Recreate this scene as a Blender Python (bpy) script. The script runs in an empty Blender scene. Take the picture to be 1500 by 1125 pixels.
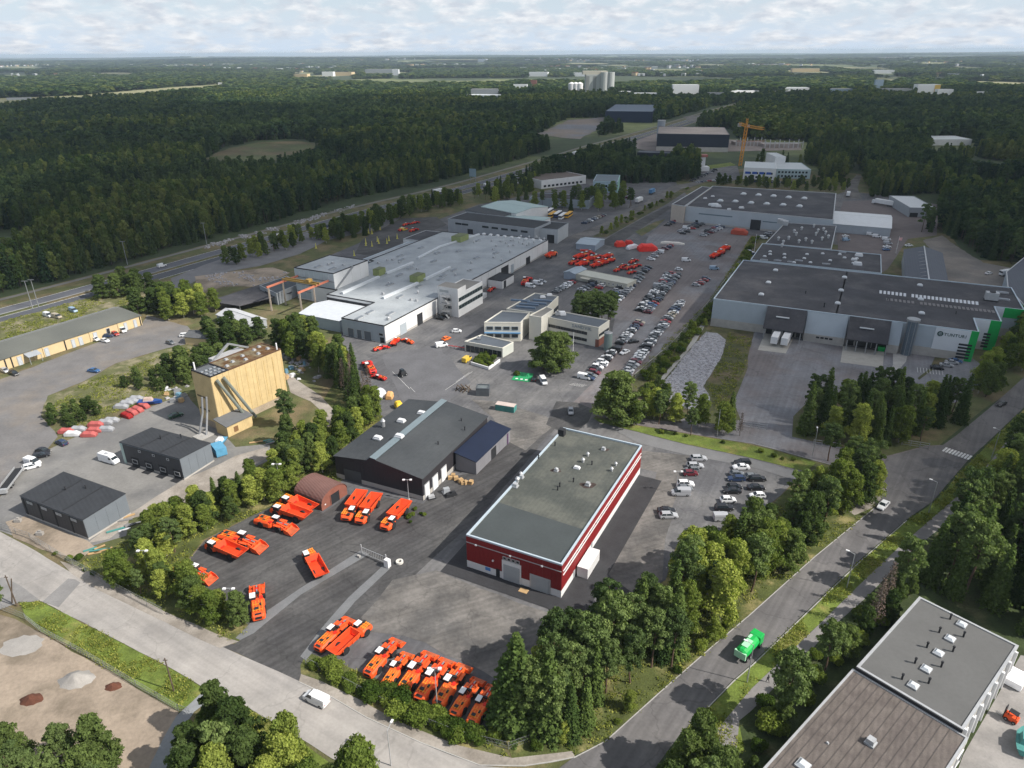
import bpy, bmesh, math, random
import numpy as np
from mathutils import Vector, Matrix, noise
from mathutils.geometry import tessellate_polygon
random.seed(7); rng = np.random.default_rng(7)
S = bpy.context.scene; C = S.collection
# ------------------------------------------------------------------ camera
HAZE = 5.8e-5
H = 105.0; FPX = 1041.0
PITCH = math.atan((562.5-76.5)/FPX); ROLL = math.radians(-0.35)
fw = Vector((0, math.cos(PITCH), -math.sin(PITCH))); rt0 = Vector((1, 0, 0)); up0 = rt0.cross(fw)
rt = rt0*math.cos(ROLL)+up0*math.sin(ROLL); up = -rt0*math.sin(ROLL)+up0*math.cos(ROLL)
cd = bpy.data.cameras.new('camera'); cam = bpy.data.objects.new('camera', cd); C.objects.link(cam)
M3 = Matrix((rt, up, -fw)).transposed(); cam.matrix_world = Matrix.Translation((0, 0, H)) @ M3.to_4x4()
cd.sensor_fit = 'HORIZONTAL'; cd.sensor_width = 36; cd.lens = 36*FPX/1500; cd.clip_end = 90000; cd.clip_start = 1
S.camera = cam
def P(px, py, z=0.0):            # a pixel of the photograph (1500 x 1125) -> the point of height z seen there
    d = fw*FPX+rt*(px-750)+up*(562.5-py); t = (z-H)/d.z
    return Vector((d.x*t, d.y*t, z))
def P2(px, py, z=0.0): p = P(px, py, z); return (p.x, p.y)
def to_px(X, Y, Z=0.0):
    X = np.asarray(X, float); Y = np.asarray(Y, float)
    v = np.stack([X, Y, np.zeros_like(X)+Z-H]); dd = fw.x*v[0]+fw.y*v[1]+fw.z*v[2]
    return 750+FPX*(rt.x*v[0]+rt.y*v[1]+rt.z*v[2])/dd, 562.5-FPX*(up.x*v[0]+up.y*v[1]+up.z*v[2])/dd
# ------------------------------------------------------------------ sun, sky, exposure
ELEV = math.radians(42); SX, SY = 0.94, -0.34     # the sun stands to the right and a little behind the camera
sun_dir = Vector((SX*math.cos(ELEV), SY*math.cos(ELEV), math.sin(ELEV)))
sd = bpy.data.lights.new('sun', 'SUN'); sd.energy = 5.0; sd.angle = math.radians(0.53); sd.color = (1.0, 0.945, 0.87)
so = bpy.data.objects.new('sun', sd); C.objects.link(so); so.location = (200, -80, 300)
so.rotation_euler = (-sun_dir).to_track_quat('-Z', 'Y').to_euler()
W = bpy.data.worlds.new('World'); S.world = W; W.use_nodes = True
nt = W.node_tree; nt.nodes.clear()
def N(t, typ, **k):
    n = t.nodes.new(typ)
    for a, v in k.items():
        if a.startswith('i_'): n.inputs[a[2:].replace('_', ' ')].default_value = v
        else: setattr(n, a, v)
    return n
sky = N(nt, 'ShaderNodeTexSky', sky_type='NISHITA', sun_disc=False, sun_elevation=ELEV, sun_rotation=math.atan2(SX, SY), altitude=100, air_density=1.0, dust_density=1.6)
bg = N(nt, 'ShaderNodeBackground'); bg.inputs[1].default_value = 0.10
tc = N(nt, 'ShaderNodeTexCoord'); sep = N(nt, 'ShaderNodeSeparateXYZ'); nt.links.new(tc.outputs['Generated'], sep.inputs[0])
mz = N(nt, 'ShaderNodeMath', operation='MAXIMUM'); nt.links.new(sep.outputs[2], mz.inputs[0]); mz.inputs[1].default_value = 0
cb = N(nt, 'ShaderNodeCombineXYZ'); pw = N(nt, 'ShaderNodeMath', operation='POWER'); nt.links.new(mz.outputs[0], pw.inputs[0]); pw.inputs[1].default_value = 0.75; zs = N(nt, 'ShaderNodeMath', operation='MULTIPLY'); nt.links.new(pw.outputs[0], zs.inputs[0]); zs.inputs[1].default_value = 1.75
for i in (0, 1): nt.links.new(sep.outputs[i], cb.inputs[i])
nt.links.new(zs.outputs[0], cb.inputs[2])
nz = N(nt, 'ShaderNodeTexNoise'); nz.inputs['Scale'].default_value = 23.0; nz.inputs['Detail'].default_value = 10; nz.inputs['Roughness'].default_value = 0.6; nz.inputs['Distortion'].default_value = 0.3
nt.links.new(cb.outputs[0], nz.inputs['Vector'])
rp = N(nt, 'ShaderNodeValToRGB'); rp.color_ramp.elements[0].position = 0.40; rp.color_ramp.elements[1].position = 0.60
nt.links.new(nz.outputs['Fac'], rp.inputs[0])
nz2 = N(nt, 'ShaderNodeTexNoise'); nz2.inputs['Scale'].default_value = 42; nz2.inputs['Detail'].default_value = 8; nt.links.new(cb.outputs[0], nz2.inputs['Vector'])
cr2 = N(nt, 'ShaderNodeValToRGB'); cr2.color_ramp.elements[0].position = 0.35; cr2.color_ramp.elements[0].color = (0.62, 0.67, 0.75, 1); cr2.color_ramp.elements[1].position = 0.62; cr2.color_ramp.elements[1].color = (0.93, 0.94, 0.96, 1)
nt.links.new(nz2.outputs['Fac'], cr2.inputs[0])
bc = N(nt, 'ShaderNodeBackground'); nt.links.new(cr2.outputs[0], bc.inputs[0]); bc.inputs[1].default_value = 0.80
bh = N(nt, 'ShaderNodeBackground'); bh.inputs[0].default_value = (0.57, 0.67, 0.80, 1); bh.inputs[1].default_value = 1.0
mh = N(nt, 'ShaderNodeMixShader')                       # veil of air low over the horizon
hr = N(nt, 'ShaderNodeMapRange'); hr.inputs['From Min'].default_value = 0.0; hr.inputs['From Max'].default_value = 0.17; hr.inputs['To Min'].default_value = 0.92; hr.inputs['To Max'].default_value = 0.0
nt.links.new(mz.outputs[0], hr.inputs['Value'])
ml = N(nt, 'ShaderNodeMath', operation='MULTIPLY'); ml.inputs[1].default_value = 0.88; nt.links.new(rp.outputs[0], ml.inputs[0])
mx = N(nt, 'ShaderNodeMixShader'); nt.links.new(sky.outputs[0], bg.inputs[0])
nt.links.new(hr.outputs[0], mh.inputs[0]); nt.links.new(bg.outputs[0], mh.inputs[1]); nt.links.new(bh.outputs[0], mh.inputs[2])
nt.links.new(ml.outputs[0], mx.inputs[0]); nt.links.new(mh.outputs[0], mx.inputs[1]); nt.links.new(bc.outputs[0], mx.inputs[2])
nt.links.new(mx.outputs[0], N(nt, 'ShaderNodeOutputWorld').inputs[0])
vs = S.view_settings; vs.view_transform = 'Standard'; vs.look = 'None'; vs.exposure = 0.36; vs.gamma = 1; vs.use_curve_mapping = False
S.cycles.transparent_max_bounces = 24; S.cycles.max_bounces = 6; S.cycles.diffuse_bounces = 3; S.cycles.glossy_bounces = 2; S.cycles.transmission_bounces = 3
S.cycles.volume_bounces = 0; S.cycles.sample_clamp_indirect = 3.0; S.cycles.use_adaptive_sampling = False; S.cycles.use_denoising = True; S.cycles.denoising_prefilter = 'NONE'; S.cycles.denoising_input_passes = 'RGB_ALBEDO_NORMAL'
# ------------------------------------------------------------------ materials
MATS = {}
def mat(name, col, rough=0.8, amt=0.12, scale=0.5, scale2=0.0, col2=None, thr=(0.45, 0.6), bump=0.0, bscale=6.0, metal=0.0, spec=0.3, objcol=False, ribs=None, coord='world', cracks=0, streak=None):
    """colour broken up by two noises, an optional second colour in patches, optional ribs (direction x/y, period, depth)"""
    if name in MATS: return MATS[name]
    m = bpy.data.materials.new(name); m.use_nodes = True; t = m.node_tree; b = t.nodes['Principled BSDF']
    b.inputs['Roughness'].default_value = rough; b.inputs['Metallic'].default_value = metal; b.inputs['Specular IOR Level'].default_value = spec
    if coord == 'world': geo = N(t, 'ShaderNodeNewGeometry'); vec = geo.outputs['Position']
    else: geo = N(t, 'ShaderNodeTexCoord'); vec = geo.outputs['Object']
    base = N(t, 'ShaderNodeRGB'); base.outputs[0].default_value = (*col, 1); cur = base.outputs[0]
    if objcol: oi = N(t, 'ShaderNodeObjectInfo'); cur = oi.outputs['Color']
    if col2:
        n1 = N(t, 'ShaderNodeTexNoise'); n1.inputs['Scale'].default_value = scale2; n1.inputs['Detail'].default_value = 7; n1.inputs['Roughness'].default_value = 0.62
        t.links.new(vec, n1.inputs['Vector'])
        r = N(t, 'ShaderNodeMapRange', interpolation_type='SMOOTHSTEP'); r.inputs['From Min'].default_value = thr[0]; r.inputs['From Max'].default_value = thr[1]; t.links.new(n1.outputs['Fac'], r.inputs['Value'])
        x = N(t, 'ShaderNodeMix', data_type='RGBA'); t.links.new(r.outputs[0], x.inputs['Factor']); t.links.new(cur, x.inputs['A']); x.inputs['B'].default_value = (*col2, 1); cur = x.outputs['Result']
    if amt:
        for sc, a in ((scale, amt), (scale*9, amt*0.7)):
            n2 = N(t, 'ShaderNodeTexNoise'); n2.inputs['Scale'].default_value = sc; n2.inputs['Detail'].default_value = 6; t.links.new(vec, n2.inputs['Vector'])
            r2 = N(t, 'ShaderNodeMapRange'); r2.inputs['From Min'].default_value = 0.3; r2.inputs['From Max'].default_value = 0.7; r2.inputs['To Min'].default_value = 1-a; r2.inputs['To Max'].default_value = 1+a; t.links.new(n2.outputs['Fac'], r2.inputs['Value'])
            x = N(t, 'ShaderNodeVectorMath', operation='SCALE'); t.links.new(cur, x.inputs[0]); t.links.new(r2.outputs[0], x.inputs['Scale']); cur = x.outputs[0]
    if streak:
        mp = N(t, 'ShaderNodeMapping'); mp.vector_type = 'TEXTURE'; mp.inputs['Rotation'].default_value = (0, 0, streak[0]); mp.inputs['Scale'].default_value = (45, 1.1, 1); t.links.new(vec, mp.inputs['Vector'])
        n4 = N(t, 'ShaderNodeTexNoise'); n4.inputs['Scale'].default_value = 1; n4.inputs['Detail'].default_value = 3; t.links.new(mp.outputs[0], n4.inputs['Vector'])
        r4 = N(t, 'ShaderNodeMapRange'); r4.inputs['From Min'].default_value = .35; r4.inputs['From Max'].default_value = .65; r4.inputs['To Min'].default_value = 1-streak[1]; r4.inputs['To Max'].default_value = 1+streak[1]; t.links.new(n4.outputs['Fac'], r4.inputs['Value'])
        x = N(t, 'ShaderNodeVectorMath', operation='SCALE'); t.links.new(cur, x.inputs[0]); t.links.new(r4.outputs[0], x.inputs['Scale']); cur = x.outputs[0]
    if cracks:
        wn = N(t, 'ShaderNodeTexNoise'); wn.inputs['Scale'].default_value = .35; wn.inputs['Detail'].default_value = 4; t.links.new(vec, wn.inputs['Vector']); wa = N(t, 'ShaderNodeVectorMath', operation='MULTIPLY_ADD'); t.links.new(wn.outputs['Color'], wa.inputs[0]); wa.inputs[1].default_value = (5, 5, 0); t.links.new(vec, wa.inputs[2])
        vo = N(t, 'ShaderNodeTexVoronoi', feature='DISTANCE_TO_EDGE'); vo.inputs['Scale'].default_value = .075; t.links.new(wa.outputs[0], vo.inputs['Vector'])
        r5 = N(t, 'ShaderNodeMapRange'); r5.inputs['From Min'].default_value = .004; r5.inputs['From Max'].default_value = .016; r5.inputs['To Min'].default_value = 1-cracks; r5.inputs['To Max'].default_value = 1; t.links.new(vo.outputs['Distance'], r5.inputs['Value'])
        x = N(t, 'ShaderNodeVectorMath', operation='SCALE'); t.links.new(cur, x.inputs[0]); t.links.new(r5.outputs[0], x.inputs['Scale']); cur = x.outputs[0]
    t.links.new(cur, b.inputs['Base Color'])
    hgt = None
    if bump:
        n3 = N(t, 'ShaderNodeTexNoise'); n3.inputs['Scale'].default_value = bscale; n3.inputs['Detail'].default_value = 5; t.links.new(vec, n3.inputs['Vector'])
        bp = N(t, 'ShaderNodeBump'); bp.inputs['Distance'].default_value = bump; bp.inputs['Strength'].default_value = 1.0; t.links.new(n3.outputs['Fac'], bp.inputs['Height']); hgt = bp
    if ribs:
        ax, per, dep = ribs
        dp = N(t, 'ShaderNodeVectorMath', operation='DOT_PRODUCT'); t.links.new(vec, dp.inputs[0]); dp.inputs[1].default_value = (ax[0], ax[1], ax[2] if len(ax) > 2 else 0)
        sn = N(t, 'ShaderNodeMath', operation='MULTIPLY'); t.links.new(dp.outputs['Value'], sn.inputs[0]); sn.inputs[1].default_value = 2*math.pi/per
        s2 = N(t, 'ShaderNodeMath', operation='SINE'); t.links.new(sn.outputs[0], s2.inputs[0])
        bp = N(t, 'ShaderNodeBump'); bp.inputs['Distance'].default_value = dep; t.links.new(s2.outputs[0], bp.inputs['Height'])
        if hgt: t.links.new(hgt.outputs[0], bp.inputs['Normal'])
        hgt = bp
    if hgt: t.links.new(hgt.outputs[0], b.inputs['Normal'])
    MATS[name] = m; return m
def leafmat(name, col, col2, trans=0.3):
    if name in MATS: return MATS[name]
    m = bpy.data.materials.new(name); m.use_nodes = True; t = m.node_tree; t.nodes.clear()
    oi = N(t, 'ShaderNodeObjectInfo'); geo = N(t, 'ShaderNodeNewGeometry')
    n1 = N(t, 'ShaderNodeTexNoise'); n1.inputs['Scale'].default_value = 0.35; n1.inputs['Detail'].default_value = 3; t.links.new(geo.outputs['Position'], n1.inputs['Vector'])
    n0 = N(t, 'ShaderNodeTexNoise'); n0.inputs['Scale'].default_value = 0.006; n0.inputs['Detail'].default_value = 6; t.links.new(oi.outputs['Location'], n0.inputs['Vector'])
    ad = N(t, 'ShaderNodeMath', operation='ADD'); t.links.new(oi.outputs['Random'], ad.inputs[0]); t.links.new(n1.outputs['Fac'], ad.inputs[1])
    a2 = N(t, 'ShaderNodeMath', operation='MULTIPLY_ADD'); t.links.new(n0.outputs['Fac'], a2.inputs[0]); a2.inputs[1].default_value = 1.6; t.links.new(ad.outputs[0], a2.inputs[2])
    r = N(t, 'ShaderNodeMapRange'); r.inputs['From Min'].default_value = 1.2; r.inputs['From Max'].default_value = 2.5; t.links.new(a2.outputs[0], r.inputs['Value'])
    x = N(t, 'ShaderNodeMix', data_type='RGBA'); t.links.new(r.outputs[0], x.inputs['Factor']); x.inputs['A'].default_value = (*col, 1); x.inputs['B'].default_value = (*col2, 1)
    sc = N(t, 'ShaderNodeVectorMath', operation='SCALE'); rr = N(t, 'ShaderNodeMapRange'); rr.inputs['To Min'].default_value = 0.75; rr.inputs['To Max'].default_value = 1.25
    n5 = N(t, 'ShaderNodeTexNoise'); n5.inputs['Scale'].default_value = 1.7; n5.inputs['Detail'].default_value = 4; n5.inputs['Roughness'].default_value = .7; t.links.new(geo.outputs['Position'], n5.inputs['Vector'])
    r5 = N(t, 'ShaderNodeMapRange'); r5.inputs['From Min'].default_value = .35; r5.inputs['From Max'].default_value = .65; r5.inputs['To Min'].default_value = .62; r5.inputs['To Max'].default_value = 1.38; t.links.new(n5.outputs['Fac'], r5.inputs['Value'])
    xm = N(t, 'ShaderNodeVectorMath', operation='SCALE'); t.links.new(x.outputs['Result'], xm.inputs[0]); t.links.new(r5.outputs[0], xm.inputs['Scale'])
    t.links.new(oi.outputs['Random'], rr.inputs['Value']); t.links.new(rr.outputs[0], sc.inputs['Scale']); t.links.new(xm.outputs[0], sc.inputs[0])
    d = N(t, 'ShaderNodeBsdfDiffuse'); tr = N(t, 'ShaderNodeBsdfTranslucent'); t.links.new(sc.outputs[0], d.inputs[0])
    s3 = N(t, 'ShaderNodeVectorMath', operation='MULTIPLY'); t.links.new(sc.outputs[0], s3.inputs[0]); s3.inputs[1].default_value = (1.2, 1.5, 0.5); t.links.new(s3.outputs[0], tr.inputs[0])
    ms = N(t, 'ShaderNodeMixShader'); ms.inputs[0].default_value = trans; t.links.new(d.outputs[0], ms.inputs[1]); t.links.new(tr.outputs[0], ms.inputs[2])
    t.links.new(ms.outputs[0], N(t, 'ShaderNodeOutputMaterial').inputs[0]); MATS[name] = m; return m
asphalt = mat('asphalt', (0.10, 0.10, 0.106), 0.9, 0.16, 0.12, 0.03, (0.14, 0.137, 0.135), (0.42, 0.62), 0.01, 8, cracks=.2, streak=(1.1, .10))
asphalt_dark = mat('asphalt_dark', (0.055, 0.054, 0.055), 0.88, 0.22, 0.15, 0.05, (0.085, 0.083, 0.081), (0.38, 0.64), 0.01, 8, cracks=.18, streak=(.75, .16))
asphalt_new = mat('asphalt_new', (0.036, 0.036, 0.039), 0.8, 0.15, 0.3, bump=0.01, bscale=8)
asphalt_pale = mat('asphalt_pale', (0.155, 0.145, 0.134), 0.93, 0.2, 0.14, 0.09, (0.098, 0.094, 0.09), (0.42, 0.62), 0.01, 8, cracks=.18, streak=(.4, .12))
asphalt_street = mat('asphalt_street', (0.33, 0.31, 0.288), 0.93, 0.09, 0.2, 0.06, (0.26, 0.248, 0.235), (0.4, 0.7), 0.01, 9, cracks=.13, streak=(-.55, .07))
asphalt_road = mat('asphalt_road', (0.122, 0.117, 0.118), 0.9, 0.10, 0.2, 0.05, (0.145, 0.138, 0.135), (0.4, 0.65), 0.01, 9, cracks=.2, streak=(.93, .12))
asphalt_patch = mat('asphalt_patch', (0.21, 0.205, 0.2), 0.92, 0.12, 0.3, bump=0.01)
asphalt_lot = mat('asphalt_lot', (0.155, 0.138, 0.136), 0.92, 0.14, 0.1, 0.02, (0.185, 0.187, 0.20), (0.45, 0.6), 0.01, 8, cracks=.2, streak=(1.1, .08))
concrete = mat('concrete', (0.36, 0.35, 0.33), 0.9, 0.12, 0.4, bump=0.01)
gravel = mat('gravel', (0.31, 0.28, 0.245), 0.95, 0.16, 0.25, 0.09, (0.22, 0.195, 0.165), (0.42, 0.62), 0.05, 3)
dirt = mat('dirt', (0.30, 0.245, 0.19), 0.95, 0.16, 0.15, 0.055, (0.17, 0.14, 0.105), (0.47, 0.64), 0.06, 2.5)
sand = mat('sand', (0.30, 0.285, 0.265), 0.95, 0.1, 0.5, bump=0.05, bscale=3)
grass_m = mat('grass_ground', (0.115, 0.155, 0.028), 0.95, 0.3, 0.25, 0.12, (0.24, 0.205, 0.07), (0.5, 0.72), 0.12, 4)
grass_dull = mat('grass_dull', (0.085, 0.095, 0.035), 0.95, 0.25, 0.2, 0.06, (0.15, 0.12, 0.065), (0.42, 0.62), 0.12, 3)
rock_m = mat('rock', (0.30, 0.30, 0.32), 0.9, 0.35, 0.8, bump=0.1, bscale=2)
white_line = mat('line_paint', (0.62, 0.62, 0.6), 0.7, 0.25, 1.2)
white_wall = mat('white_wall', (0.66, 0.66, 0.65), 0.6, 0.05, 0.3)
white_wall2 = mat('office_wall', (0.60, 0.58, 0.51), 0.7, 0.05, 0.3)
roof_pale = mat('roof_pale', (0.34, 0.365, 0.38), 0.75, 0.10, 0.12, 0.09, (0.27, 0.295, 0.315), (0.40, 0.66), ribs=((0.454, 0.891), 1.1, 0.01))
roof_dark = mat('roof_dark', (0.050, 0.050, 0.057), 0.9, 0.18, 0.12, 0.07, (0.075, 0.073, 0.078), (0.45, 0.62), ribs=((0.423, 0.906), 1.6, 0.012))
roof_black = mat('roof_black', (0.033, 0.036, 0.041), 0.85, 0.12, 0.3, ribs=((0.75, 0.66), 1.0, 0.012))
roof_felt = mat('roof_felt', (0.072, 0.078, 0.070), 0.92, 0.15, 0.12, 0.12, (0.095, 0.098, 0.084), (0.42, 0.62), ribs=((0.885, -0.465), 1.0, 0.01))
roof_felt2 = mat('roof_felt_plain', (0.055, 0.064, 0.065), 0.92, 0.07, 0.2)
roof_brown = mat('roof_mixed', (0.13, 0.112, 0.10), 0.9, 0.16, 0.5, 0.3, (0.10, 0.085, 0.078), (0.35, 0.7), ribs=((0.857, -0.515), 0.9, 0.012))
roof_gray = mat('roof_gray', (0.18, 0.175, 0.165), 0.9, 0.07, 0.2)
roof_garage = mat('roof_garage', (0.13, 0.135, 0.12), 0.9, 0.08, 0.2, 0.05, (0.10, 0.105, 0.095), (0.4, 0.65))
roof_moss = mat('roof_moss', (0.11, 0.055, 0.02), 0.95, 0.3, 0.5, 0.25, (0.16, 0.13, 0.08), (0.45, 0.62), 0.05, 4)
roof_blue = mat('roof_blue', (0.008, 0.014, 0.035), 0.6, 0.1, 0.4)
redwall = mat('red_cladding', (0.20, 0.010, 0.011), 0.6, 0.06, 0.4, ribs=((0.3, 0.3, 1.0), 0.3, 0.02))
darkwall = mat('dark_cladding', (0.028, 0.026, 0.030), 0.6, 0.08, 0.4)
modwall = mat('grey_cladding', (0.15, 0.17, 0.19), 0.65, 0.05, 0.4)
modfront = mat('dark_cladding_front', (0.05, 0.052, 0.058), 0.6, 0.06, 0.4)
yellow = mat('yellow_cladding', (0.54, 0.41, 0.21), 0.8, 0.08, 0.4, 0.5, (0.50, 0.375, 0.19), (0.4, 0.7))
cream = mat('cream_wall', (0.55, 0.43, 0.25), 0.8, 0.05, 0.4)
bluewall = mat('pale_blue_cladding', (0.37, 0.42, 0.46), 0.55, 0.04, 0.3)
bluewall2 = mat('grey_blue_cladding', (0.33, 0.38, 0.42), 0.6, 0.05, 0.3)
greywall = mat('grey_panel', (0.30, 0.32, 0.34), 0.7, 0.06, 0.3)
conc_wall = mat('concrete_base', (0.40, 0.38, 0.35), 0.85, 0.1, 0.5)
brick = mat('rust_red_sheet', (0.22, 0.085, 0.06), 0.7, 0.12, 0.6)
brick2 = mat('rust_red_roof', (0.16, 0.085, 0.072), 0.75, 0.10, 0.3, ribs=((0.766, 0.643), 0.6, 0.02))
green = mat('green_panel', (0.005, 0.33, 0.07), 0.5, 0.04, 0.5)
lime = mat('lime_panel', (0.24, 0.28, 0.11), 0.7, 0.12, 0.5)
white = mat('white_paint', (0.72, 0.72, 0.72), 0.45, 0.03, 1, spec=0.5)
trim_blue = mat('pale_trim', (0.47, 0.55, 0.61), 0.45, 0.05, 1, metal=0.2)
light_metal = mat('light_metal', (0.45, 0.46, 0.47), 0.5, 0.08, 1, metal=0.4)
dark = mat('dark_trim', (0.022, 0.023, 0.026), 0.7, 0.1, 1)
black = mat('tyre_rubber', (0.02, 0.02, 0.021), 0.85, 0.1, 2)
glass = mat('window_glass', (0.02, 0.028, 0.034), 0.12, 0, spec=0.7)
paint = mat('car_paint', (1, 1, 1), 0.28, 0, objcol=True, spec=0.6)
orange = mat('orange_paint', (1, 0.14, 0.012), 0.5, 0.14, 0.9, objcol=True, spec=0.45)
orange_y = mat('yellow_rail_paint', (0.80, 0.29, 0.03), 0.5, 0.05, 1)
redin = mat('red_lining', (0.62, 0.022, 0.01), 0.55, 0.06, 0.8)
wood = mat('timber', (0.42, 0.28, 0.14), 0.85, 0.15, 1)
steel = mat('galvanised_steel', (0.33, 0.34, 0.35), 0.5, 0.08, 1, metal=0.5)
bark = mat('bark', (0.10, 0.075, 0.055), 0.95, 0.2, 2); bark_w = mat('birch_bark', (0.42, 0.40, 0.36), 0.9, 0.25, 2)
tarp_w = mat('tarpaulin', (1, 1, 1), 0.6, 0.08, 1, objcol=True)
L_birch = leafmat('birch_leaves', (0.125, 0.180, 0.038), (0.27, 0.29, 0.065))
L_dark = leafmat('dark_broad_leaves', (0.060, 0.098, 0.030), (0.125, 0.160, 0.048))
L_pine = leafmat('pine_needles', (0.070, 0.112, 0.042), (0.145, 0.185, 0.060), 0.24)
L_spruce = leafmat('spruce_needles', (0.042, 0.078, 0.024), (0.095, 0.130, 0.034), 0.2)
L_dead = leafmat('bare_twigs', (0.10, 0.075, 0.06), (0.16, 0.12, 0.10), 0.1)
L_bush = leafmat('shrub_leaves', (0.060, 0.105, 0.020), (0.17, 0.20, 0.04))
L_forest = leafmat('forest_needles', (0.028, 0.062, 0.032), (0.088, 0.120, 0.042), 0.18)
L_forest2 = leafmat('forest_leaves', (0.060, 0.112, 0.032), (0.15, 0.165, 0.050), 0.22)
L_grass = leafmat('grass_blades', (0.14, 0.18, 0.03), (0.28, 0.27, 0.07), 0.25)
# ------------------------------------------------------------------ object helpers
def tag(o, label=None, cat=None, group=None, kind=None):
    if label: o['label'] = label
    if cat: o['category'] = cat
    if group: o['group'] = group
    if kind: o['kind'] = kind
    return o
def link(o, parent=None):
    C.objects.link(o)
    if parent: o.parent = parent
    return o
def thing(name, label, cat, loc=(0, 0, 0), rz=0, group=None):
    o = link(bpy.data.objects.new(name, None)); o.location = loc; o.rotation_euler = (0, 0, rz); o.empty_display_size = 0.5
    return tag(o, label, cat, group)
class MB:
    def __init__(s): s.v = []; s.f = []; s.m = []
    def add(s, vs, fs, mi=0):
        n = len(s.v); s.v += [tuple(v) for v in vs]; s.f += [tuple(i+n for i in f) for f in fs]; s.m += [mi]*len(fs); return s
    def box(s, x, y, z, sx, sy, sz, mi=0, rz=0, taper=1.0):      # centre x,y, bottom z, full sizes
        c, q = math.cos(rz), math.sin(rz); vs = []
        for k, zz in ((1, z), (taper, z+sz)):
            for a, b in ((-1, -1), (1, -1), (1, 1), (-1, 1)):
                u, v = a*sx/2*k, b*sy/2*k; vs.append((x+u*c-v*q, y+u*q+v*c, zz))
        return s.add(vs, [(3, 2, 1, 0), (4, 5, 6, 7), (0, 1, 5, 4), (1, 2, 6, 5), (2, 3, 7, 6), (3, 0, 4, 7)], mi)
    def prism(s, pts, z0, z1, mi=0, caps=True):
        n = len(pts); z1s = z1 if isinstance(z1, (list, tuple)) else [z1]*n
        vs = [(p[0], p[1], z0) for p in pts]+[(p[0], p[1], z1s[i]) for i, p in enumerate(pts)]
        fs = [(i, (i+1) % n, (i+1) % n+n, i+n) for i in range(n)]
        if caps: fs += [tuple(range(n-1, -1, -1)), tuple(range(n, 2*n))]
        return s.add(vs, fs, mi)
    def tube(s, a, b, r0, r1=None, n=6, mi=0):
        r1 = r0 if r1 is None else r1; a = Vector(a); b = Vector(b); d = (b-a).normalized(); x = d.orthogonal().normalized(); y = d.cross(x)
        vs = [a+(x*math.cos(2*math.pi*i/n)+y*math.sin(2*math.pi*i/n))*r0 for i in range(n)]+[b+(x*math.cos(2*math.pi*i/n)+y*math.sin(2*math.pi*i/n))*r1 for i in range(n)]
        return s.add(vs, [(i, (i+1) % n, (i+1) % n+n, i+n) for i in range(n)]+[tuple(range(n-1, -1, -1)), tuple(range(n, 2*n))], mi)
    def beam(s, a, b, w, h=None, mi=0):                        # square bar between two points
        h = h or w; a = Vector(a); b = Vector(b); d = (b-a).normalized(); x = d.cross(Vector((0, 0, 1)))
        x = Vector((1, 0, 0)) if x.length < 1e-3 else x.normalized(); y = x.cross(d)
        vs = [p+x*i*w/2+y*j*h/2 for p in (a, b) for i, j in ((-1, -1), (1, -1), (1, 1), (-1, 1))]
        return s.add(vs, [(3, 2, 1, 0), (4, 5, 6, 7), (0, 1, 5, 4), (1, 2, 6, 5), (2, 3, 7, 6), (3, 0, 4, 7)], mi)
    def quad(s, a, b, c, d, mi=0): return s.add([a, b, c, d], [(0, 1, 2, 3)], mi)
    def mesh(s, name, mats):
        me = bpy.data.meshes.new(name); me.from_pydata(s.v, [], s.f)
        for m in (mats if isinstance(mats, (list, tuple)) else [mats]): me.materials.append(m)
        if any(s.m): me.polygons.foreach_set('material_index', s.m)
        me.update(); return me
    def build(s, name, mats, parent=None, smooth=False, bevel=0):
        me = s.mesh(name, mats)
        if smooth:
            for p in me.polygons: p.use_smooth = True
        o = link(bpy.data.objects.new(name, me), parent)
        if bevel: md = o.modifiers.new('bevel', 'BEVEL'); md.width = bevel; md.segments = 2; md.limit_method = 'ANGLE'
        return o
def place(name, me, parent, loc, rz=0, sc=None, col=None):
    o = link(bpy.data.objects.new(name, me), parent); o.location = loc; o.rotation_euler = (0, 0, rz)
    if sc: o.scale = sc
    if col: o.color = (*col, 1)
    return o
def copy_tree(root, loc, rz, sc=1.0, label=None, group=None, col=None, cat=None):
    def cp(o, par):
        c = o.copy(); C.objects.link(c); c.parent = par
        if col and c.type == 'MESH' and o.get('tint'): c.color = (*col, 1)
        for k in KIDS.get(o.name, ()): cp(k, c)
        return c
    r = cp(root, None); r.location = loc; r.rotation_euler = (0, 0, rz); r.scale = sc if isinstance(sc, (tuple, list)) else (sc, sc, sc)
    if label: r['label'] = label
    if group: r['group'] = group
    if cat: r['category'] = cat
    return r
KIDS = {}
def kids_of(*roots):
    for r in roots:
        for o in [r]+list(r.children_recursive): KIDS[o.name] = list(o.children)
def offset(pts, d):                                            # CCW polygon grown outwards by d
    n = len(pts); out = []
    for i in range(n):
        a, b, c = Vector(pts[i-1][:2]), Vector(pts[i][:2]), Vector(pts[(i+1) % n][:2])
        e1 = (b-a).normalized(); e2 = (c-b).normalized(); n1 = Vector((e1.y, -e1.x)); n2 = Vector((e2.y, -e2.x))
        k = 1+n1.dot(n2); out.append(tuple(b+(n1+n2)*d/max(k, .3)))
    return out
def rect(a, b, c, z):                                           # front-left, front-right, back-right pixels of a level roof at height z
    A, B, D = (Vector(P2(*q, z)) for q in (a, b, c)); e = (B-A).normalized(); n = Vector((-e.y, e.x)); L = (D-B).dot(n)
    return [tuple(A), tuple(B), tuple(B+n*L), tuple(A+n*L)]
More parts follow.
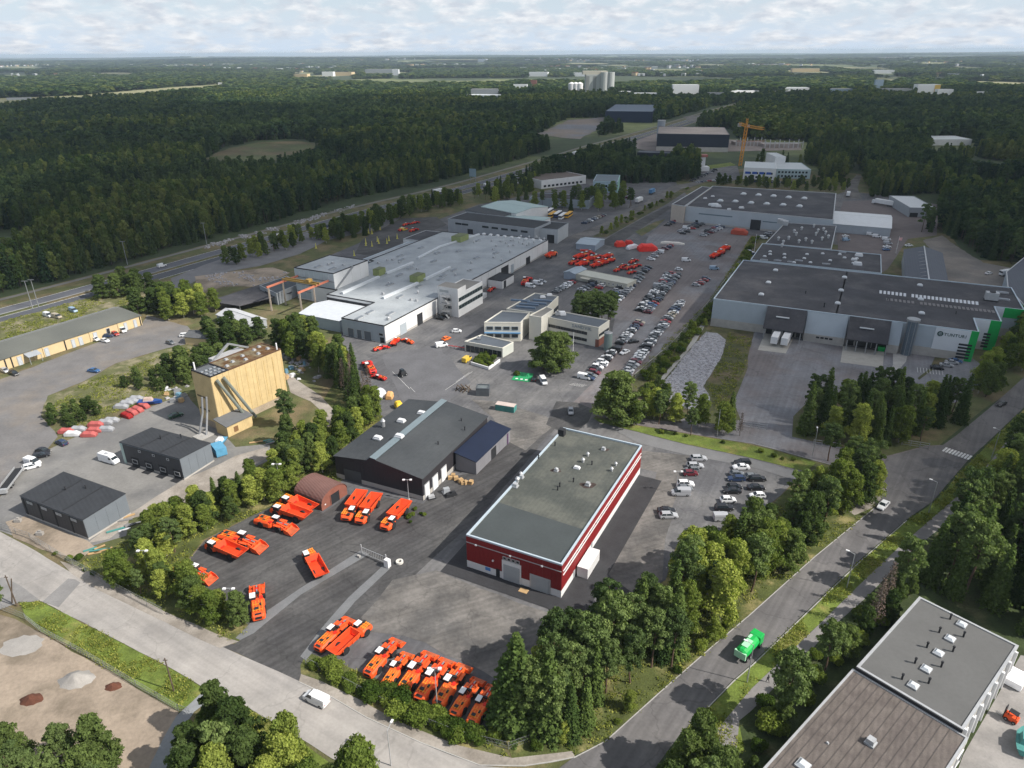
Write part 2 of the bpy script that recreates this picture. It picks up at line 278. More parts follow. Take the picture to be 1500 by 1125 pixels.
class Frame:
    def __init__(s, o, d): s.o = Vector(o); s.d = Vector(d).normalized(); s.n = Vector((-s.d.y, s.d.x)); s.rz = math.atan2(s.d.y, s.d.x)
    def __call__(s, u, v, z=None):
        p = s.o+s.d*u+s.n*v; return (p.x, p.y) if z is None else (p.x, p.y, z)
    def loc(s, px, py, z=0): q = Vector(P2(px, py, z))-s.o; return q.dot(s.d), q.dot(s.n)
    def rect(s, u0, v0, u1, v1): return [s(u0, v0), s(u1, v0), s(u1, v1), s(u0, v1)]
def ccw(pts):
    a = sum(pts[i-1][0]*pts[i][1]-pts[i][0]*pts[i-1][1] for i in range(len(pts)))
    return pts if a > 0 else pts[::-1]
def tess(pts, z, mi=0, mb=None):
    mb = mb or MB(); tr = tessellate_polygon([[Vector((p[0], p[1], 0)) for p in pts]])
    fs = []
    for t in tr:
        a, b, c = (Vector(pts[i][:2]) for i in t); fs.append(t if (b-a).cross(c-a) > 0 else t[::-1])
    return mb.add([(p[0], p[1], z) for p in pts], fs, mi)
# ------------------------------------------------------------------ ground and surfaces
def structure(name, mb, m, kind='structure'):
    o = mb.build(name, m); o['kind'] = kind; return o
def px_poly(pts, z=0): return [P2(x, y, z) for x, y in pts]
def wobble(pts, amp, step=4.0):                                  # uneven edge for unpaved borders
    out = []
    for i, p in enumerate(pts):
        q = pts[(i+1) % len(pts)]; a = Vector(p); b = Vector(q); n = max(1, int((b-a).length/step)); nn = Vector((-(b-a).y, (b-a).x)).normalized() if (b-a).length > 0 else Vector((0, 0))
        for k in range(n):
            c = a.lerp(b, k/n); w = amp*(noise.noise(Vector((c.x*.25, c.y*.25, 3)))+.5*noise.noise(Vector((c.x*.9, c.y*.9, 1)))); w = w if k else w*.3
            out.append(tuple(c+nn*w))
    return out
LV = {}
MZ = .17
def lev(l): LV[l] = LV.get(l, 0)+1; return .02*l+.0007*LV[l]
def sheet(name, pts, level, m, wob=0.0, world=False, step=4.0):
    w = pts if world else px_poly(pts)
    if wob: w = wobble(w, wob, step)
    return structure(name, tess(w, lev(level)), m)
def ribbon(pts, width, name, level, m, side=0.0):               # strip along a world polyline, side shifts it to the left
    L = []; R = []
    P_ = [Vector(p) for p in pts]
    for i, p in enumerate(P_):
        a = P_[max(i-1, 0)]; b = P_[min(i+1, len(P_)-1)]; t = (b-a).normalized(); n = Vector((-t.y, t.x))
        L.append(p+n*(side+width/2)); R.append(p+n*(side-width/2))
    mb = MB(); z = lev(level)
    for i in range(len(P_)-1): mb.quad((*R[i], z), (*R[i+1], z), (*L[i+1], z), (*L[i], z))
    return structure(name, mb, m), L, R
def smooth_line(pts, n=6):
    out = []; Q = [Vector(p) for p in pts]
    for i in range(len(Q)-1):
        p0, p1, p2, p3 = Q[max(i-1, 0)], Q[i], Q[i+1], Q[min(i+2, len(Q)-1)]
        for k in range(n):
            t = k/n; out.append(0.5*((2*p1)+(p2-p0)*t+(2*p0-5*p1+4*p2-p3)*t*t+(3*p1-p0-3*p2+p3)*t**3))
    return out+[Q[-1]]
# the terrain: flat where people build, faint hills far off
def ground_z(x, y):
    r = math.hypot(x, y); k = min(max((r-4500)/5000, 0), 1)
    return k*(max(0, noise.noise(Vector((x/5200, y/3000, 2.2)))+.25)*46+max(0, noise.noise(Vector((x/1700, y/1100, 7.1)))+.2)*16)
mb = MB(); xs = [-26000+i*1000 for i in range(53)]; ys = [-600, 0, 200, 500, 1000, 1700, 2500, 3500]+[4000+i*520 for i in range(50)]
for y in ys:
    for x in xs: mb.v.append((x, y, ground_z(x, y)))
nx = len(xs)
for j in range(len(ys)-1):
    for i in range(nx-1): a = j*nx+i; mb.f.append((a, a+1, a+1+nx, a+nx)); mb.m.append(0)
far_ground = mat('countryside', (0.030, 0.048, 0.020), 0.95, 0.25, 0.002, 0.0011, (0.13, 0.145, 0.06), (0.53, 0.64))
g = structure('ground', mb, mat('forest_floor', (0.042, 0.060, 0.026), 0.95, 0.25, 0.05, 0.0012, (0.17, 0.19, 0.075), (0.50, 0.60)))
for p in g.data.polygons: p.use_smooth = True

sheet('industrial_ground', [(-160, 640), (0, 560), (0, 470), (160, 425), (232, 404), (400, 352), (520, 318), (640, 292), (700, 276), (790, 252), (900, 262), (1000, 262), (1100, 245), (1260, 255), (1300, 300), (1380, 330), (1420, 380), (1600, 390),
    (1700, 470), (1500, 560), (1440, 600), (1330, 690), (1190, 800), (1090, 890), (940, 1030), (840, 1108), (700, 1300), (-400, 1300), (-500, 900)], 0.5, grass_dull)
# motorway
mw_px = [(-160, 505), (0, 463), (80, 441.5), (160, 419.5), (232, 399.5), (320, 374.5), (397, 353), (460, 335), (521, 317.5), (590, 300), (638, 288.5), (705, 271), (767, 252.5), (839, 230.5), (887, 215), (921, 205.5), (961, 193.5), (1000, 181), (1050, 165), (1095, 152)]
mw = smooth_line([P2(*p) for p in mw_px], 4)
ribbon(mw, 44, 'motorway_verge', 1, grass_dull, 6)
ribbon(mw, 9.6, 'motorway_carriageway', 2, mat('motorway_asphalt', (0.105, 0.11, 0.125), .9, .12, .1), 6.6)
ribbon(mw, 9.6, 'motorway_carriageway', 2, mat('motorway_asphalt_dark', (0.075, 0.08, 0.092), .9, .12, .1), -6.6)
for s in (1.95, 11.25, -1.95, -11.25): ribbon(mw, 0.3, 'lane_edge_line', 3, white_line, s)
ribbon(mw, 3.4, 'service_path', 3, mat('path_asphalt', (0.17, 0.165, 0.155), .9, .1, .2), 25)
# streets in the lower left
sheet('street', [(-260, 700), (0, 779), (40, 800), (69, 818), (120, 848), (165, 873), (240, 909), (322, 946), (380, 972), (438, 998), (486, 1022), (537, 1052), (617, 1089), (705, 1122), (790, 1128), (820, 1180), (700, 1230), (520, 1130), (420, 1070), (349, 1028), (301, 1009), (256, 982), (160, 932), (61, 881), (29, 882), (0, 893), (-200, 960), (-500, 900)], 4, asphalt_street, .25)
sheet('gravel_shoulder', [(88, 822), (110, 828), (170, 858), (240, 896), (330, 934), (350, 940), (322, 950), (240, 911), (165, 875), (105, 842)], 5, gravel, .5)
sheet('pavement', [(441, 988), (470, 998), (520, 1022), (590, 1060), (670, 1092), (750, 1111), (838, 1101), (842, 1109), (808, 1116), (767, 1122), (703, 1121), (617, 1088), (537, 1051), (486, 1021), (438, 999)], 6, gravel, .15)
sheet('street_patch', [(110, 849), (118, 854), (86, 890), (62, 882), (100, 848)], 5, asphalt_patch)
sheet('street_patch', [(-40, 860), (4, 846), (30, 858), (60, 881), (29, 883), (-20, 900)], 5, asphalt_patch)
sheet('sandy_lot', [(-400, 980), (0, 900), (40, 916), (130, 966), (200, 1008), (262, 1043), (246, 1080), (222, 1125), (190, 1300), (-500, 1300)], 2, dirt, .5)
sheet('grass_verge', [(29, 883), (61, 882), (160, 933), (256, 983), (300, 1010), (276, 1036), (262, 1040), (200, 1004), (130, 962), (60, 925), (38, 905)], 5, grass_m, .3)
sheet('grass_verge', [(320, 1018), (349, 1029), (430, 1078), (500, 1130), (380, 1200), (262, 1180), (272, 1080), (290, 1045)], 5, grass_m, .3)
sheet('footpath', [(301, 1010), (320, 1017), (285, 1043), (269, 1066), (253, 1110), (244, 1160), (206, 1160), (220, 1122), (240, 1081), (259, 1049), (280, 1030)], 6, mat('path_grey', (0.22, 0.23, 0.235), .9, .1, .3))
# main yard and the asphalt around the buildings
sheet('industrial_yard', [(344, 943), (372, 925), (332, 882), (262, 838), (300, 792), (374, 754), (430, 728), (475, 735), (500, 705), (545, 660), (560, 640), (540, 590), (520, 540), (500, 500), (500, 480), (480, 440), (440, 410), (470, 380), (540, 350), (620, 330), (700, 300), (790, 282), (860, 262), (985, 262), (1010, 290), (1180, 300), (1240, 280), (1330, 290), (1370, 320), (1330, 350), (1240, 360), (1100, 345), (1080, 380), (1040, 437), (985, 500), (925, 551), (870, 612), (930, 628),
    (1000, 642), (1100, 667), (1180, 691), (1150, 712), (1118, 745), (1060, 775), (990, 800), (975, 850), (903, 885), (850, 930), (790, 960), (762, 975), (745, 1010), (720, 1075), (660, 1048), (600, 1015), (540, 990), (500, 975), (450, 958), (440, 975), (438, 998), (380, 971)], 2, asphalt)
sheet('dark_asphalt_yard', [(322, 946), (344, 943), (372, 925), (332, 882), (262, 838), (300, 792), (374, 754), (433, 726), (473, 752), (509, 728), (560, 728), (620, 738), (655, 700), (700, 690), (745, 650), (800, 625), (815, 625), (760, 690), (690, 770), (640, 812), (600, 850), (565, 900), (520, 925), (470, 960), (446, 975), (438, 998), (380, 972)], 3, asphalt_dark, .6)
sheet('pale_asphalt_yard', [(575, 850), (640, 836), (700, 862), (760, 884), (800, 897), (850, 905), (790, 950), (745, 985), (735, 1000), (650, 960), (590, 932), (540, 925), (530, 905), (552, 880)], 4, asphalt_pale, 1.5)
sheet('dusty_ground', [(935, 660), (1010, 668), (1000, 700), (985, 745), (975, 790), (970, 850), (920, 870), (884, 832), (962, 692), (938, 686)], 3, asphalt_pale, 1.0)
sheet('concrete_strip', [(529, 806), (541, 812), (440, 872), (372, 928), (352, 938), (345, 935), (372, 908), (440, 862)], 5, mat('strip_grey', (0.155, 0.16, 0.165), .9, .12, .3), .15)
sheet('concrete_strip', [(562, 828), (572, 833), (520, 882), (480, 930), (448, 968), (440, 962), (470, 922), (510, 876)], 5, MATS['strip_grey'], .15)
sheet('dusty_ground', [(690, 585), (735, 590), (800, 610), (812, 622), (770, 660), (735, 640), (722, 612)], 3, asphalt_pale, 1.0)
sheet('asphalt_patch', [(815, 588), (845, 590), (870, 600), (862, 618), (835, 640), (800, 622)], 4, asphalt_dark, .3)
sheet('asphalt_patch', [(560, 520), (640, 505), (665, 530), (690, 560), (640, 600), (590, 590)], 3, mat('asphalt_mid', (0.115, 0.115, 0.122), .9, .14, .15), 2)
sheet('car_park', [(862, 618), (925, 551), (985, 500), (1040, 437), (1080, 380), (1100, 345), (1040, 322), (975, 325), (950, 345), (930, 400), (905, 440), (895, 500), (870, 560), (830, 598)], 3, asphalt_lot, .3)
sheet('car_park', [(1012, 668), (1100, 684), (1165, 704), (1120, 748), (1062, 772), (985, 792), (985, 745), (1002, 700)], 4, asphalt, .3)  # darker asphalt colour stands in for shade at the cloud's edge
sheet('access_lane', [(884, 622), (935, 634), (1005, 652), (1100, 672), (1176, 694), (1165, 704), (1100, 684), (1012, 668), (936, 650)], 5, mat('lane_grey', (0.16, 0.16, 0.162), .9, .1, .3))
# side road, main road, verge and cycle path
sheet('side_road', [(880, 598), (960, 606), (1050, 622), (1085, 615), (1075, 590), (1095, 540), (1097, 490), (1125, 480), (1240, 495), (1420, 522), (1458, 548), (1400, 590), (1250, 590), (1180, 592), (1162, 610), (1160, 640), (1215, 652), (1300, 668), (1356, 653), (1382, 652), (1420, 672), (1367, 733), (1281, 744), (1299, 718), (1284, 700), (1196, 676), (1132, 658), (1100, 650), (1000, 634), (930, 622), (868, 608)], 3, asphalt_lot)
main_l = [(760, 1180), (800, 1140), (840, 1110), (887, 1087), (967, 1015), (1047, 945), (1097, 903), (1193, 817), (1281, 745), (1299, 718), (1284, 700), (1300, 670), (1356, 655), (1380, 653), (1401, 638), (1447, 600), (1500, 553), (1600, 470)]
main_r = [(1620, 500), (1500, 597), (1455, 640), (1429, 664), (1412, 680), (1367, 734), (1327, 762), (1260, 820), (1177, 900), (1100, 974), (1073, 997), (1036, 1036), (996, 1076), (960, 1125), (940, 1180)]
sheet('main_road', main_l+main_r, 5, asphalt_road)
vg = [(1618, 506), (1500, 600), (1455, 643), (1431, 668), (1414, 684), (1369, 736), (1328, 764), (1262, 822), (1179, 902), (1102, 976), (1075, 999), (1038, 1038), (1000, 1078), (970, 1125)]
pl = [(1090, 1100), (1078, 1036), (1100, 1010), (1201, 914), (1260, 856), (1321, 798), (1380, 747), (1430, 702), (1460, 664), (1482, 637), (1500, 622), (1620, 530)]
sheet('grass_verge', vg+pl, 3, grass_m, .2)
sheet('cycle_path', [(1060, 1110), (1050, 1070)]+pl[1:]+[(1640, 545), (1504, 645), (1478, 666), (1445, 708), (1400, 756), (1330, 812), (1271, 874), (1220, 918), (1172, 970), (1100, 1042), (1083, 1056), (1078, 1110)], 5, mat('cycle_asphalt', (0.20, 0.19, 0.185), .9, .1, .3))
sheet('forest_edge_ground', [(1083, 1056), (1100, 1042), (1172, 970), (1271, 874), (1400, 756), (1504, 645), (1640, 545), (1900, 700), (1800, 1300), (1060, 1300), (1060, 1110)], 2, mat('understorey', (0.038, 0.055, 0.018), .95, .3, .3, .12, (0.085, 0.085, 0.04), (.5, .7), .1, 3))
sheet('embankment', [(738, 1075), (745, 1010), (762, 978), (850, 930), (905, 888), (975, 850), (990, 800), (1060, 776), (1120, 750), (1165, 706), (1185, 692), (1284, 702), (1298, 719), (1281, 744), (1193, 816), (1097, 902), (967, 1014), (887, 1086), (840, 1108), (838, 1101), (750, 1111)], 3, mat('embankment_grass', (0.075, 0.09, 0.025), .95, .3, .3, .15, (0.19, 0.165, 0.07), (.48, .66), .12, 3), .2)
sheet('hedge_ground', [(440, 975), (450, 956), (500, 973), (540, 990), (600, 1015), (660, 1048), (720, 1075), (748, 1110), (670, 1092), (590, 1060), (520, 1022), (470, 998), (441, 990)], 4, MATS['embankment_grass'], .2)
sheet('hedge_ground', [(110, 828), (190, 790), (240, 775), (290, 745), (340, 725), (395, 692), (440, 640), (490, 560), (520, 560), (560, 610), (550, 660), (500, 700), (475, 735), (430, 726), (374, 752), (300, 790), (262, 835), (332, 882), (372, 925), (344, 943), (240, 897), (170, 858)], 3, MATS['embankment_grass'], .4)
sheet('gravel_verge', [(1245, 706), (1284, 702), (1298, 719), (1290, 738), (1252, 755), (1230, 740)], 4, gravel, .4)
sheet('green_strip', [(868, 612), (935, 624), (1005, 636), (1100, 652), (1133, 660), (1196, 678), (1180, 691), (1100, 671), (1005, 651), (935, 633), (878, 619)], 6, grass_m, .2)
sheet('green_strip', [(925, 553), (985, 502), (1040, 440), (1082, 384), (1101, 346), (1112, 346), (1088, 386), (1050, 440), (1037, 478), (1012, 508), (965, 560), (975, 590), (1000, 620), (870, 606), (885, 580)], 4, mat('scrub_ground', (0.07, 0.075, 0.03), .95, .3, .2, .08, (0.13, 0.105, 0.06), (.45, .65), .1, 3), .4)
sheet('green_strip', [(1042, 482), (1104, 488), (1094, 530), (1070, 590), (1065, 612), (1010, 605), (960, 600), (962, 562), (1010, 508)], 4, MATS['scrub_ground'], .3)
sheet('stone_field', [(1034, 486), (1050, 488), (1063, 498), (1058, 520), (1042, 548), (1030, 566), (1040, 582), (1036, 598), (1010, 600), (975, 582), (968, 566), (985, 545), (1005, 518)], 5, rock_m, .6, step=2)
sheet('footpath', [(1030, 470), (1036, 471), (1020, 500), (968, 562), (962, 560), (1005, 512)], 5, concrete)
for q in ([(1120, 489), (1163, 494), (1151, 518), (1110, 513)], [(1235, 507), (1295, 516), (1293, 539), (1231, 531)]): sheet('loading_apron', q, 5, mat('apron', (0.36, 0.345, 0.31), .9, .08, .5))
sheet('footpath', [(1308, 514), (1330, 516), (1327, 530), (1314, 545), (1296, 553), (1308, 535)], 5, concrete, .1)
sheet('planting_bed', [(1371, 520), (1405, 526), (1386, 530), (1362, 545), (1346, 557), (1344, 554), (1362, 540)], 5, MATS['scrub_ground'])
# west side: garage yard, unit yard, gravel track
sheet('garage_yard', [(-200, 640), (-40, 590), (0, 556), (207, 477), (215, 462), (275, 478), (290, 495), (270, 505), (245, 510), (170, 532), (120, 560), (70, 580), (60, 610), (85, 640), (60, 668), (30, 690), (-10, 740), (-200, 760)], 2, mat('yard_grey', (0.155, 0.15, 0.148), .93, .14, .15, .05, (0.19, 0.17, 0.15), (.45, .62)), .6)
sheet('unit_yard', [(-10, 740), (30, 690), (60, 664), (100, 645), (180, 612), (250, 585), (275, 580), (330, 640), (345, 655), (395, 650), (400, 672), (330, 705), (300, 722), (250, 740), (190, 752), (185, 785), (135, 800), (60, 800), (0, 778)], 3, mat('yard_warm', (0.20, 0.195, 0.185), .93, .12, .15, .05, (0.15, 0.148, 0.145), (.45, .62)), .6)
sheet('gravel_track', [(270, 702), (300, 690), (345, 668), (392, 655), (395, 668), (345, 700), (300, 725), (240, 748), (192, 760), (160, 790), (128, 796), (182, 758)], 4, gravel, .7)
sheet('dirt_border', [(8, 765), (37, 757), (128, 792), (140, 802), (118, 820), (60, 805), (20, 788)], 5, dirt, .5)
sheet('gravel_track', [(418, 545), (440, 560), (470, 580), (490, 602), (482, 625), (458, 632), (474, 605), (455, 588), (425, 575)], 3, gravel, .3)
sheet('dry_grass', [(60, 610), (70, 582), (120, 562), (170, 533), (245, 512), (280, 506), (275, 530), (240, 548), (262, 570), (200, 590), (140, 612), (110, 628)], 4, mat('dry_field', (0.105, 0.11, 0.045), .95, .25, .2, .1, (0.21, 0.185, 0.12), (.45, .62), .08, 3), 1)
sheet('verge', [(0, 472), (160, 428), (232, 408), (245, 440), (180, 447), (0, 502)], 4, MATS['dry_field'], 1)
sheet('gravel_track', [(250, 408), (300, 388), (345, 372), (400, 355), (470, 335), (560, 322), (590, 318), (560, 335), (480, 352), (440, 372), (380, 390), (350, 395), (300, 405), (272, 420), (282, 432), (270, 436), (255, 425)], 5, mat('track_grey', (0.16, 0.16, 0.165), .92, .12, .2), .4)
sheet('rubble_ground', [(285, 405), (350, 397), (400, 392), (425, 400), (380, 420), (330, 420), (290, 430)], 5, dirt, .8)
sheet('training_yard', [(540, 345), (590, 320), (640, 318), (655, 330), (600, 350), (550, 375), (520, 372), (530, 352)], 6, asphalt_dark, .5)
# northern streets
sheet('north_street', [(600, 640)] if False else [(828, 349), (880, 329), (940, 300), (985, 272), (1010, 268), (1060, 250), (1075, 252), (1010, 275), (958, 303), (903, 330), (855, 352)], 5, asphalt_pale, .2)
sheet('north_street', [(878, 356), (905, 340), (945, 318), (978, 302), (984, 304), (952, 326), (915, 352), (898, 362)], 5, asphalt_dark)
sheet('green_strip', [(868, 347), (890, 335), (920, 318), (960, 298), (1000, 276), (1015, 274), (975, 300), (945, 316), (915, 333), (888, 348)], 6, MATS['scrub_ground'], .3)
sheet('green_strip', [(930, 340), (960, 325), (975, 321), (960, 334), (940, 346)], 6, grass_dull, .3)
sheet('north_street', [(1235, 290), (1240, 272), (1255, 256), (1262, 258), (1256, 275), (1262, 292)], 5, asphalt_pale)
sheet('car_park', [(760, 330), (775, 305), (860, 308), (890, 314), (870, 330), (830, 344)], 5, asphalt, .2)
sheet('car_park', [(1010, 262), (1040, 245), (1080, 243), (1085, 262), (1060, 268)], 5, asphalt, .2)
sheet('green_strip', [(1010, 252), (1033, 243), (1070, 238), (1078, 242), (1040, 248)], 6, grass_m)
sheet('tent_yard', [(1225, 330), (1235, 295), (1330, 292), (1375, 300), (1372, 345), (1330, 350), (1300, 395), (1290, 400), (1228, 372)], 4, mat('yard_red', (0.135, 0.115, 0.112), .92, .12, .2), .3)
sheet('gravel_yard', [(1352, 352), (1380, 345), (1400, 360), (1440, 385), (1520, 400), (1600, 420), (1500, 440), (1385, 418), (1375, 380)], 5, mat('yard_stone', (0.15, 0.14, 0.13), .92, .14, .1, .04, (0.19, 0.17, 0.15)), 1)
sheet('southeast_yard', [(1411, 1106), (1495, 960), (1700, 1000), (1700, 1300), (1340, 1300)], 3, mat('yard_light', (0.28, 0.265, 0.25), .92, .1, .3, .1, (0.22, 0.21, 0.2)))
# far clearings
sheet('quarry_clearing', [(788, 196), (812, 186), (832, 176), (885, 172), (884, 180), (872, 192), (850, 204), (822, 202)], 12, mat('quarry', (0.22, 0.185, 0.155), .95, .2, .02, .01, (0.15, 0.155, 0.17), (.42, .6)), 4, step=15)
sheet('mire_clearing', [(300, 233), (340, 237), (400, 236), (450, 222), (470, 211), (440, 207), (380, 209), (335, 217)], 12, mat('mire', (0.085, 0.10, 0.038), .95, .3, .03, .02, (0.12, 0.095, 0.05), (.42, .6)), 6, step=20)
fieldm = mat('field', (0.25, 0.24, 0.13), .95, .15, .01, .004, (0.14, 0.155, 0.07), (.42, .6))
FIELDS = [[(-40, 150), (0, 144), (120, 140), (180, 134), (250, 128), (330, 123), (328, 127), (262, 133), (200, 140), (60, 150), (0, 156)], [(195, 122), (210, 118), (215, 122), (200, 124)], [(1210, 98.5), (1290, 100), (1310, 103), (1250, 102.5)], [(1150, 103), (1230, 107), (1200, 107.5), (1155, 106)],
    [(1400, 98), (1450, 100), (1420, 101.5), (1390, 100)], [(940, 102), (1010, 103), (1000, 105), (950, 104.5)], [(1400, 118), (1500, 121), (1560, 127), (1500, 128), (1430, 122)], [(430, 112), (520, 108), (530, 110), (450, 114)], [(0, 100), (60, 99), (40, 101)], [(560, 120), (760, 118), (740, 121), (560, 122)]]
rf = random.Random(11)
for k in range(30):
    yy = 84.5+34*rf.random()**1.5; xx = rf.uniform(-150, 1650); hw = rf.uniform(12, 45); hh = .35+(yy-82)*.045*rf.uniform(.6, 1.6)
    if yy > 100 and 640 < xx < 1100: continue
    FIELDS.append([(xx-hw, yy), (xx-hw*.4, yy-hh), (xx+hw*.5, yy-hh*.8), (xx+hw, yy-hh*.1), (xx+hw*.6, yy+hh), (xx-hw*.5, yy+hh*.7)])
for q in FIELDS:
    w = px_poly(q); structure('field', tess([(x, y) for x, y in w], 0.4+max(ground_z(x, y) for x, y in w)), fieldm)
sheet('far_lot', [(1000, 171), (1060, 166), (1140, 152), (1150, 158), (1060, 178), (1010, 178)], 12, asphalt_pale)
sheet('builders_yard', [(935, 205), (960, 196), (1075, 205), (1170, 212), (1175, 220), (1075, 222), (960, 224), (925, 216)], 12, mat('builders_ground', (0.2, 0.17, 0.155), .95, .2, .05))
# kerbs
def kerb(name, pts, w=.18, h=.13, m=None):
    L = [Vector(p) for p in pts]; mb = MB()
    for a, b in zip(L, L[1:]):
        if (b-a).length > .2: mb.beam((*a, h/2+.03), (*b, h/2+.03), w, h)
    return structure(name, mb, m or concrete)
kerb('kerb', px_poly([(840, 1111), (887, 1086.5), (967, 1014.5), (1047, 944.5), (1097, 902.5), (1193, 816.5), (1281, 744.5)]))
kerb('kerb', px_poly([(438, 999.5), (486, 1021.5), (537, 1051.5), (617, 1088.5), (703, 1121.5), (767, 1122.5), (808, 1116.5), (840, 1110)]))
kerb('kerb', px_poly([(1299, 717), (1284, 700), (1196, 675.5), (1132, 657.5), (1100, 649.5)]))
kerb('kerb', px_poly([(1036, 1037.5), (1075, 998), (1102, 975), (1179, 901), (1262, 821), (1328, 763)]))
kerb('kerb', px_poly([(925, 552), (985, 501), (1040, 439), (1082, 383)]))
# painted marks
a, b = Vector(P2(1384, 659)), Vector(P2(1420, 671)); t = (b-a).normalized(); rd = (Vector(P2(1455, 610))-Vector(P2(1367, 690))).normalized()
cw = thing('pedestrian_crossing', 'white striped pedestrian crossing across the road beside the junction', 'crossing', (0, 0, 0))
for k in range(9):
    c0 = a+t*(b-a).length*k/8; mb = MB(); w_, l_ = .28, 1.6
    q = [c0-t*w_-rd*l_, c0+t*w_-rd*l_, c0+t*w_+rd*l_, c0-t*w_+rd*l_]; mb.quad(*[(*p, MZ) for p in q]); mb.build('stripe', white_line, cw)
gp = thing('green_parking_bays', 'bright green painted charging bays with white marks beside the round lawn', 'parking bays')
q = [P2(749, 557), P2(776, 560), P2(782, 548), P2(757, 545)]; tess(q, MZ).build('bay_paint', mat('green_paint', (.02, .27, .10), .8, .1, .5), gp)
for px, py in ((757, 555), (764, 556), (771, 557)): MB().box(*P2(px, py), MZ+.002, .9, .9, .006).build('bay_mark', white_line, gp)
for k in range(6):
    p = Vector(P2(838+k*3.4, 563+k*0.6)); d = Vector((.85, .5)); q = [p-d*1.4, p-d*1.4+Vector((.25, 0)), p+d*1.4+Vector((.25, 0)), p+d*1.4]; structure('hatched_marking', MB().quad(*[(*v, MZ) for v in q]), white_line)
for k in range(9):
    p = Vector(P2(1366+k*4.6-22, 546+k*.5)) ; q = [p, p+Vector((.14, 0)), p+Vector((2.2, 4.4)), p+Vector((2.06, 4.4))]; structure('bay_line', MB().quad(*[(*v, MZ) for v in q]), white_line)
for k, (x0, y0, x1, y1) in enumerate([(575, 545, 600, 570), (601, 568, 608, 575), (652, 572, 692, 545), (668, 560, 688, 546), (566, 503-20, 610, 496-15)]):
    a, b = Vector(P2(x0, y0)), Vector(P2(x1, y1)); n = Vector((-(b-a).y, (b-a).x)).normalized()*.055; structure('yard_line', MB().quad((*(a-n), MZ), (*(b-n), MZ), (*(b+n), MZ), (*(a+n), MZ)), white_line)
# ------------------------------------------------------------------ building kit
class Bld:
    def __init__(s, name, label, cat, pts, group=None):
        s.pts = ccw(pts); cx = sum(p[0] for p in s.pts)/len(s.pts); cy = sum(p[1] for p in s.pts)/len(s.pts)
        s.root = thing(name, label, cat, (cx, cy, 0), 0, group); s.inv = Matrix.Translation((-cx, -cy, 0)); s.c = (cx, cy)
    def put(s, name, mb, m, parent=None, label=None):
        me = mb.mesh(name, m); o = link(bpy.data.objects.new(name, me), parent or s.root)
        if parent is None: o.matrix_parent_inverse = s.inv
        if label: o['label'] = label
        return o
    def inst(s, name, me, loc, rz=0, sc=None):
        o = link(bpy.data.objects.new(name, me), s.root); o.location = (loc[0]-s.c[0], loc[1]-s.c[1], loc[2]); o.rotation_euler = (0, 0, rz)
        if sc: o.scale = sc
        return o
    def walls(s, h, m, z0=0, name='wall', pts=None): return s.put(name, MB().prism(pts or s.pts, z0, h, caps=False), m)
    def flat(s, h, m, trim, drop=.35, pts=None, wid=.35, name='roof', proud=.05):
        p = pts or s.pts; o = s.put(name, tess(p, h-drop), m)
        out = offset(p, proud); inn = offset(p, -wid); mb = MB(); n = len(p); zt = h+.06
        for i in range(n):
            j = (i+1) % n; A, B, D, E = out[i], out[j], inn[j], inn[i]
            mb.quad((*A, zt), (*B, zt), (*D, zt), (*E, zt)); mb.quad((*E, zt), (*D, zt), (*D, h-drop+.003), (*E, h-drop+.003)); mb.quad((*A, h-.35), (*B, h-.35), (*B, zt), (*A, zt)); mb.quad((*E, h-.35), (*D, h-.35), (*B, h-.35), (*A, h-.35))
        s.put('parapet', mb, trim); return o
    def edge(s, i, pts=None):
        p = pts or s.pts; a = Vector(p[i]); b = Vector(p[(i+1) % len(p)]); d = (b-a).normalized(); return a, d, Vector((d.y, -d.x)), (b-a).length
    def on(s, i, u0, u1, z0, z1, m, name='window', proud=.06, frame=None, pts=None, depth=None, label=None):
        """a box on wall i between the fractions u0..u1; with a frame material it becomes a frame and a sunk pane"""
        a, d, n, L = s.edge(i, pts); 
        if abs(u0) <= 1 and abs(u1) <= 1: u0, u1 = u0*L, u1*L
        A = a+d*u0; B = a+d*u1; c = (A+B)/2; rz = math.atan2(d.y, d.x); w = u1-u0
        if frame:
            t = .12; mb = MB()
            for x, z, sx, sz in ((0, z0, w, t), (0, z1-t, w, t), (-w/2+t/2, z0+t, t, z1-z0-2*t), (w/2-t/2, z0+t, t, z1-z0-2*t)):
                q = c+d*x+n*(proud/2); mb.box(q.x, q.y, z, sx, proud+.1, sz, 0, rz)
            f = s.put(name, mb, frame, label=label); q = c+n*(proud*.25)
            mb = MB().box(q.x-s.c[0]*0, q.y, z0+t, w-2*t, .1, z1-z0-2*t, 0, rz); g_ = s.put('pane', mb, m, f); g_.matrix_parent_inverse = Matrix.Identity(4)
            return f
        q = c+n*(proud/2-.05); return s.put(name, MB().box(q.x, q.y, z0, w, proud+.1, z1-z0, 0, rz), m, label=label)
    def panels(s, i, z0, z1, w, m, gap=.10, proud=.05, u0=0, u1=None, name='wall_panel', pts=None):
        a, d, n, L = s.edge(i, pts); u1 = L if u1 is None else u1; k = max(1, round((u1-u0)/w)); w = (u1-u0)/k
        me = MB().box(0, 0, 0, w-gap, .1, z1-z0).mesh(name, m); rz = math.atan2(d.y, d.x)
        for j in range(k):
            q = a+d*(u0+(j+.5)*w)+n*(proud-.05); s.inst(name, me, (q.x, q.y, z0), rz)
    def roofbox(s, px, py, z, sx, sy, sz, m, rz=0, name='roof_vent', taper=.9):
        q = P(px, py, z); return s.put(name, MB().box(q.x, q.y, z, sx, sy, sz, 0, rz, taper), m)
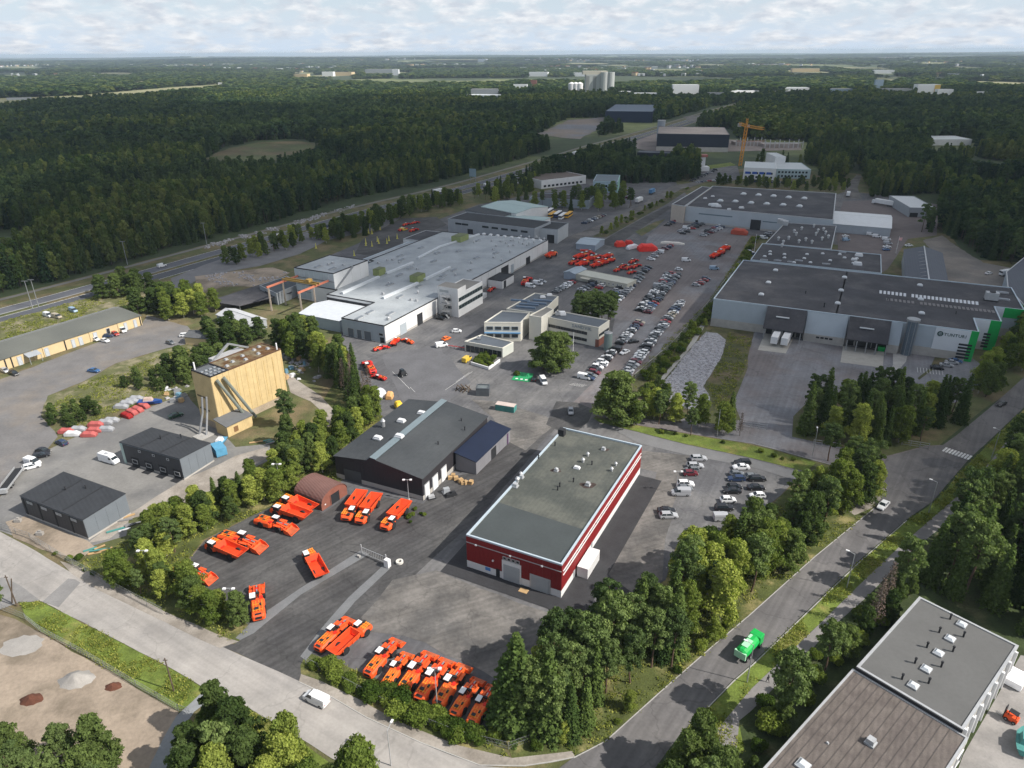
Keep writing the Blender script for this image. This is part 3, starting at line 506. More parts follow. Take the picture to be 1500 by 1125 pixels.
def slope_roof(b, pts, zs, m, name='roof', t=.25, over=.3, trim=None):
    p = offset(pts, over); n = len(p); mb = MB(); mb.add([(*p[i], zs[i]+.02) for i in range(n)]+[(*p[i], zs[i]+t) for i in range(n)], [tuple(range(n, 2*n)), tuple(range(n-1, -1, -1))]+[(i, (i+1) % n, (i+1) % n+n, i+n) for i in range(n)], 0)
    if trim:
        for k in range(2, len(mb.f)): mb.m[k] = 1
    return b.put(name, mb, [m, trim] if trim else m)
def vent_mesh(kind):
    mb = MB()
    if kind == 'cowl': mb.tube((0, 0, 0), (0, 0, .8), .3, .3, 8); mb.tube((0, 0, .8), (0, 0, 1.15), .5, .22, 8); return mb.mesh('vent', light_metal)
    if kind == 'box': mb.box(0, 0, 0, 1.4, 1.4, .3); mb.box(0, 0, .3, 1.1, 1.1, .7, taper=.9); return mb.mesh('roof_vent', light_metal)
    if kind == 'sky': mb.box(0, 0, 0, 1.9, 1.9, .35, 0); mb.box(0, 0, .35, 1.7, 1.7, .4, 1, taper=.55); return mb.mesh('skylight', [light_metal, mat('skylight_dome', (.55, .58, .6), .3, 0)])
    if kind == 'skyl': mb.box(0, 0, 0, 3.6, 1.4, .3, 0); mb.box(0, 0, .3, 3.3, 1.2, .15, 1, taper=.9); return mb.mesh('skylight', [light_metal, mat('skylight_grey', (.17, .19, .21), .25, 0)])
    if kind == 'pipe': mb.tube((0, 0, 0), (0, 0, 1.0), .16, .16, 6); mb.tube((0, 0, 1.0), (0, 0, 1.2), .24, .2, 6); return mb.mesh('vent_pipe', dark)
    if kind == 'ac': mb.box(0, 0, 0, 2.2, 1.5, .2, 1); mb.box(0, 0, .2, 2.0, 1.3, 1.3, 0); mb.tube((0, 0, 1.5), (0, 0, 1.62), .5, .5, 10, 1); return mb.mesh('rooftop_unit', [light_metal, dark])
    if kind == 'white': mb.box(0, 0, 0, 2.4, 1.6, .35, 0); mb.box(0, 0, .35, 2.2, 1.4, .5, 0, taper=.85); return mb.mesh('roof_hatch', mat('hatch_white', (.62, .63, .64), .5, 0))
VENT = {k: vent_mesh(k) for k in ('cowl', 'box', 'sky', 'skyl', 'pipe', 'ac', 'white')}
def vents(b, kind, z, pts, rz=0, sc=1.0):
    for p in pts:
        q = P(p[0], p[1], z); s_ = sc*(p[2] if len(p) > 2 else 1); b.inst(VENT[kind].name, VENT[kind], (q.x, q.y, z), rz, (s_, s_, s_))
def slip(b, name, z, m, pxs): return b.put(name, tess(px_poly(pxs, z), z), m)
# ------------------------------------------------------------------ red warehouse
r = rect((683, 783), (823, 827), (936, 651.5), 8.9); h = 8.9
b = Bld('warehouse', 'dark red flat-roofed warehouse with white concrete base and pale roof edge', 'warehouse', r)
F = Frame(b.pts[0], Vector(b.pts[1])-Vector(b.pts[0])); Lf = (Vector(b.pts[1])-Vector(b.pts[0])).length; Ls = (Vector(b.pts[2])-Vector(b.pts[1])).length
sheet('new_asphalt_skirt', [F(-4.6, -4.2), F(Lf+6.5, -4.2), F(Lf+6.5, Ls-1), F(Lf, Ls-1), F(Lf, 0), F(0, 0), F(0, Ls), F(-4.6, Ls)], 6, asphalt_new, world=True)
sheet('new_asphalt_skirt', [(881, 832), (895, 846), (925, 868), (905, 888), (871, 852), (850, 884), (826, 889), (823, 876)], 7, asphalt_new)
b.walls(h, redwall, 1.9); b.put('base_wall', MB().prism(offset(b.pts, .06), 0, 1.92), white_wall, label='white concrete base of the wall')
b.flat(h, roof_felt, trim_blue, .4)
q = [F(.5, .5), F(Lf-.5, .5), F(Lf-.5, 13.6), F(.5, 14.6)]; b.put('roof_patch', tess(q, h-.39), roof_felt2, label='plain darker felt over the front of the roof')
b.panels(0, 1.98, h-.4, 1.1, redwall, .03, .07); b.panels(1, 1.98, h-.4, 1.3, redwall, .03, .07); b.panels(3, 1.98, h-.4, 1.3, redwall, .03, .07); b.panels(2, 1.98, h-.4, 1.2, redwall, .03, .07)
b.on(0, .388, .592, 0, 5.3, white_wall, 'door_surround', .16); b.on(0, .405, .575, 0, 4.3, mat('door_grey', (.34, .36, .37), .5, .05, .5), 'door', .24)
for k in range(4): b.on(0, .398+k*.046, .438+k*.046, 5.45, 6.35, glass, 'window', .18, light_metal)
b.on(0, .682, .895, 0, 4.0, light_metal, 'door_surround', .16); b.on(0, .70, .88, 0, 3.7, MATS['door_grey'], 'door', .24); b.on(0, .322, .362, 0, 2.3, dark, 'door', .16)
b.on(0, .205, .26, 1.0, 1.8, mat('sign_blue', (.08, .22, .5), .5, 0), 'sign', .16); b.on(0, .0, 1.0, 7.0, 7.12, light_metal, 'cable_rail', .22)
for u in (.1, .47, .80): b.on(0, u, u+.018, 6.9, 7.2, white, 'wall_lamp', .4)
b.on(0, .285, .30, 4.1, 4.4, white, 'wall_lamp', .4)
b.on(1, .01, .99, 6.75, 6.85, white, 'white_rail', .25); b.on(1, .01, .99, 5.7, 5.84, white, 'white_rail', .25)
for k in range(14): b.on(1, .03+k*.068, .075+k*.068, 5.95, 6.55, glass, 'window', .12, light_metal)
for k in range(3): b.on(1, .12+k*.1, .135+k*.1, .2, 2.2, greywall, 'door', .12)
rb = F.rz; z = h-.38
vents(b, 'box', z, [(755, 713, 1.0), (764, 700, .8)], rb, 1.0); b.roofbox(823, 637, z, 1.8, 1.8, 1.9, dark, rb, 'rooftop_unit')
vents(b, 'cowl', z, [(854, 677, 1.1), (861, 668, 1.0), (896, 690, 1.0), (902, 682, .9), (758, 706, 1.3), (763, 697, 1.0), (815, 690, .9)])
vents(b, 'box', z, [(815, 690, .8), (884, 659, .8), (861, 711, .9)], rb); vents(b, 'pipe', z, [(813, 653), (789, 672), (817, 718), (820, 713), (840, 706), (867, 681)])
vents(b, 'white', z, [(845, 686, .7)], rb)
stain = mat('rust_stain', (.05, .035, .03), .95, .3, .6)
for px, py, s_ in ((815, 689, 1.3), (861, 711, 1.9), (886, 659, 1.1)):
    c_ = P(px, py, z); b.put('stain', tess([(c_.x+math.cos(a)*s_*(1+.25*math.sin(3*a+px)), c_.y+math.sin(a)*s_*.8*(1+.2*math.cos(2*a))) for a in [k*math.pi/9 for k in range(18)]], z+.004), stain)
pg = thing('pallet', 'wooden pallet on the ground before the red warehouse doors', 'pallet', (*P2(767, 866), 0), rb)
MB().box(0, 0, .1, 2.0, 1.3, .08).build('deck', wood, pg)
for k in (-.8, 0, .8): MB().box(k, 0, 0, .15, 1.2, .1).build('bearer', wood, pg)
def container(label, loc, rz, m, L=6.1, w=2.45, hh=2.6, roofm=None, name='container', cat='container'):
    t = thing(name, label, cat, loc, rz); MB().box(0, 0, .12, L, w, hh-.12).build('body', m, t)
    mb = MB().box(0, 0, hh-.02, L+.06, w+.06, .08); mb.build('roof', roofm or m, t)
    mb = MB()
    for k in range(int(L/.45)):
        for s_ in (-1, 1): mb.box(-L/2+.3+k*.45, s_*(w/2+.02), .3, .18, .05, hh-.6)
    mb.build('side_ribs', m, t)
    for s_ in (-1, 1): MB().box(L/2+.03, s_*w/4, .25, .06, w/2-.12, hh-.45).build('door', m, t)
    for s_ in (-1, 1): MB().box(-s_*0+0, s_*(w/2-.1), 0, L-.3, .15, .14).build('rail', dark, t)
    return t
q = F(Lf+1.7, 11.6); container('white container against the long side of the red warehouse', (*q, 0), rb+math.pi/2, white, 7.4, 2.5, 2.8)
# ------------------------------------------------------------------ dark workshop hall
A, B, D = (Vector(P2(*q)) for q in ((494, 699), (619, 733), (719.5, 632))); B2 = Vector(P2(618, 701.5, 6.6)); D2 = Vector(P2(719.5, 611.5, 6.6))
F = Frame(A, B2-A); Lf = F.loc(618, 701.5, 6.6)[0]; Ls = F.loc(719.5, 611.5, 6.6)[1]
b = Bld('workshop_hall', 'black-clad workshop hall with grey ridge strip behind the small brown arched garage', 'workshop', F.rect(0, 0, Lf, Ls))
u1 = F.loc(541, 674, 8.5)[0]; u2 = u1+1.6
prof = [(0, 6.8), (u1-1.2, 8.0), (u1, 9.2), (u2, 9.0), (u2+.3, 8.7), (Lf, 6.6)]
mb = MB(); v0 = [(*F(u, 0), z_) for u, z_ in prof]; v1 = [(*F(u, Ls), z_) for u, z_ in prof]
fr = [(*F(Lf, 0), 1.3), (*F(0, 0), 1.3)]+v0; mb.add(fr, [tuple(range(len(fr)))]); bk = [(*F(Lf, Ls), 1.3), (*F(0, Ls), 1.3)]+v1; mb.add(bk, [tuple(range(len(bk)-1, -1, -1))])
mb.quad((*F(Lf, 0), 1.3), (*F(Lf, Ls), 1.3), v1[-1], v0[-1]); mb.quad((*F(0, Ls), 1.3), (*F(0, 0), 1.3), v0[0], v1[0]); b.put('wall', mb, darkwall)
b.put('base_wall', MB().prism(offset(b.pts, .07), 0, 1.32), conc_wall)
def rstrip(a, c, m, nm, t=.12, o=.25):
    mb = MB(); (ua, za), (uc, zc) = a, c; p = [(*F(ua, -o), za+t), (*F(uc, -o), zc+t), (*F(uc, Ls+o), zc+t), (*F(ua, Ls+o), za+t)]; q = [(x, y, z_-t-.05) for x, y, z_ in p]
    mb.add(p+q, [(0, 1, 2, 3), (7, 6, 5, 4), (0, 4, 5, 1), (1, 5, 6, 2), (2, 6, 7, 3), (3, 7, 4, 0)]); return b.put(nm, mb, m)
slate = mat('roof_slate', (.040, .045, .050), .85, .10, .1, .04, (.055, .06, .064), (.4, .65), ribs=((.885, -.465), 1.0, .012))
rstrip((-.3, 6.72), (u1-1.2, 8.02), slate, 'roof'); rstrip((u1-1.2, 8.04), (u1+.05, 9.22), mat('strip_light', (.15, .19, .21), .5, .05, .5), 'roof_strip'); rstrip((u1, 9.24), (u2+.3, 9.0), MATS['strip_light'], 'roof_strip'); rstrip((u2+.3, 8.72), (Lf+.3, 6.6), slate, 'roof')
b.panels(0, 1.36, 6.5, 1.2, darkwall, .04, .05)
for u0, u1_ in ((.03, .14), (.20, .33), (.40, .53)): b.on(1, u0*.62, u1_*.62, 0, 4.2, light_metal, 'door_frame', .14); b.on(1, (u0+.012)*.62, (u1_-.012)*.62, 0, 3.9, white, 'door', .22)
b.on(0, .10, .30, 0, 3.6, mat('door_dark', (.06, .065, .07), .5, 0), 'door', .16)
for px, py in ((617.5, 605.5), (588, 617), (553.5, 642)): 
    q = P(px, py, 7.9); b.inst('skylight', VENT['white'], (q.x, q.y, 7.75), F.rz)
q = P(561, 622, 8); b.put('vent', MB().tube((q.x, q.y, 7.4), (q.x, q.y, 9.2), .6, .6, 10).tube((q.x, q.y, 9.2), (q.x, q.y, 9.9), .8, .3, 10), steel)
q = P(585, 641, 9); b.inst('roof_hatch', VENT['white'], (q.x, q.y, 9.2), F.rz)
vents(b, 'pipe', 7.2, [(681, 630), (642, 652), (676, 618)])
fa = [Vector(P2(*q, 4.1)) for q in ((697, 677), (747, 629))]; d = (fa[1]-fa[0]).normalized(); n = Vector((-d.y, d.x)); wv = (Vector(P2(665, 669, 4.6))-fa[0]).dot(n)
pts = [tuple(fa[0]), tuple(fa[1]), tuple(fa[1]+n*wv), tuple(fa[0]+n*wv)]
a_ = Bld('annex', 'grey lean-to annex with dark blue roof on the side of the black hall', 'annex', pts)
a_.put('wall', MB().prism(pts, 0, [4.1, 4.1, 5.4, 5.4], caps=False), mat('annex_wall', (.19, .19, .205), .6, .06, .4)); slope_roof(a_, pts, [4.1, 4.1, 5.4, 5.4], roof_blue, t=.2, over=.3)
a_.panels(0, .1, 3.9, 2.2, MATS['annex_wall'], .05, .06); a_.on(0, .42, .56, 0, 3.4, dark, 'door', .16); a_.on(0, .9, .93, 0, 3.6, mat('purple_post', (.10, .05, .12), .6, 0), 'post', .2)
# ------------------------------------------------------------------ arched garage
c1, c2 = Vector(P2(472, 749)), Vector(P2(509, 724)); e = (c2-c1).normalized(); n = Vector((-e.y, e.x)); wd = (c2-c1).length
dep = abs((Vector(P2(431, 722, 2.2))-Vector(P2(472, 737, 2.2))).dot(n)); F = Frame(c1, e)
b = Bld('arched_garage', 'brown arched tin garage at the edge of the yard of orange machines', 'garage', F.rect(0, 0, wd, dep))
arc = [(wd/2-wd/2*math.cos(math.pi*k/14), 2.2+2.6*math.sin(math.pi*k/14)) for k in range(15)]
mb = MB(); fr = [(*F(wd, 0), 0), (*F(0, 0), 0)]+[(*F(u, 0), z_) for u, z_ in arc]; bk = [(*F(wd, dep), 0), (*F(0, dep), 0)]+[(*F(u, dep), z_) for u, z_ in arc]
mb.add(fr, [tuple(range(len(fr)))]); mb.add(bk, [tuple(range(len(bk)-1, -1, -1))]); mb.quad((*F(0, dep), 0), (*F(0, 0), 0), (*F(0, 0), 2.2), (*F(0, dep), 2.2)); mb.quad((*F(wd, 0), 0), (*F(wd, dep), 0), (*F(wd, dep), 2.2), (*F(wd, 0), 2.2)); b.put('wall', mb, brick)
mb = MB()
for k in range(14):
    (ua, za), (ub, zb) = arc[k], arc[k+1]; p = [(*F(ua, -.2), za+.1), (*F(ub, -.2), zb+.1), (*F(ub, dep+.2), zb+.1), (*F(ua, dep+.2), za+.1)]
    mb.quad(*p); mb.quad(*[(x, y, z_-.14) for x, y, z_ in p[::-1]]); mb.quad((*F(ua, -.2), za-.04), (*F(ub, -.2), zb-.04), (*F(ub, -.2), zb+.1), (*F(ua, -.2), za+.1))
b.put('roof', mb, brick2); b.on(0, .36, .68, 0, 2.9, dark, 'door', .06); b.on(0, .34, .36, 0, 3.0, brick, 'door_post', .14); b.on(0, .68, .70, 0, 3.0, brick, 'door_post', .14); b.on(0, .12, .16, 1.2, 1.5, white, 'sign', .08); b.on(3, .12, .16, 1.2, 1.5, white, 'sign', .08)
# ------------------------------------------------------------------ two grey unit buildings
def unit(label, fl, fr, br, zf, zb, front_style):
    A, B = Vector(P2(*fl, zf)), Vector(P2(*fr, zf)); e = (B-A).normalized(); n = Vector((-e.y, e.x)); L = (Vector(P2(*br, zb))-B).dot(n); F = Frame(A, e); w = (B-A).length
    pts = F.rect(0, 0, w, L); b = Bld('unit_building', label, 'building', pts)
    b.put('wall', MB().prism(pts, .5, [zf, zf, zb, zb], caps=False), [modwall]); b.put('base_wall', MB().prism(offset(pts, .05), 0, .52), conc_wall)
    slope_roof(b, pts, [zf, zf, zb, zb], roof_black, t=.18, over=.12)
    me = MB().box(0, 0, 0, .5, L*.93, .05).mesh('roof_seam', dark)
    for k in (.34, .67):
        q = F(w*k, L/2); o = b.inst('roof_seam', me, (*q, (zf+zb)/2+.2), F.rz); o.rotation_euler = (math.atan2(zb-zf, L), 0, F.rz)
    b.panels(1, .6, min(zf, zb)-.3, 2.6, modwall, .05, .05); b.panels(0, .6, zf-.3, 1.25, modfront, .04, .07)
    if front_style == 'windows':
        for k in range(4):
            for j in range(2): b.on(0, .10+k*.235+j*.048, .14+k*.235+j*.048, zf-1.35, zf-.65, mat('pale_window', (.38, .40, .40), .3, 0), 'window', .14, light_metal)
        for k in range(4): b.on(0, .03+k*.25, .05+k*.25, .6, zf-.4, dark, 'pilaster', .16)
    else:
        for k in range(4):
            u = .14+k*.235; b.on(0, u, u+.13, .1, 2.9, dark, 'door', .12); b.on(0, u+.02, u+.11, 1.0, 2.3, mat('pale_window', (.38, .40, .40), .3, 0), 'window', .2, light_metal)
            MBd = F(w*(u+.065), -1.1); b.put('doormat', MB().box(*MBd, .10, 2.6, 1.8, .03, 0, F.rz), dark)
            if k < 3: b.on(0, u+.17, u+.21, zf-1.5, zf-.8, glass, 'window', .14, light_metal)
        b.on(0, 0, .045, .1, zf-.2, mat('mint_panel', (.35, .45, .42), .6, 0), 'end_panel', .14)
    vents(b, 'pipe', (zf+zb)/2+.1, [((fl[0]+br[0])/2-8, (fl[1]+br[1])/2-6), ((fl[0]+br[0])/2+22, (fl[1]+br[1])/2-8)]); return b
unit('low charcoal unit building with window pairs along its street-facing front', (29.6, 726.7), (121.3, 762), (179, 722), 5.7, 6.1, 'windows')
unit('charcoal unit building with four dark doors facing the parked white van', (175, 648), (263, 672.5), (312, 650.5), 6.7, 5.9, 'doors')
# ------------------------------------------------------------------ yellow plant
zy = 18.2; A, B, D = (Vector(P2(*q, zy)) for q in ((272.4, 544.6), (308, 552), (411, 511))); ed = (D-B).normalized(); n = Vector((-ed.y, ed.x)); wd = (A-B).dot(n); LD = (D-B).length
F = Frame(B, ed); pts = F.rect(0, 0, LD, wd)
b = Bld('concrete_plant', 'tall yellow windowless plant tower with a mossy brown roof', 'plant building', pts)
b.walls(zy, yellow, 2.2, pts=F.rect(0, 0, LD, wd)); b.put('base_wall', MB().prism(offset(pts, .12), 0, 2.22), mat('plinth', (.33, .27, .2), .9, .2, .3))
b.flat(zy+.05, mat('roof_plant', (.10, .11, .12), .9, .1, .3), dark, .3, F.rect(0, 0, 6.2, wd), .25); b.flat(zy, roof_moss, mat('rust_edge', (.10, .055, .03), .8, .2, 1), .2, F.rect(6.2, 0, LD, wd), .3)
for k in range(4):
    for j in range(3): q = F(.9+k*1.45, 1.2+j*2.2); b.inst('roof_hatch', VENT['skyl'], (*q, zy-.2), F.rz, (.25, .6, .6))
for k, (u, v) in enumerate([(.3, .3), (.42, .45), (.42, .8), (.55, .25), (.6, .6), (.75, .3), (.8, .7), (.92, .4), (.9, .8)]): b.inst('roof_hatch', VENT['box'], (*F(LD*u, wd*v), zy-.2), F.rz, (.8, .8, .5))
b.panels(0, 2.4, zy-.4, 1.95, yellow, .07, .10, 0, LD, pts=F.rect(0, 0, LD, wd))
b.panels(3, 2.4, zy-.5, 2.2, yellow, .04, .06)
for z_ in (5.5, 9.8): b.on(3, .08, .6, z_, z_+.5, mat('louvre_brown', (.13, .10, .06), .8, .2), 'louvre', .18)
for k in range(9): b.on(0, (1.8+k*3.4)/LD, (2.05+k*3.4)/LD, 4, zy-1.5, mat('joint_brown', (.48, .34, .15), .9, .2, 2), 'joint', .14)
pipe_m = mat('pipe_grey_green', (.17, .19, .165), .6, .1, 1)
for (x0, y0, x1, y1) in ((317, 556, 373, 611), (327, 552, 385, 607)):  # two like tubes: a chute, and its shadow on the wall modelled as another
    u0 = F.loc(x0, y0, 17)[0]; u1_ = F.loc(x1, y1, 3)[0]; b.put('slanting_pipe', MB().tube((*F(u0, -.9), 16.8), (*F(u1_, -3.2), 1.0), .5, .5, 8), pipe_m)
for o_ in (0, .9): b.put('slanting_pipe', MB().tube((*F(-1.2-o_, 2.2+o_), 11.5), (*F(-2.0-o_, 2.2+o_), 6.5), .32, .32, 8).tube((*F(-2.0-o_, 2.2+o_), 6.5), (*F(-4.6-o_, .8+o_*2.5), 0), .32, .32, 8), steel)
b.put('pipe_footing', MB().box(*F(-5, 1.5), 0, 5, 4, .4, 0, F.rz), concrete)
for u, v in ((1, wd-.4), (LD-1, .6)): b.put('chimney_pipe', MB().tube((*F(u, v), zy-.2), (*F(u, v), zy+2.2), .25, .25, 8), white)
b.put('hopper_frame', MB().beam((*F(8, wd+1.5), zy-1), (*F(16, wd+3), zy+2.5), .6).beam((*F(16, wd+3), zy+2.5), (*F(22, wd+1.5), zy-.5), .5), steel)
b.put('hopper', MB().prism([F(9, wd+.2), F(9, wd+4.5), F(20, wd+4.5), F(20, wd+.2)], 12, zy-.4), mat('hopper_grey', (.35, .35, .35), .7, .1))
pts = F.rect(-1.5, -5.6, 7.5, -.2); l_ = Bld('lean_to_shed', 'low yellow lean-to shed with grey felt roof at the foot of the yellow plant', 'shed', pts); l_.put('wall', MB().prism(pts, 0, [3.6, 3.6, 4.6, 4.6], caps=False), yellow); slope_roof(l_, pts, [3.6, 3.6, 4.6, 4.6], mat('felt_grey', (.12, .125, .13), .9, .1, .5), t=.2, over=.35)
l_.on(0, .25, .42, .8, 2.6, mat('door_brown', (.2, .11, .05), .8, .1), 'door', .1); l_.panels(0, .1, 3.3, 1.4, yellow, .03, .05); l_.panels(1, .1, 3.3, 1.4, yellow, .03, .05)
# ------------------------------------------------------------------ long yellow garage
A, B = Vector(P2(-60, 560-13.5, 4.2)), Vector(P2(205.6, 462.5, 4.2)); e = (B-A).normalized(); n = Vector((-e.y, e.x)); L = (B-A).length; wd = (Vector(P2(176, 447, 5.0))-B).dot(n)+1; F = Frame(A, e)
pts = F.rect(0, 0, L, wd); b = Bld('garage_row', 'long low cream garage row with grey roof and pale roller doors', 'garage', pts)
rz_ = 5.4; mb = MB(); mb.prism(pts, 0, [4.2, 4.2, 4.4, 4.4], caps=False); mb.add([(*F(0, 0), 4.2), (*F(0, wd*.8), rz_), (*F(0, wd), 4.4)], [(0, 1, 2)]); mb.add([(*F(L, 0), 4.2), (*F(L, wd*.8), rz_), (*F(L, wd), 4.4)], [(0, 1, 2)]); b.put('wall', mb, cream)
slope_roof(b, F.rect(0, 0, L, wd*.8), [4.2, 4.2, rz_, rz_], roof_garage, t=.15, over=.4); slope_roof(b, F.rect(0, wd*.8, L, wd), [rz_, rz_, 4.4, 4.4], mat('roof_pale_strip', (.22, .225, .23), .8, .05), t=.16, over=.41)
ud = lambda x, y: F.loc(x, y, 2)[0]
for x0, x1, y in ((27, 40, 529), (72, 85, 518), (105, 116, 503), (117, 129, 500), (135, 147, 492), (155, 166, 486), (178, 188, 477), (190, 200, 472)):
    u0, u1_ = ud(x0, y), ud(x1, y); dk = x0 == 155
    b.on(0, u0/L, u1_/L, 0, 3.4, light_metal, 'door_frame', .12); b.on(0, (u0+.2)/L, (u1_-.2)/L, 0, 3.2, dark if dk else mat('roller_white', (.44, .47, .5), .6, .04, ribs=((0, 0, 1), .5, .03)), 'door', .2)
for x, y in ((45, 520), (60, 515), (95, 506), (131, 494), (10, 535), (19, 532), (170, 480), (203, 470)): u0 = ud(x, y); b.on(0, u0/L, (u0+.35)/L, 0, 4.0, dark if x in (10, 19, 95, 203) else cream, 'downpipe', .3)
q = F(ud(52, 524), -1.6); b.put('porch', MB().prism([F(ud(52, 524)-2.4, -3.4), F(ud(52, 524)+2.4, -3.4), F(ud(52, 524)+2.4, 0), F(ud(52, 524)-2.4, 0)], 2.9, [3.0, 3.0, 3.9, 3.9]).tube((*F(ud(52, 524)-2.1, -3.1), 0), (*F(ud(52, 524)-2.1, -3.1), 2.9), .1).tube((*F(ud(52, 524)+2.1, -3.1), 0), (*F(ud(52, 524)+2.1, -3.1), 2.9), .1), greywall)
# ------------------------------------------------------------------ white factory
FF = Frame(P2(563, 477.5, 7.5), Vector(P2(803.6, 351, 7.5))-Vector(P2(563, 477.5, 7.5))); W8 = 7.6
pts = ccw(FF.rect(0, 0, 157, 21.4)); 
fp = ccw([FF(0, 0), FF(157, 0), FF(157, 21.4), FF(151, 44), FF(149, 66), FF(77, 66), FF(77, 63), FF(29, 63), FF(29, 47.5), FF(22, 47.5), FF(22, 21.4), FF(0, 21.4)])
b = Bld('factory', 'long white factory with pale grey flat roof, roof ducts and lime green plant boxes', 'factory', fp); ei = lambda p: min(range(len(b.pts)), key=lambda i: (Vector(b.pts[i])-Vector(p)).length)
b.walls(W8, white_wall); b.flat(W8, roof_pale, dark, .25, wid=.25)
i0 = ei(FF(0, 0)); i3 = ei(FF(0, 21.4)); i22 = ei(FF(22, 47.5))
b.panels(i0, .9, W8-.45, 7.1, white_wall, .22, .08, 0, 157); b.on(i0, 0, 1, 0, .85, conc_wall, 'base_wall', .09)
b.panels(i3, .4, W8-.45, 3.0, bluewall2, .05, .07)
for u0, u1_ in ((2.2, 5.2), (6.8, 9.2), (10.4, 14.0)): b.on(i3, (u0+.6)/21.4, (u1_+.6)/21.4, .0, 3.9, mat('door_slate', (.13, .15, .17), .6, .05), 'door', .16, light_metal)
b.on(i3, .86, .96, 3.0, 4.2, glass, 'window', .14, light_metal); b.on(i3, .88, .97, 0, 2.4, dark, 'door', .14)
for u0, u1_, zt in ((10, 14.5, 4.5), (22.5, 26.5, 5), (99, 107, 5.6), (110, 113, 4.6), (128, 133, 4)): b.on(i0, u0/157, u1_/157, 0, zt, dark if u0 in (22.5, 99, 128) else mat('door_bluegrey', (.33, .37, .40), .6, .05), 'door', .2)
i22b = [i for i in range(len(b.pts)) if (Vector(b.pts[i])-Vector(FF(22, 47.5))).length < .1][0]
b.on(i22b, 0, 1, 4.6, 6.2, dark, 'dark_band', .14)
duct = mat('duct_white', (.55, .58, .6), .5, .05)
def ductrun(pxs, z_, w=1.3, hh=1.0):
    for (x0, y0), (x1, y1) in zip(pxs, pxs[1:]): p, q = P(x0, y0, z_), P(x1, y1, z_); b.put('roof_duct', MB().beam((p.x, p.y, z_+hh/2), (q.x, q.y, z_+hh/2), w, hh), duct)
zr = W8-.2
ductrun([(501, 431), (555, 407)], zr); ductrun([(566, 402), (605, 386)], zr); ductrun([(612, 379), (645, 362), (702, 344)], zr, 1.2, .8); ductrun([(561, 438), (612, 416)], zr); ductrun([(622, 411), (659, 393)], zr)
for (x, y, s_) in ((556, 402, 1.0), (612, 411, 1.25), (674, 352, 1.7)): 
    q = P(x, y, zr); b.put('plant_box', MB().box(q.x, q.y, zr, 5.4*s_, 3.6*s_, 3.0, 0, FF.rz), lime); b.put('plant_box_top', MB().box(q.x, q.y, zr+3.0, 5.0*s_, 3.2*s_, .2, 0, FF.rz), mat('lime_dark', (.14, .16, .08), .8, .1))
vents(b, 'skyl', zr, [(527, 466), (542, 458), (586, 435), (614, 420), (645, 409), (665, 396), (698, 378), (635, 383), (600, 393), (585, 403), (571, 417), (586, 375), (617, 363), (588, 381), (640, 371), (672, 368), (726, 371), (572, 466-6), (649, 404), (700, 353)], FF.rz, 1.25)
vents(b, 'box', zr, [(570, 469-2), (602, 440), (570, 416), (561, 431), (645, 431), (610, 441), (686, 397), (567, 382), (554, 386), (585, 385), (723, 378), (735, 382), (689, 396), (611, 395), (575, 381), (722, 366), (727, 361), (745, 361), (752, 360), (766, 358), (772, 360), (733, 354), (741, 357), (748, 353)], FF.rz, .9)
vents(b, 'cowl', zr, [(569, 469), (667, 404), (690, 386), (747, 370), (752, 353), (760, 356), (768, 353), (775, 358), (720, 354), (612, 430), (694, 356), (782, 356), (790, 352), (797, 352), (786, 349), (775, 349), (763, 348)], 0, 1.3)
for k in range(9): q = FF(153, 3+k*4.6); b.inst('roof_hatch', VENT['white'], (*q, zr), FF.rz, (1, 1.1, 1))
# tower hall of the factory
pts = FF.rect(29.3, 48.8, 54.5, 72); t_ = Bld('tower_hall', 'tall white hall block with gridded wall at the west end of the white factory', 'hall', pts)
t_.walls(15, white_wall); t_.flat(15, roof_pale, dark, .25, wid=.25)
it = lambda p: min(range(4), key=lambda i: (Vector(t_.pts[i])-Vector(p)).length)
i_s = it(FF(29.3, 48.8)); i_w = it(FF(29.3, 72))
t_.panels(i_s, 7.7, 14.6, 6.3, white_wall, .18, .08); t_.panels(i_w, .6, 14.6, 2.9, mat('hall_panel', (.42, .47, .50), .55, .05, .4), .12, .08)
for z_ in (4.0, 7.4, 10.8): t_.on(i_w, 0, 1, z_, z_+.14, darkwall, 'rail', .2)
t_.put('roof_ladder', MB().beam((*FF(29.8, 48.6), 7.6), (*FF(43, 48.6), 14.9), .5, .9), steel)
for x, y in ((481, 388), (487, 386), (503, 389)): vents(t_, 'box', 14.8, [(x, y, .9)], FF.rz)
vents(t_, 'skyl', 14.8, [(466, 391), (487, 394)], FF.rz, 1.2)
# crane gantry west of the tower hall
g_ = thing('crane_gantry', 'orange and yellow overhead crane gantry on grey posts beside the tower hall', 'gantry', (*FF(18, 66), 0)); gi = Matrix.Translation((-FF(18, 66)[0], -FF(18, 66)[1], 0))
def gput(nm, mb, m): o = mb.build(nm, m, g_); o.matrix_parent_inverse = gi
for v in (52, 70):
    gput('crane_rail', MB().beam((*FF(9, v), 11.2), (*FF(29, v), 11.2), .6, .8), mat('crane_red', (.45, .15, .09), .6, .1))
    for u in (10, 19): gput('post', MB().beam((*FF(u, v), 0), (*FF(u, v), 10.8), .6, .6), mat('post_beige', (.33, .28, .23), .8, .1))
gput('crane_bridge', MB().beam((*FF(20, 51), 12), (*FF(20, 71), 12), .45, .8).beam((*FF(22, 51), 12), (*FF(22, 71), 12), .45, .8), mat('crane_yellow', (.36, .23, .06), .6, .1)); gput('hoist', MB().box(*FF(21, 56), 12.5, 2.4, 2, 1.2, 0, FF.rz), MATS['crane_yellow'])
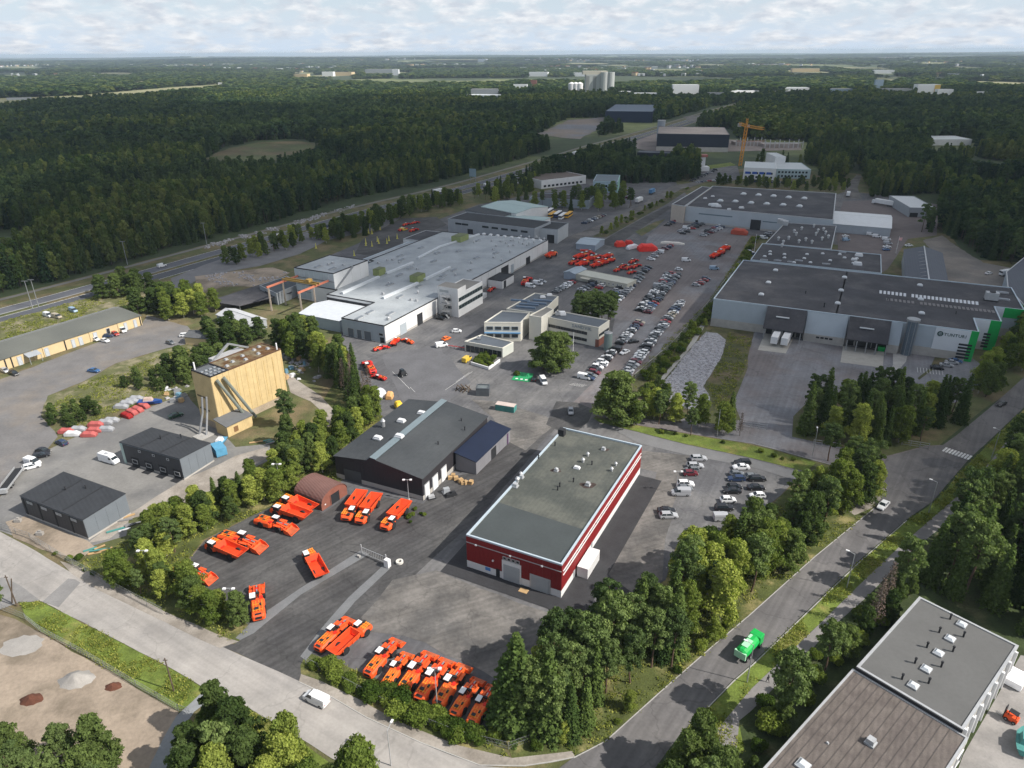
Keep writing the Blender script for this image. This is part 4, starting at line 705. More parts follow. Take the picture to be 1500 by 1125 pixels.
# white-roofed side hall with a pointed roof
pts = FF.rect(2, 24.5, 21.5, 46); w_ = Bld('side_hall', 'low white-roofed side hall in the corner between factory and tower hall', 'hall', pts); w_.walls(5, bluewall2); s_ = [5.0, 5.0, 5.0, 5.0]
mb = MB(); m_ = [FF(11.7, 24.2), FF(11.7, 46.3)]; mb.add([(*FF(1.7, 24.2), 5.1), (*FF(21.8, 24.2), 5.1), (*FF(21.8, 46.3), 5.1), (*FF(1.7, 46.3), 5.1), (*m_[0], 6.6), (*m_[1], 6.6)], [(0, 3, 5, 4), (1, 4, 5, 2), (0, 4, 1), (3, 2, 5)]); w_.put('roof', mb, mat('roof_white', (.52, .55, .58), .6, .05, ribs=((.454, .891), 1, .01)))
# dark lower annex rail on the north-west side and the grey low hall beside the gantry
pts = FF.rect(82, 68.4, 126, 75); n_ = Bld('side_annex', 'narrow pale-roofed annex along the back of the white factory', 'annex', pts); n_.walls(5.4, bluewall2); n_.flat(5.4, roof_pale, trim_blue, .15)
pts = FF.rect(128, 68.4, 152, 80); n_ = Bld('side_annex', 'black-roofed annex at the far back corner of the white factory', 'annex', pts); n_.walls(6.2, white_wall); n_.flat(6.2, roof_dark, light_metal, .15)
pts = [P2(*q, 5.5) for q in ((380, 418), (405, 430), (440, 415), (420, 404))]; n_ = Bld('open_hall', 'grey low hall with dark opening beside the crane gantry', 'hall', ccw(pts)); n_.walls(5.5, greywall); n_.flat(5.5, mat('roof_slate2', (.07, .08, .09), .8, .1), greywall, .15); n_.on(0, .3, .55, 0, 4, dark, 'door', .1)
n_ = Bld('covered_storage', 'wide dark flat canopy over the storage west of the gantry', 'canopy', ccw([P2(*q, 3.5) for q in ((305, 441), (350, 448), (428, 428), (420, 410), (395, 412))])); n_.put('roof', MB().prism(n_.pts, 3.2, 3.5), roof_dark)
for p in offset(n_.pts, -1.2): n_.put('post', MB().box(*p, 0, .3, .3, 3.2), steel)
# three-storey office block on the factory
pts = FF.rect(39.2, -10.4, 61, -.2); o_ = Bld('office_block', 'white three-storey office block with dark window bands on the side of the factory', 'office', pts); j = lambda p: min(range(4), key=lambda i: (Vector(o_.pts[i])-Vector(p)).length)
o_.walls(10.4, white_wall); o_.flat(10.4, roof_gray, white_wall, .2); jf = j(FF(39.2, -10.4)); jw = j(FF(39.2, -.2))
for z_ in (3.6, 7.0): 
    for k in range(9): o_.on(jf, .02+k*.108, .122+k*.108, z_, z_+1.7, glass, 'window', .1, mat('frame_green', (.10, .14, .13), .5, 0))
    o_.on(jw, .30, .68, z_-.2, z_+1.3, glass, 'window', .1, light_metal)
pts = FF.rect(39.2, -10.4, 46, -.2); o2 = o_.put('stair_tower', MB().prism(offset(pts, .03), 10.3, 13), white_wall); o_.put('stair_tower_roof', tess(pts, 13.02), roof_gray)
o_.on(jw, .1, .55, 10.6, 11.7, MATS['pale_window'], 'window', .12)
st = thing('fire_escape', 'open steel fire escape stair on the end of the white office block', 'stair', (*FF(36.5, -5.5), 0), FF.rz)
for z_ in (3.2, 6.6, 9.8): MB().box(0, 0, z_, 3, 4, .15).build('landing', steel, st)
for x, y in ((-1.4, -1.9), (1.4, -1.9), (1.4, 1.9), (-1.4, 1.9)): MB().box(x, y, 0, .12, .12, 10.8).build('post', steel, st)
for k, (a, c) in enumerate((((0, -1.6, 0), (0, 1.6, 3.2)), ((0, 1.6, 3.2), (0, -1.6, 6.6)), ((0, -1.6, 6.6), (0, 1.6, 9.8)))): MB().beam(a, c, 1.0, .2).build('flight', steel, st)
pts = FF.rect(84, -8.5, 96.5, -.6); s_ = Bld('lean_to_shed', 'white shed with black roof against the long side of the white factory', 'shed', pts); s_.walls(4.2, white_wall); s_.flat(4.2, roof_black, dark, .12); k0 = min(range(4), key=lambda i: (Vector(s_.pts[i])-Vector(FF(84, -8.5))).length); s_.on(k0, .12, .32, 0, 3.6, dark, 'door', .08); s_.panels(k0, .2, 3.9, 3.0, white_wall, .06, .05)
s_ = container('blue roofed white loading bin beside the office block of the factory', (*FF(66, -6.5), 0), FF.rz, mat('bin_pale', (.42, .43, .44), .7, .1), 7, 2.6, 2.2)
# ------------------------------------------------------------------ grey hall north of the factory and its neighbours
A, B = Vector(P2(656, 320, 9.5)), Vector(P2(783, 335, 9.5)); e = (B-A).normalized(); F = Frame(A, e); L = (B-A).length; n = F.n; wd = (Vector(P2(665, 313, 9.5))-A).dot(n)+8
b = Bld('grey_hall', 'long grey hall with black roof and slit windows behind the white factory', 'hall', F.rect(0, 0, L, wd)); b.walls(9.5, greywall); b.flat(9.5, roof_black, greywall, .2)
for k, u in enumerate((.09, .17, .41, .52, .63, .74, .85)): b.on(0, u, u+.075, 6.4, 7.6, glass, 'window', .08, dark)
b.on(0, .235, .30, 0, 4.5, dark, 'door', .08); b.panels(0, .1, 9.2, 5, greywall, .07, .03)
A, B, D = Vector(P2(783, 337, 9)), Vector(P2(817, 338, 7.8)), Vector(P2(828, 331, 7.8)); F2 = Frame(B, D-B); wd2 = abs((A-B).dot(F2.n)); dp2 = (D-B).length
b = Bld('grey_hall', 'pale grey tall hall end with dark doorway facing the yard of red machines', 'hall', F2.rect(0, 0, dp2+6, max(wd2, 14))); b.walls(8.4, mat('pale_grey_panel', (.42, .44, .45), .6, .05)); b.flat(8.4, roof_black, greywall, .2); b.panels(0, .1, 8.1, 2.2, MATS['pale_grey_panel'], .05, .05); b.on(3, .52, .85, 0, 5.0, dark, 'door', .08)
def simple(label, name, cat, fl, fr, br, z_, wm, rm, tm=None, windows=0, wz=(1.2, 2.6), doors=(), gable=0.0, par=.2, wmat=None, group=None):
    pts = rect(fl, fr, br, z_); b = Bld(name, label, cat, pts, group); b.walls(z_, wm)
    if gable:
        F = Frame(b.pts[0], Vector(b.pts[1])-Vector(b.pts[0])); w = (Vector(b.pts[1])-Vector(b.pts[0])).length; L = (Vector(b.pts[2])-Vector(b.pts[1])).length
        if gable < 0:     # ridge runs along the front
            g = -gable; slope_roof(b, F.rect(0, 0, w, L/2), [z_, z_, z_+g, z_+g], rm); slope_roof(b, F.rect(0, L/2, w, L), [z_+g, z_+g, z_, z_], rm)
            for u in (0, w): b.put('gable', MB().add([(*F(u, 0), z_), (*F(u, L/2), z_+g), (*F(u, L), z_)], [(0, 1, 2)]), wm)
        else:
            slope_roof(b, F.rect(0, 0, w/2, L), [z_, z_+gable, z_+gable, z_], rm); slope_roof(b, F.rect(w/2, 0, w, L), [z_+gable, z_, z_, z_+gable], rm)
            for v in (0, L): b.put('gable', MB().add([(*F(0, v), z_), (*F(w/2, v), z_+gable), (*F(w, v), z_)], [(0, 1, 2)]), wm)
    else: b.flat(z_, rm, tm or wm, par)
    for k in range(windows): b.on(0, .04+k*.92/windows, .04+(k+.66)*.92/windows, wz[0], wz[1], wmat or glass, 'window', .1, light_metal)
    for i, u0, u1_, zt in doors: b.on(i, u0, u1_, 0, zt, dark, 'door', .1)
    return b
mint = mat('mint_roof', (.34, .44, .43), .6, .05, .2, ribs=((.45, .89), 1, .01))
b = simple('white hall with pale mint gable roof beside the parked buses', 'gabled_hall', 'hall', (705, 303), (756, 313), (775, 298), 7.0, white_wall, mint, gable=-1.6, doors=[(1, .2, .35, 3.5)])
simple('low dark-roofed block in front of the mint-roofed hall', 'low_hall', 'hall', (682, 308), (735, 318), (755, 306), 5.5, greywall, mat('roof_graphite', (.06, .065, .07), .85, .1), gable=-1.2)
simple('long low pale mint roofed shed between the grey hall and the buses', 'long_shed', 'shed', (722, 325), (790, 330), (793, 318), 4.5, white_wall, mint, gable=-1)
# ------------------------------------------------------------------ company office wings
def wing(label, pxs, z_, wm, **k): b = Bld('office_wing', label, 'office', ccw([P2(*q, z_) for q in pxs])); b.walls(z_, wm); b.flat(z_, k.get('roof', mat('roof_bluegrey', (.085, .10, .12), .85, .1, .2)), k.get('trim', white_wall2), .3, wid=.3); return b
OW = white_wall2
b1 = wing('cream two-storey office wing with four upper windows and blue awning strip', [(709.3, 472), (762.7, 472.5), (776, 458), (735, 455)], 8.0, OW)
fi = min(range(4), key=lambda i: (Vector(b1.pts[i])-Vector(P2(709.3, 472, 8))).length)
for z_ in (1.6, 4.8):
    for k in range(4): b1.on(fi, .06+k*.23, .24+k*.23, z_, z_+1.5, glass, 'window', .1, mat('frame_blue', (.15, .2, .26), .5, 0))
b1.on(fi, 0, 1, 3.6, 3.8, mat('awning_blue', (.07, .2, .38), .6, 0), 'awning', .9)
b2 = wing('low cream entrance pavilion with dark window wall beside the planted bed', [(680.5, 500), (736, 510), (752, 501), (705, 490)], 4.0, OW); fi = min(range(4), key=lambda i: (Vector(b2.pts[i])-Vector(P2(680.5, 500, 4))).length)
for k in range(8): b2.on(fi, .04+k*.118, .145+k*.118, .2, 2.6, glass, 'window', .1, dark)
b2.panels((fi+1) % 4, .2, 3.8, 2.2, mat('pavilion_panel', (.46, .48, .44), .7, .05), .05, .06); vents(b2, 'ac', 3.8, [(701, 497, .7)], 0)
b3 = wing('rear office wing with blue-grey roof full of ventilation ducts', [(742, 452), (792, 459), (818, 434), (783, 429)], 8.2, OW)
for k, (x, y) in enumerate(((762, 440), (775, 446), (786, 444), (770, 450), (795, 440))): q = P(x, y, 8); b3.put('roof_duct', MB().beam((q.x-4, q.y, 8.3), (q.x+4, q.y-2, 8.3), .8, .7), mat('duct_blue', (.12, .17, .24), .6, .1))
vents(b3, 'white', 8.0, [(795, 436), (805, 433)], 0); b3.on(1, 0, 1, 2.5, 4.2, glass, 'window', .08, dark)
b4 = wing('taller cream stair block joining the office wings', [(775, 462), (793, 465), (811, 453), (800, 449)], 10.2, OW, roof=roof_gray)
b5 = wing('two-storey office wing with dark window bands behind the round tree', [(795, 463), (877, 480), (893, 469), (822, 456)], 8.2, OW); fi = min(range(4), key=lambda i: (Vector(b5.pts[i])-Vector(P2(795, 463, 8.2))).length)
b5.panels(fi, 5.9, 8.0, 3.0, OW, .03, .05)
for z_ in (1.4, 4.2):
    for k in range(8): b5.on(fi, .05+k*.095, .14+k*.095, z_, z_+1.2, glass, 'window', .1, dark)
b5.on((fi+1) % 4, .05, .95, 4.2, 5.3, glass, 'window', .08, dark); b5.on(fi, .955, 1.0, 0, 3.2, brick, 'brick_pier', .14); b5.on((fi+1) % 4, 0, 1, 0, 3.1, brick, 'brick_base', .06)
vents(b5, 'white', 8.0, [(822, 461, 1.6)], 0); vents(b5, 'ac', 8.0, [(817, 462)], 0)
def lettering(txt, b, i, u, z_, size, m, ext=.05, name='letter'):
    a, d, n, L = b.edge(i); x = u*L
    for ch in txt:
        cu = bpy.data.curves.new(name, 'FONT'); cu.body = ch; cu.size = size; cu.extrude = ext; cu.offset = size*.012; cu.resolution_u = 2
        o_ = bpy.data.objects.new(name, cu); C.objects.link(o_); dg = bpy.context.evaluated_depsgraph_get(); me = bpy.data.meshes.new_from_object(o_.evaluated_get(dg)); bpy.data.objects.remove(o_)
        me.materials.clear(); me.materials.append(m); xs_ = [v.co.x for v in me.vertices]; w = max(xs_)-min(xs_)
        o = link(bpy.data.objects.new(name, me), b.root); q = a+d*(x-min(xs_))+n*(.16); o.location = (q.x-b.c[0], q.y-b.c[1], z_); o.rotation_euler = (math.pi/2, 0, math.atan2(d.y, d.x)); x += w+size*.12
lettering('SANDVIK', b5, fi, .54, 6.3, 1.9, mat('letter_grey', (.27, .30, .33), .6, 0))
q = P(890, 512); t = thing('silo', 'grey-green cylindrical tank beside the brick corner of the office', 'tank', (q.x, q.y, 0)); MB().tube((0, 0, 0), (0, 0, 7), 1.6, 1.6, 16).build('body', mat('tank_green', (.17, .22, .21), .6, .1), t); MB().tube((0, 0, 7), (0, 0, 7.4), 1.65, .9, 16).build('lid', steel, t)
# ------------------------------------------------------------------ barracks and tents in the yard
FB = Frame(P2(840.5, 400.5, 3.2), Vector(P2(919, 416, 3.2))-Vector(P2(840.5, 400.5, 3.2))); Lb = (Vector(P2(919, 416, 3.2))-Vector(P2(840.5, 400.5, 3.2))).length
b = Bld('site_barracks', 'long cream portable office barracks with a row of small windows', 'barracks', FB.rect(0, 0, Lb, 9)); b.walls(3.2, mat('barrack_cream', (.52, .50, .42), .7, .05)); b.flat(3.2, mat('barrack_roof', (.50, .50, .43), .7, .06), MATS['barrack_cream'], .08, wid=.15)
for k in range(8): b.on(0, .36+k*.075, .385+k*.075, 1.0, 2.2, glass, 'window', .08, white)
b.panels(0, .1, 3.0, 2.5, MATS['barrack_cream'], .04, .05); b.on(0, .17, .34, 2.2, 2.4, MATS['barrack_cream'], 'porch_roof', 2.6)
simple('pale blue-grey gabled store tent north of the red machines', 'store_tent', 'tent', (844, 357), (872, 360), (877, 350), 3.2, mat('tent_blue', (.29, .34, .40), .6, .05), mat('tent_roof', (.33, .39, .44), .6, .05), gable=-1.3)
simple('small grey tent at the left end of the cream barracks', 'store_tent', 'tent', (826, 399), (842, 402), (846, 392), 3.2, MATS['tent_blue'], MATS['tent_roof'], gable=1.0)
simple('white gabled hall with dark doorway left of the dark wooded strip', 'gabled_hall', 'hall', (362, 477), (390, 468), (355, 450), 3.6, greywall, mat('roof_white2', (.45, .46, .47), .6, .08, ribs=((.5, .86), .9, .02)), gable=1.6, doors=[(0, .5, .72, 3.0)])
b = simple('small house with dark grey roof, cream gable and red door at the yard end', 'small_house', 'house', (270, 494), (305, 497), (318, 487), 3.0, cream, mat('house_roof', (.10, .105, .11), .85, .1), gable=-1.4, doors=[(1, .3, .6, 2.2)])
simple('grey site cabin with white door between asphalt and black hall', 'site_cabin', 'cabin', (697, 569), (716, 569.5), (721, 563), 2.9, mat('cabin_grey', (.075, .085, .095), .6, .1), mat('cabin_roof', (.13, .15, .155), .7, .1), doors=[])
container('teal container with pink-white lid near the crossroads gate', (*P2(741, 601), 0), FF.rz-math.pi/2+.12, mat('teal_paint', (.07, .24, .22), .6, .15, 1), 6.4, 2.5, 2.2, mat('lid_pale', (.5, .42, .38), .7, .1))
# ------------------------------------------------------------------ big warehouse with green corners
T = Frame(P2(1045.3, 437.3, 12), Vector(P2(1440, 486.7, 12))-Vector(P2(1045.3, 437.3, 12)))
foot = [T(0, 0), T(95, 0), T(95, 16), T(104, 16), T(104, 35), T(114, 35), T(114, 67), T(2, 67)]
b = Bld('logistics_warehouse', 'huge dark-roofed warehouse with green corners and pale blue lower walls', 'warehouse', foot)
b.walls(12, bluewall, 3.5); b.put('base_wall', MB().prism(offset(foot, .08), 0, 3.52), conc_wall); b.flat(12, roof_dark, trim_blue, .3, wid=.3)
b.panels(0, 3.6, 11.6, 3.0, bluewall, .04, .05, 0, 84); b.on(0, .857, .976, 3.3, 11.7, mat('fascia_white', (.62, .65, .68), .5, .03, .3), 'white_fascia', .14)
b.on(0, .976, 1.0, 0, 12.02, green, 'green_corner', .2); b.on(1, 0, .3, 0, 12.02, green, 'green_corner', .2)
b.on(1, .3, 1, 3, 11.8, MATS['fascia_white'], 'white_fascia', .1); b.on(2, .0, .62, 3.2, 11.8, MATS['fascia_white'], 'white_fascia', .14); b.on(2, .62, 1, 0, 12.02, green, 'green_corner', .2); b.on(3, 0, .35, 0, 12.02, green, 'green_corner', .2); b.on(4, 0, .35, 3.2, 11.8, MATS['fascia_white'], 'white_fascia', .14); b.on(4, .35, 1.0, 8, 12.02, green, 'green_corner', .2); b.on(4, .86, 1.0, 0, 8, green, 'green_corner', .2); b.on(5, 0, .25, 0, 12.02, green, 'green_corner', .2)
for k in range(5): b.on(0, .945, .99, 1.0+k*1.25, 1.75+k*1.25, glass, 'window', .26); b.on(2, .5, .75, 1.0+k*1.25, 1.75+k*1.25, glass, 'window', .26)
letter_teal = mat('letter_teal', (.01, .055, .05), .6, 0)
lettering('TUNTURI', b, 0, .888, 8.9, 1.6, letter_teal)
a, d, n, L = b.edge(0); q = a+d*(L*.875)+n*.2
b.put('logo', MB().tube((q.x, q.y, 9.5), (q.x+n.x*.1, q.y+n.y*.1, 9.5), 1.0, 1.0, 20), letter_teal)
for k in (-1, 0, 1): qq = q+n*.06; b.put('logo_stripe', MB().box(qq.x, qq.y, 9.42+k*.45, 1.2-abs(k)*.3, .2, .12, 0, T.rz), MATS['fascia_white'])
mb = MB(); b.on(0, .60, .645, 0, 3.6, dark, 'door', .14); b.on(0, .665, .69, 0, 2.6, dark, 'door', .14)
# sloping canopies over the loading docks
for u0, u1_, w in ((21.5, 36.5, 7.2), (52.0, 66.5, 7.0)):
    pts = [T(u0, -w), T(u1_, -w), T(u1_, 0), T(u0, 0)]; mb = MB(); p = [(*pts[0], 4.9), (*pts[1], 4.9), (*pts[2], 11.9), (*pts[3], 11.9)]; mb.add(p+[(x, y, z_-.3) for x, y, z_ in p], [(0, 1, 2, 3), (7, 6, 5, 4), (0, 4, 5, 1), (1, 5, 6, 2), (3, 7, 4, 0)]); b.put('canopy_roof', mb, roof_dark)
    for u in (u0+.15, u1_-.15): b.put('canopy_side', MB().add([(*T(u, 0), 3.5), (*T(u, -w+.1), 4.3), (*T(u, -w+.1), 4.8), (*T(u, 0), 11.6)], [(0, 1, 2, 3), (3, 2, 1, 0)]), darkwall)
    for k in range(5): b.on(0, (u0+.8+k*2.9)/95, (u0+3.1+k*2.9)/95, .2, 3.6, dark, 'dock_door', .3)
    b.put('skylight', MB().beam((*T(u0+4, -3.4), 8.9), (*T(u0+9, -3.4), 8.9), .8, .3), MATS['skylight_dome'])
    for k in range(5): b.put('dock_post', MB().box(*T(u0+.6+k*3.4, -w+.4), 0, .35, .35, 4.8, 0, T.rz), steel)
for u0, u1_ in ((36.8, 51.6), (66.5, 70.5)):
    b.put('dock_wall', MB().prism([T(u0, -2.6), T(u1_, -2.6), T(u1_, -.2), T(u0, -.2)], 0, 3.4), conc_wall)
    b.put('sloping_cladding', MB().add([(*T(u0, -2.6), 3.42), (*T(u1_, -2.6), 3.42), (*T(u1_, -.1), 11.6), (*T(u0, -.1), 11.6)], [(0, 1, 2, 3)]), bluewall)
for k in range(4): b.put('dock_lettering', MB().box(*T(42+k*1.6, -2.68), 2.0, 1.2, .1, .7, 0, T.rz), dark)
vents(b, 'sky', 11.7, [(1136, 396.5), (1125.5, 414.5), (1115, 432), (1237, 407), (1232, 426), (1227, 445), (1347.5, 418.5), (1348.5, 439), (1350, 459.5)], T.rz, 1.15)
vents(b, 'skyl', 11.7, [(1468, 429), (1470, 439)], T.rz, 1.2); vents(b, 'ac', 11.7, [(1451, 440, 2.3)], T.rz); vents(b, 'pipe', 11.7, [(1207, 450, 1.6), (1300, 440), (1180, 430), (1400, 460)])
pan = MB().box(0, 0, 0, .95, 3.0, .12).mesh('roof_panel', mat('panel_bright', (.55, .57, .60), .35, .03, 1)); pan2 = MB().box(0, 0, 0, .95, 3.4, .1).mesh('roof_panel', mat('panel_dull', (.16, .15, .15), .6, .1, 1))
for k in range(25):
    if k == 7: continue
    t_ = k/24; x, y = 1290+t_*141, 428.5+t_*16.5; q = P(x, y, 11.8); o = b.inst('solar_panel', pan, (q.x, q.y, 11.85), T.rz); o.rotation_euler = (.25, 0, T.rz)
for k in range(26):
    if k == 7: continue
    t_ = k/25; x, y = 1300+t_*155, 438.5+t_*18; q = P(x, y, 11.8); b.inst('solar_panel', pan2, (q.x, q.y, 11.75), T.rz)
b.put('roof_seam', MB().beam((*T(47, 1), 11.67), (*T(49, 66), 11.67), .5, .06), dark); b.put('roof_seam', MB().beam((*T(1, 30), 11.67), (*T(100, 32), 11.67), .4, .05), dark)
q = P(1326, 519); st = thing('exhaust_stack', 'tall steel cylindrical stack standing against the wall left of the warehouse sign', 'stack', (q.x, q.y, 0))
MB().tube((0, 0, 0), (0, 0, 13.6), 1.7, 1.7, 16).build('body', mat('mesh_steel', (.14, .18, .22), .5, .1, 1, metal=.4), st); MB().tube((0, 0, 13.6), (0, 0, 14.3), 2.3, 2.3, 16).build('cap', steel, st)
for k in range(8): a_ = k*math.pi/4; MB().tube((2*math.cos(a_), 2*math.sin(a_), 0), (2*math.cos(a_), 2*math.sin(a_), 13.6), .09).build('rail', steel, st)
# middle blocks
pts = [T(4, 80.5), T(64, 80.5), T(64, 118), T(5, 118)]; b = Bld('middle_block', 'dark flat-roofed block with grey skylight domes right behind the huge warehouse', 'hall', pts); b.walls(9, bluewall); b.flat(9, roof_dark, trim_blue, .3, wid=.25); b.panels(0, .1, 8.7, 3, bluewall, .05, .05)
vents(b, 'sky', 8.7, [(1128, 369), (1128, 373), (1149, 373), (1149, 378), (1182, 373), (1205, 372), (1216, 382), (1230, 373), (1237, 378), (1250, 386), (1187, 385), (1163, 385), (1120, 376), (1255, 379), (1178, 379)], T.rz, .9)
vents(b, 'skyl', 8.7, [(1119, 381), (1139, 382), (1170, 382), (1234, 370), (1159, 388-4), (1210, 387)], T.rz); vents(b, 'white', 8.7, [(1258, 375, 1.6), (1256, 388, 1.7), (1251, 381, 1.2)], T.rz)
pts = [T(6.5, 118.5), T(40, 119.5), T(40, 181), T(11, 178)]; b = Bld('middle_block', 'dark flat-roofed block dotted with small white vents beside the row of rigs', 'hall', pts); b.walls(9, bluewall2); b.flat(9, roof_dark, light_metal, .3, wid=.3)
vents(b, 'cowl', 8.7, [(1140, 352), (1147, 357), (1155, 351), (1145, 362), (1163, 341), (1166, 345), (1180, 353), (1195, 345), (1198, 340), (1189, 357), (1209, 343), (1204, 352), (1192, 333), (1213, 349), (1174, 337), (1206, 338), (1170, 356)], 0, 1.8)
q = P(1145, 322, 9); 
for k in range(3): b.put('rooftop_unit', MB().box(P(1143+k*4, 322+k*1.5, 11).x, P(1143+k*4, 322+k*1.5, 11).y, 9, 3, 3, 2.6, 0, T.rz), light_metal)
# grey gable hall, tent, shed, right-edge hall
F = Frame(T(74.5, 69), T.d); pts = [T(74.5, 71), T(92, 71), T(94, 144), T(76, 144)]; b = Bld('gabled_warehouse', 'long grey gabled warehouse with ribbed roof behind the huge warehouse', 'warehouse', pts); b.walls(6.5, greywall)
g1 = mat('gable_roof', (.075, .085, .105), .7, .06, .2, ribs=((.9, -.42), 1.1, .02))
slope_roof(b, [T(74.5, 71), T(83.5, 71), T(85, 144), T(76, 144)], [6.5, 9.2, 9.2, 6.5], g1); slope_roof(b, [T(83.5, 71), T(92, 71), T(94, 144), T(85, 144)], [9.2, 6.5, 6.5, 9.2], g1); b.put('ridge_cap', MB().beam((*T(83.5, 70.6), 9.55), (*T(85, 144.3), 9.55), .6, .12), light_metal)
b.put('gable', MB().add([(*T(76, 144.02), 6.5), (*T(85, 144.02), 9.2), (*T(94, 144.02), 6.5)], [(0, 1, 2), (2, 1, 0)]), greywall)
for k in range(9): b.put('snow_guard', MB().beam((*T(80.6+k*.15, 76+k*7), 8.75), (*T(83+k*.15, 76+k*7), 9.4), .15, .1), light_metal)
FD = Frame(P2(1004.7, 302, 11), Vector(P2(1224, 328, 11))-Vector(P2(1004.7, 302, 11)))
pts = [P2(*q, 11) for q in ((1004.7, 302), (1209, 317+6), (1225, 283), (1043.7, 272.3))]; pts = ccw([P2(1004.7, 302, 11), P2(1221, 322, 11), P2(1225, 283, 11), P2(1043.7, 272.3, 11)])
b = Bld('distribution_hall', 'large dark-roofed hall with pale blue wall and beige corner behind the car park', 'hall', pts); b.walls(11, mat('hall_blue', (.40, .44, .47), .6, .04, .2)); b.flat(11, roof_dark, light_metal, .3, wid=.5); fi = min(range(4), key=lambda i: (Vector(b.pts[i])-Vector(P2(1004.7, 302, 11))).length)
b.on(fi, .47, .54, 0, 6.5, dark, 'door', .12); b.on(fi, .1, .34, 6.6, 7.3, mat('band_slate', (.12, .17, .2), .6, 0), 'window_band', .12); b.on(fi, .55, .75, 5.6, 6.2, MATS['band_slate'], 'window_band', .12); b.on(fi, .08, .10, 0, 2.6, dark, 'door', .12); b.on(fi, 0, 1, 0, 1.2, conc_wall, 'base_wall', .1); b.panels(fi, 1.3, 10.6, 6, MATS['hall_blue'], .15, .05)
vents(b, 'sky', 10.7, [(1089, 285), (1111, 286.5), (1133, 288), (1155, 290), (1178, 291.5), (1055, 295), (1077, 296), (1100, 298), (1123, 299.5), (1147, 301), (1171, 303)], FD.rz, 1.9)
vents(b, 'white', 10.7, [(1042, 301, 1.6), (1047, 302, 2.2), (1052, 303, 1.6), (1068, 307), (1086, 305, 1.3), (1033, 291), (1044, 288)], 0)
pts = ccw([P2(984, 299, 11.5), P2(1003, 302, 11.5), P2(1042, 274.5, 11.5), P2(1028, 273, 11.5)]); b = Bld('beige_corner_block', 'beige end block with dark roof at the left end of the large hall', 'office', pts); b.walls(11.5, mat('beige_wall', (.47, .41, .35), .7, .04)); b.flat(11.5, roof_dark, light_metal, .3, wid=.5); b.panels(0, .1, 11, 3, MATS['beige_wall'], .08, .05)
simple('long white storage tent standing against the large dark hall', 'storage_tent', 'tent', (1208, 327), (1305.5, 335), (1308, 316), 5.2, mat('tent_side', (.36, .39, .42), .6, .05), mat('tent_white', (.60, .62, .63), .6, .04, .3), gable=-2.4)
b = simple('grey shed with pale roof at the edge of the right-hand woods', 'storage_shed', 'shed', (1333, 304), (1372, 305), (1373, 288), 6.5, greywall, mat('roof_offwhite', (.52, .54, .55), .7, .05), doors=[(0, .05, .35, 3.0)])
pts = [P2(1500, 447, 7), P2(1640, 480, 7), P2(1660, 385, 7), P2(1500, 377, 7), P2(1474, 398, 7), P2(1476, 420, 7)]; b = Bld('grey_gabled_hall', 'dark slate roofed hall cut by the frame beside the parked white van', 'hall', ccw(pts)); b.walls(7, bluewall2); b.flat(7, g1, light_metal, .1)
# ------------------------------------------------------------------ bottom-right warehouse
A, B2_, D = Vector(P2(1254.5, 977, 4.5+2)), Vector(P2(1411, 1069, 6.5)), Vector(P2(1492, 946, 6.5)); e = (D-B2_).normalized(); FS = Frame(B2_, e); wS = FS.loc(1254.5, 977, 6.5)[1]; LS = (D-B2_).length
pts = FS.rect(0, 0, LS, wS); b = Bld('felt_roof_warehouse', 'warehouse with plain grey felt roof and row of five white skylight domes', 'warehouse', pts); b.walls(6.5, concrete); b.flat(6.5, mat('roof_plain_grey', (.115, .115, .112), .92, .06, .2), light_metal, .12, wid=.4)
vents(b, 'sky', 6.4, [(1408.5, 915.5), (1391.5, 936.5), (1374.5, 957.5), (1356.5, 981), (1337.5, 1005)], FS.rz, .85)
vents(b, 'pipe', 6.4, [(1391.5, 907), (1375.5, 926.5), (1357.5, 948.5), (1340, 971.5), (1321, 995), (1411, 933), (1395.5, 954.5), (1378.5, 977), (1360, 1001)], 0, 1.1)
for k in range(7): b.on(0, .06+k*.13, .13+k*.13, 2.2, 4.4, glass, 'window', .12, white)
for k in range(8): b.on(0, .02+k*.13, .035+k*.13, 0, 6.3, white, 'pilaster', .5)
p2 = [FS(-46, -1), FS(-.4, -1), FS(-.4, wS+.4), FS(-46, wS+.4)]; b2 = Bld('ribbed_roof_warehouse', 'lower brown-grey ribbed roof section joined to the warehouse with skylights', 'warehouse', p2); b2.walls(5.9, concrete); b2.flat(5.9, roof_brown, light_metal, .1, wid=.3); vents(b2, 'box', 5.8, [(1275, 1089, 1.1), (1212, 1092-3, .3)], FS.rz); vents(b2, 'sky', 5.8, [(1176, 1122)], FS.rz)
b2.put('step_edge', MB().beam((*FS(-.2, 0), 6.1), (*FS(-.2, wS), 6.1), .3, .9), dark)
for k in range(9): b2.on(0, .12+k*.1, .18+k*.1, 1.5, 4.2, glass, 'window', .12, white)
for k in range(13):
    v = 1.5+k*(wS-2)/12; b2.put('roof_batten', MB().beam((*FS(-45.5, v), 5.84), (*FS(-.8, v), 5.84), .1, .06), mat('batten', (.09, .08, .075), .9, .1))
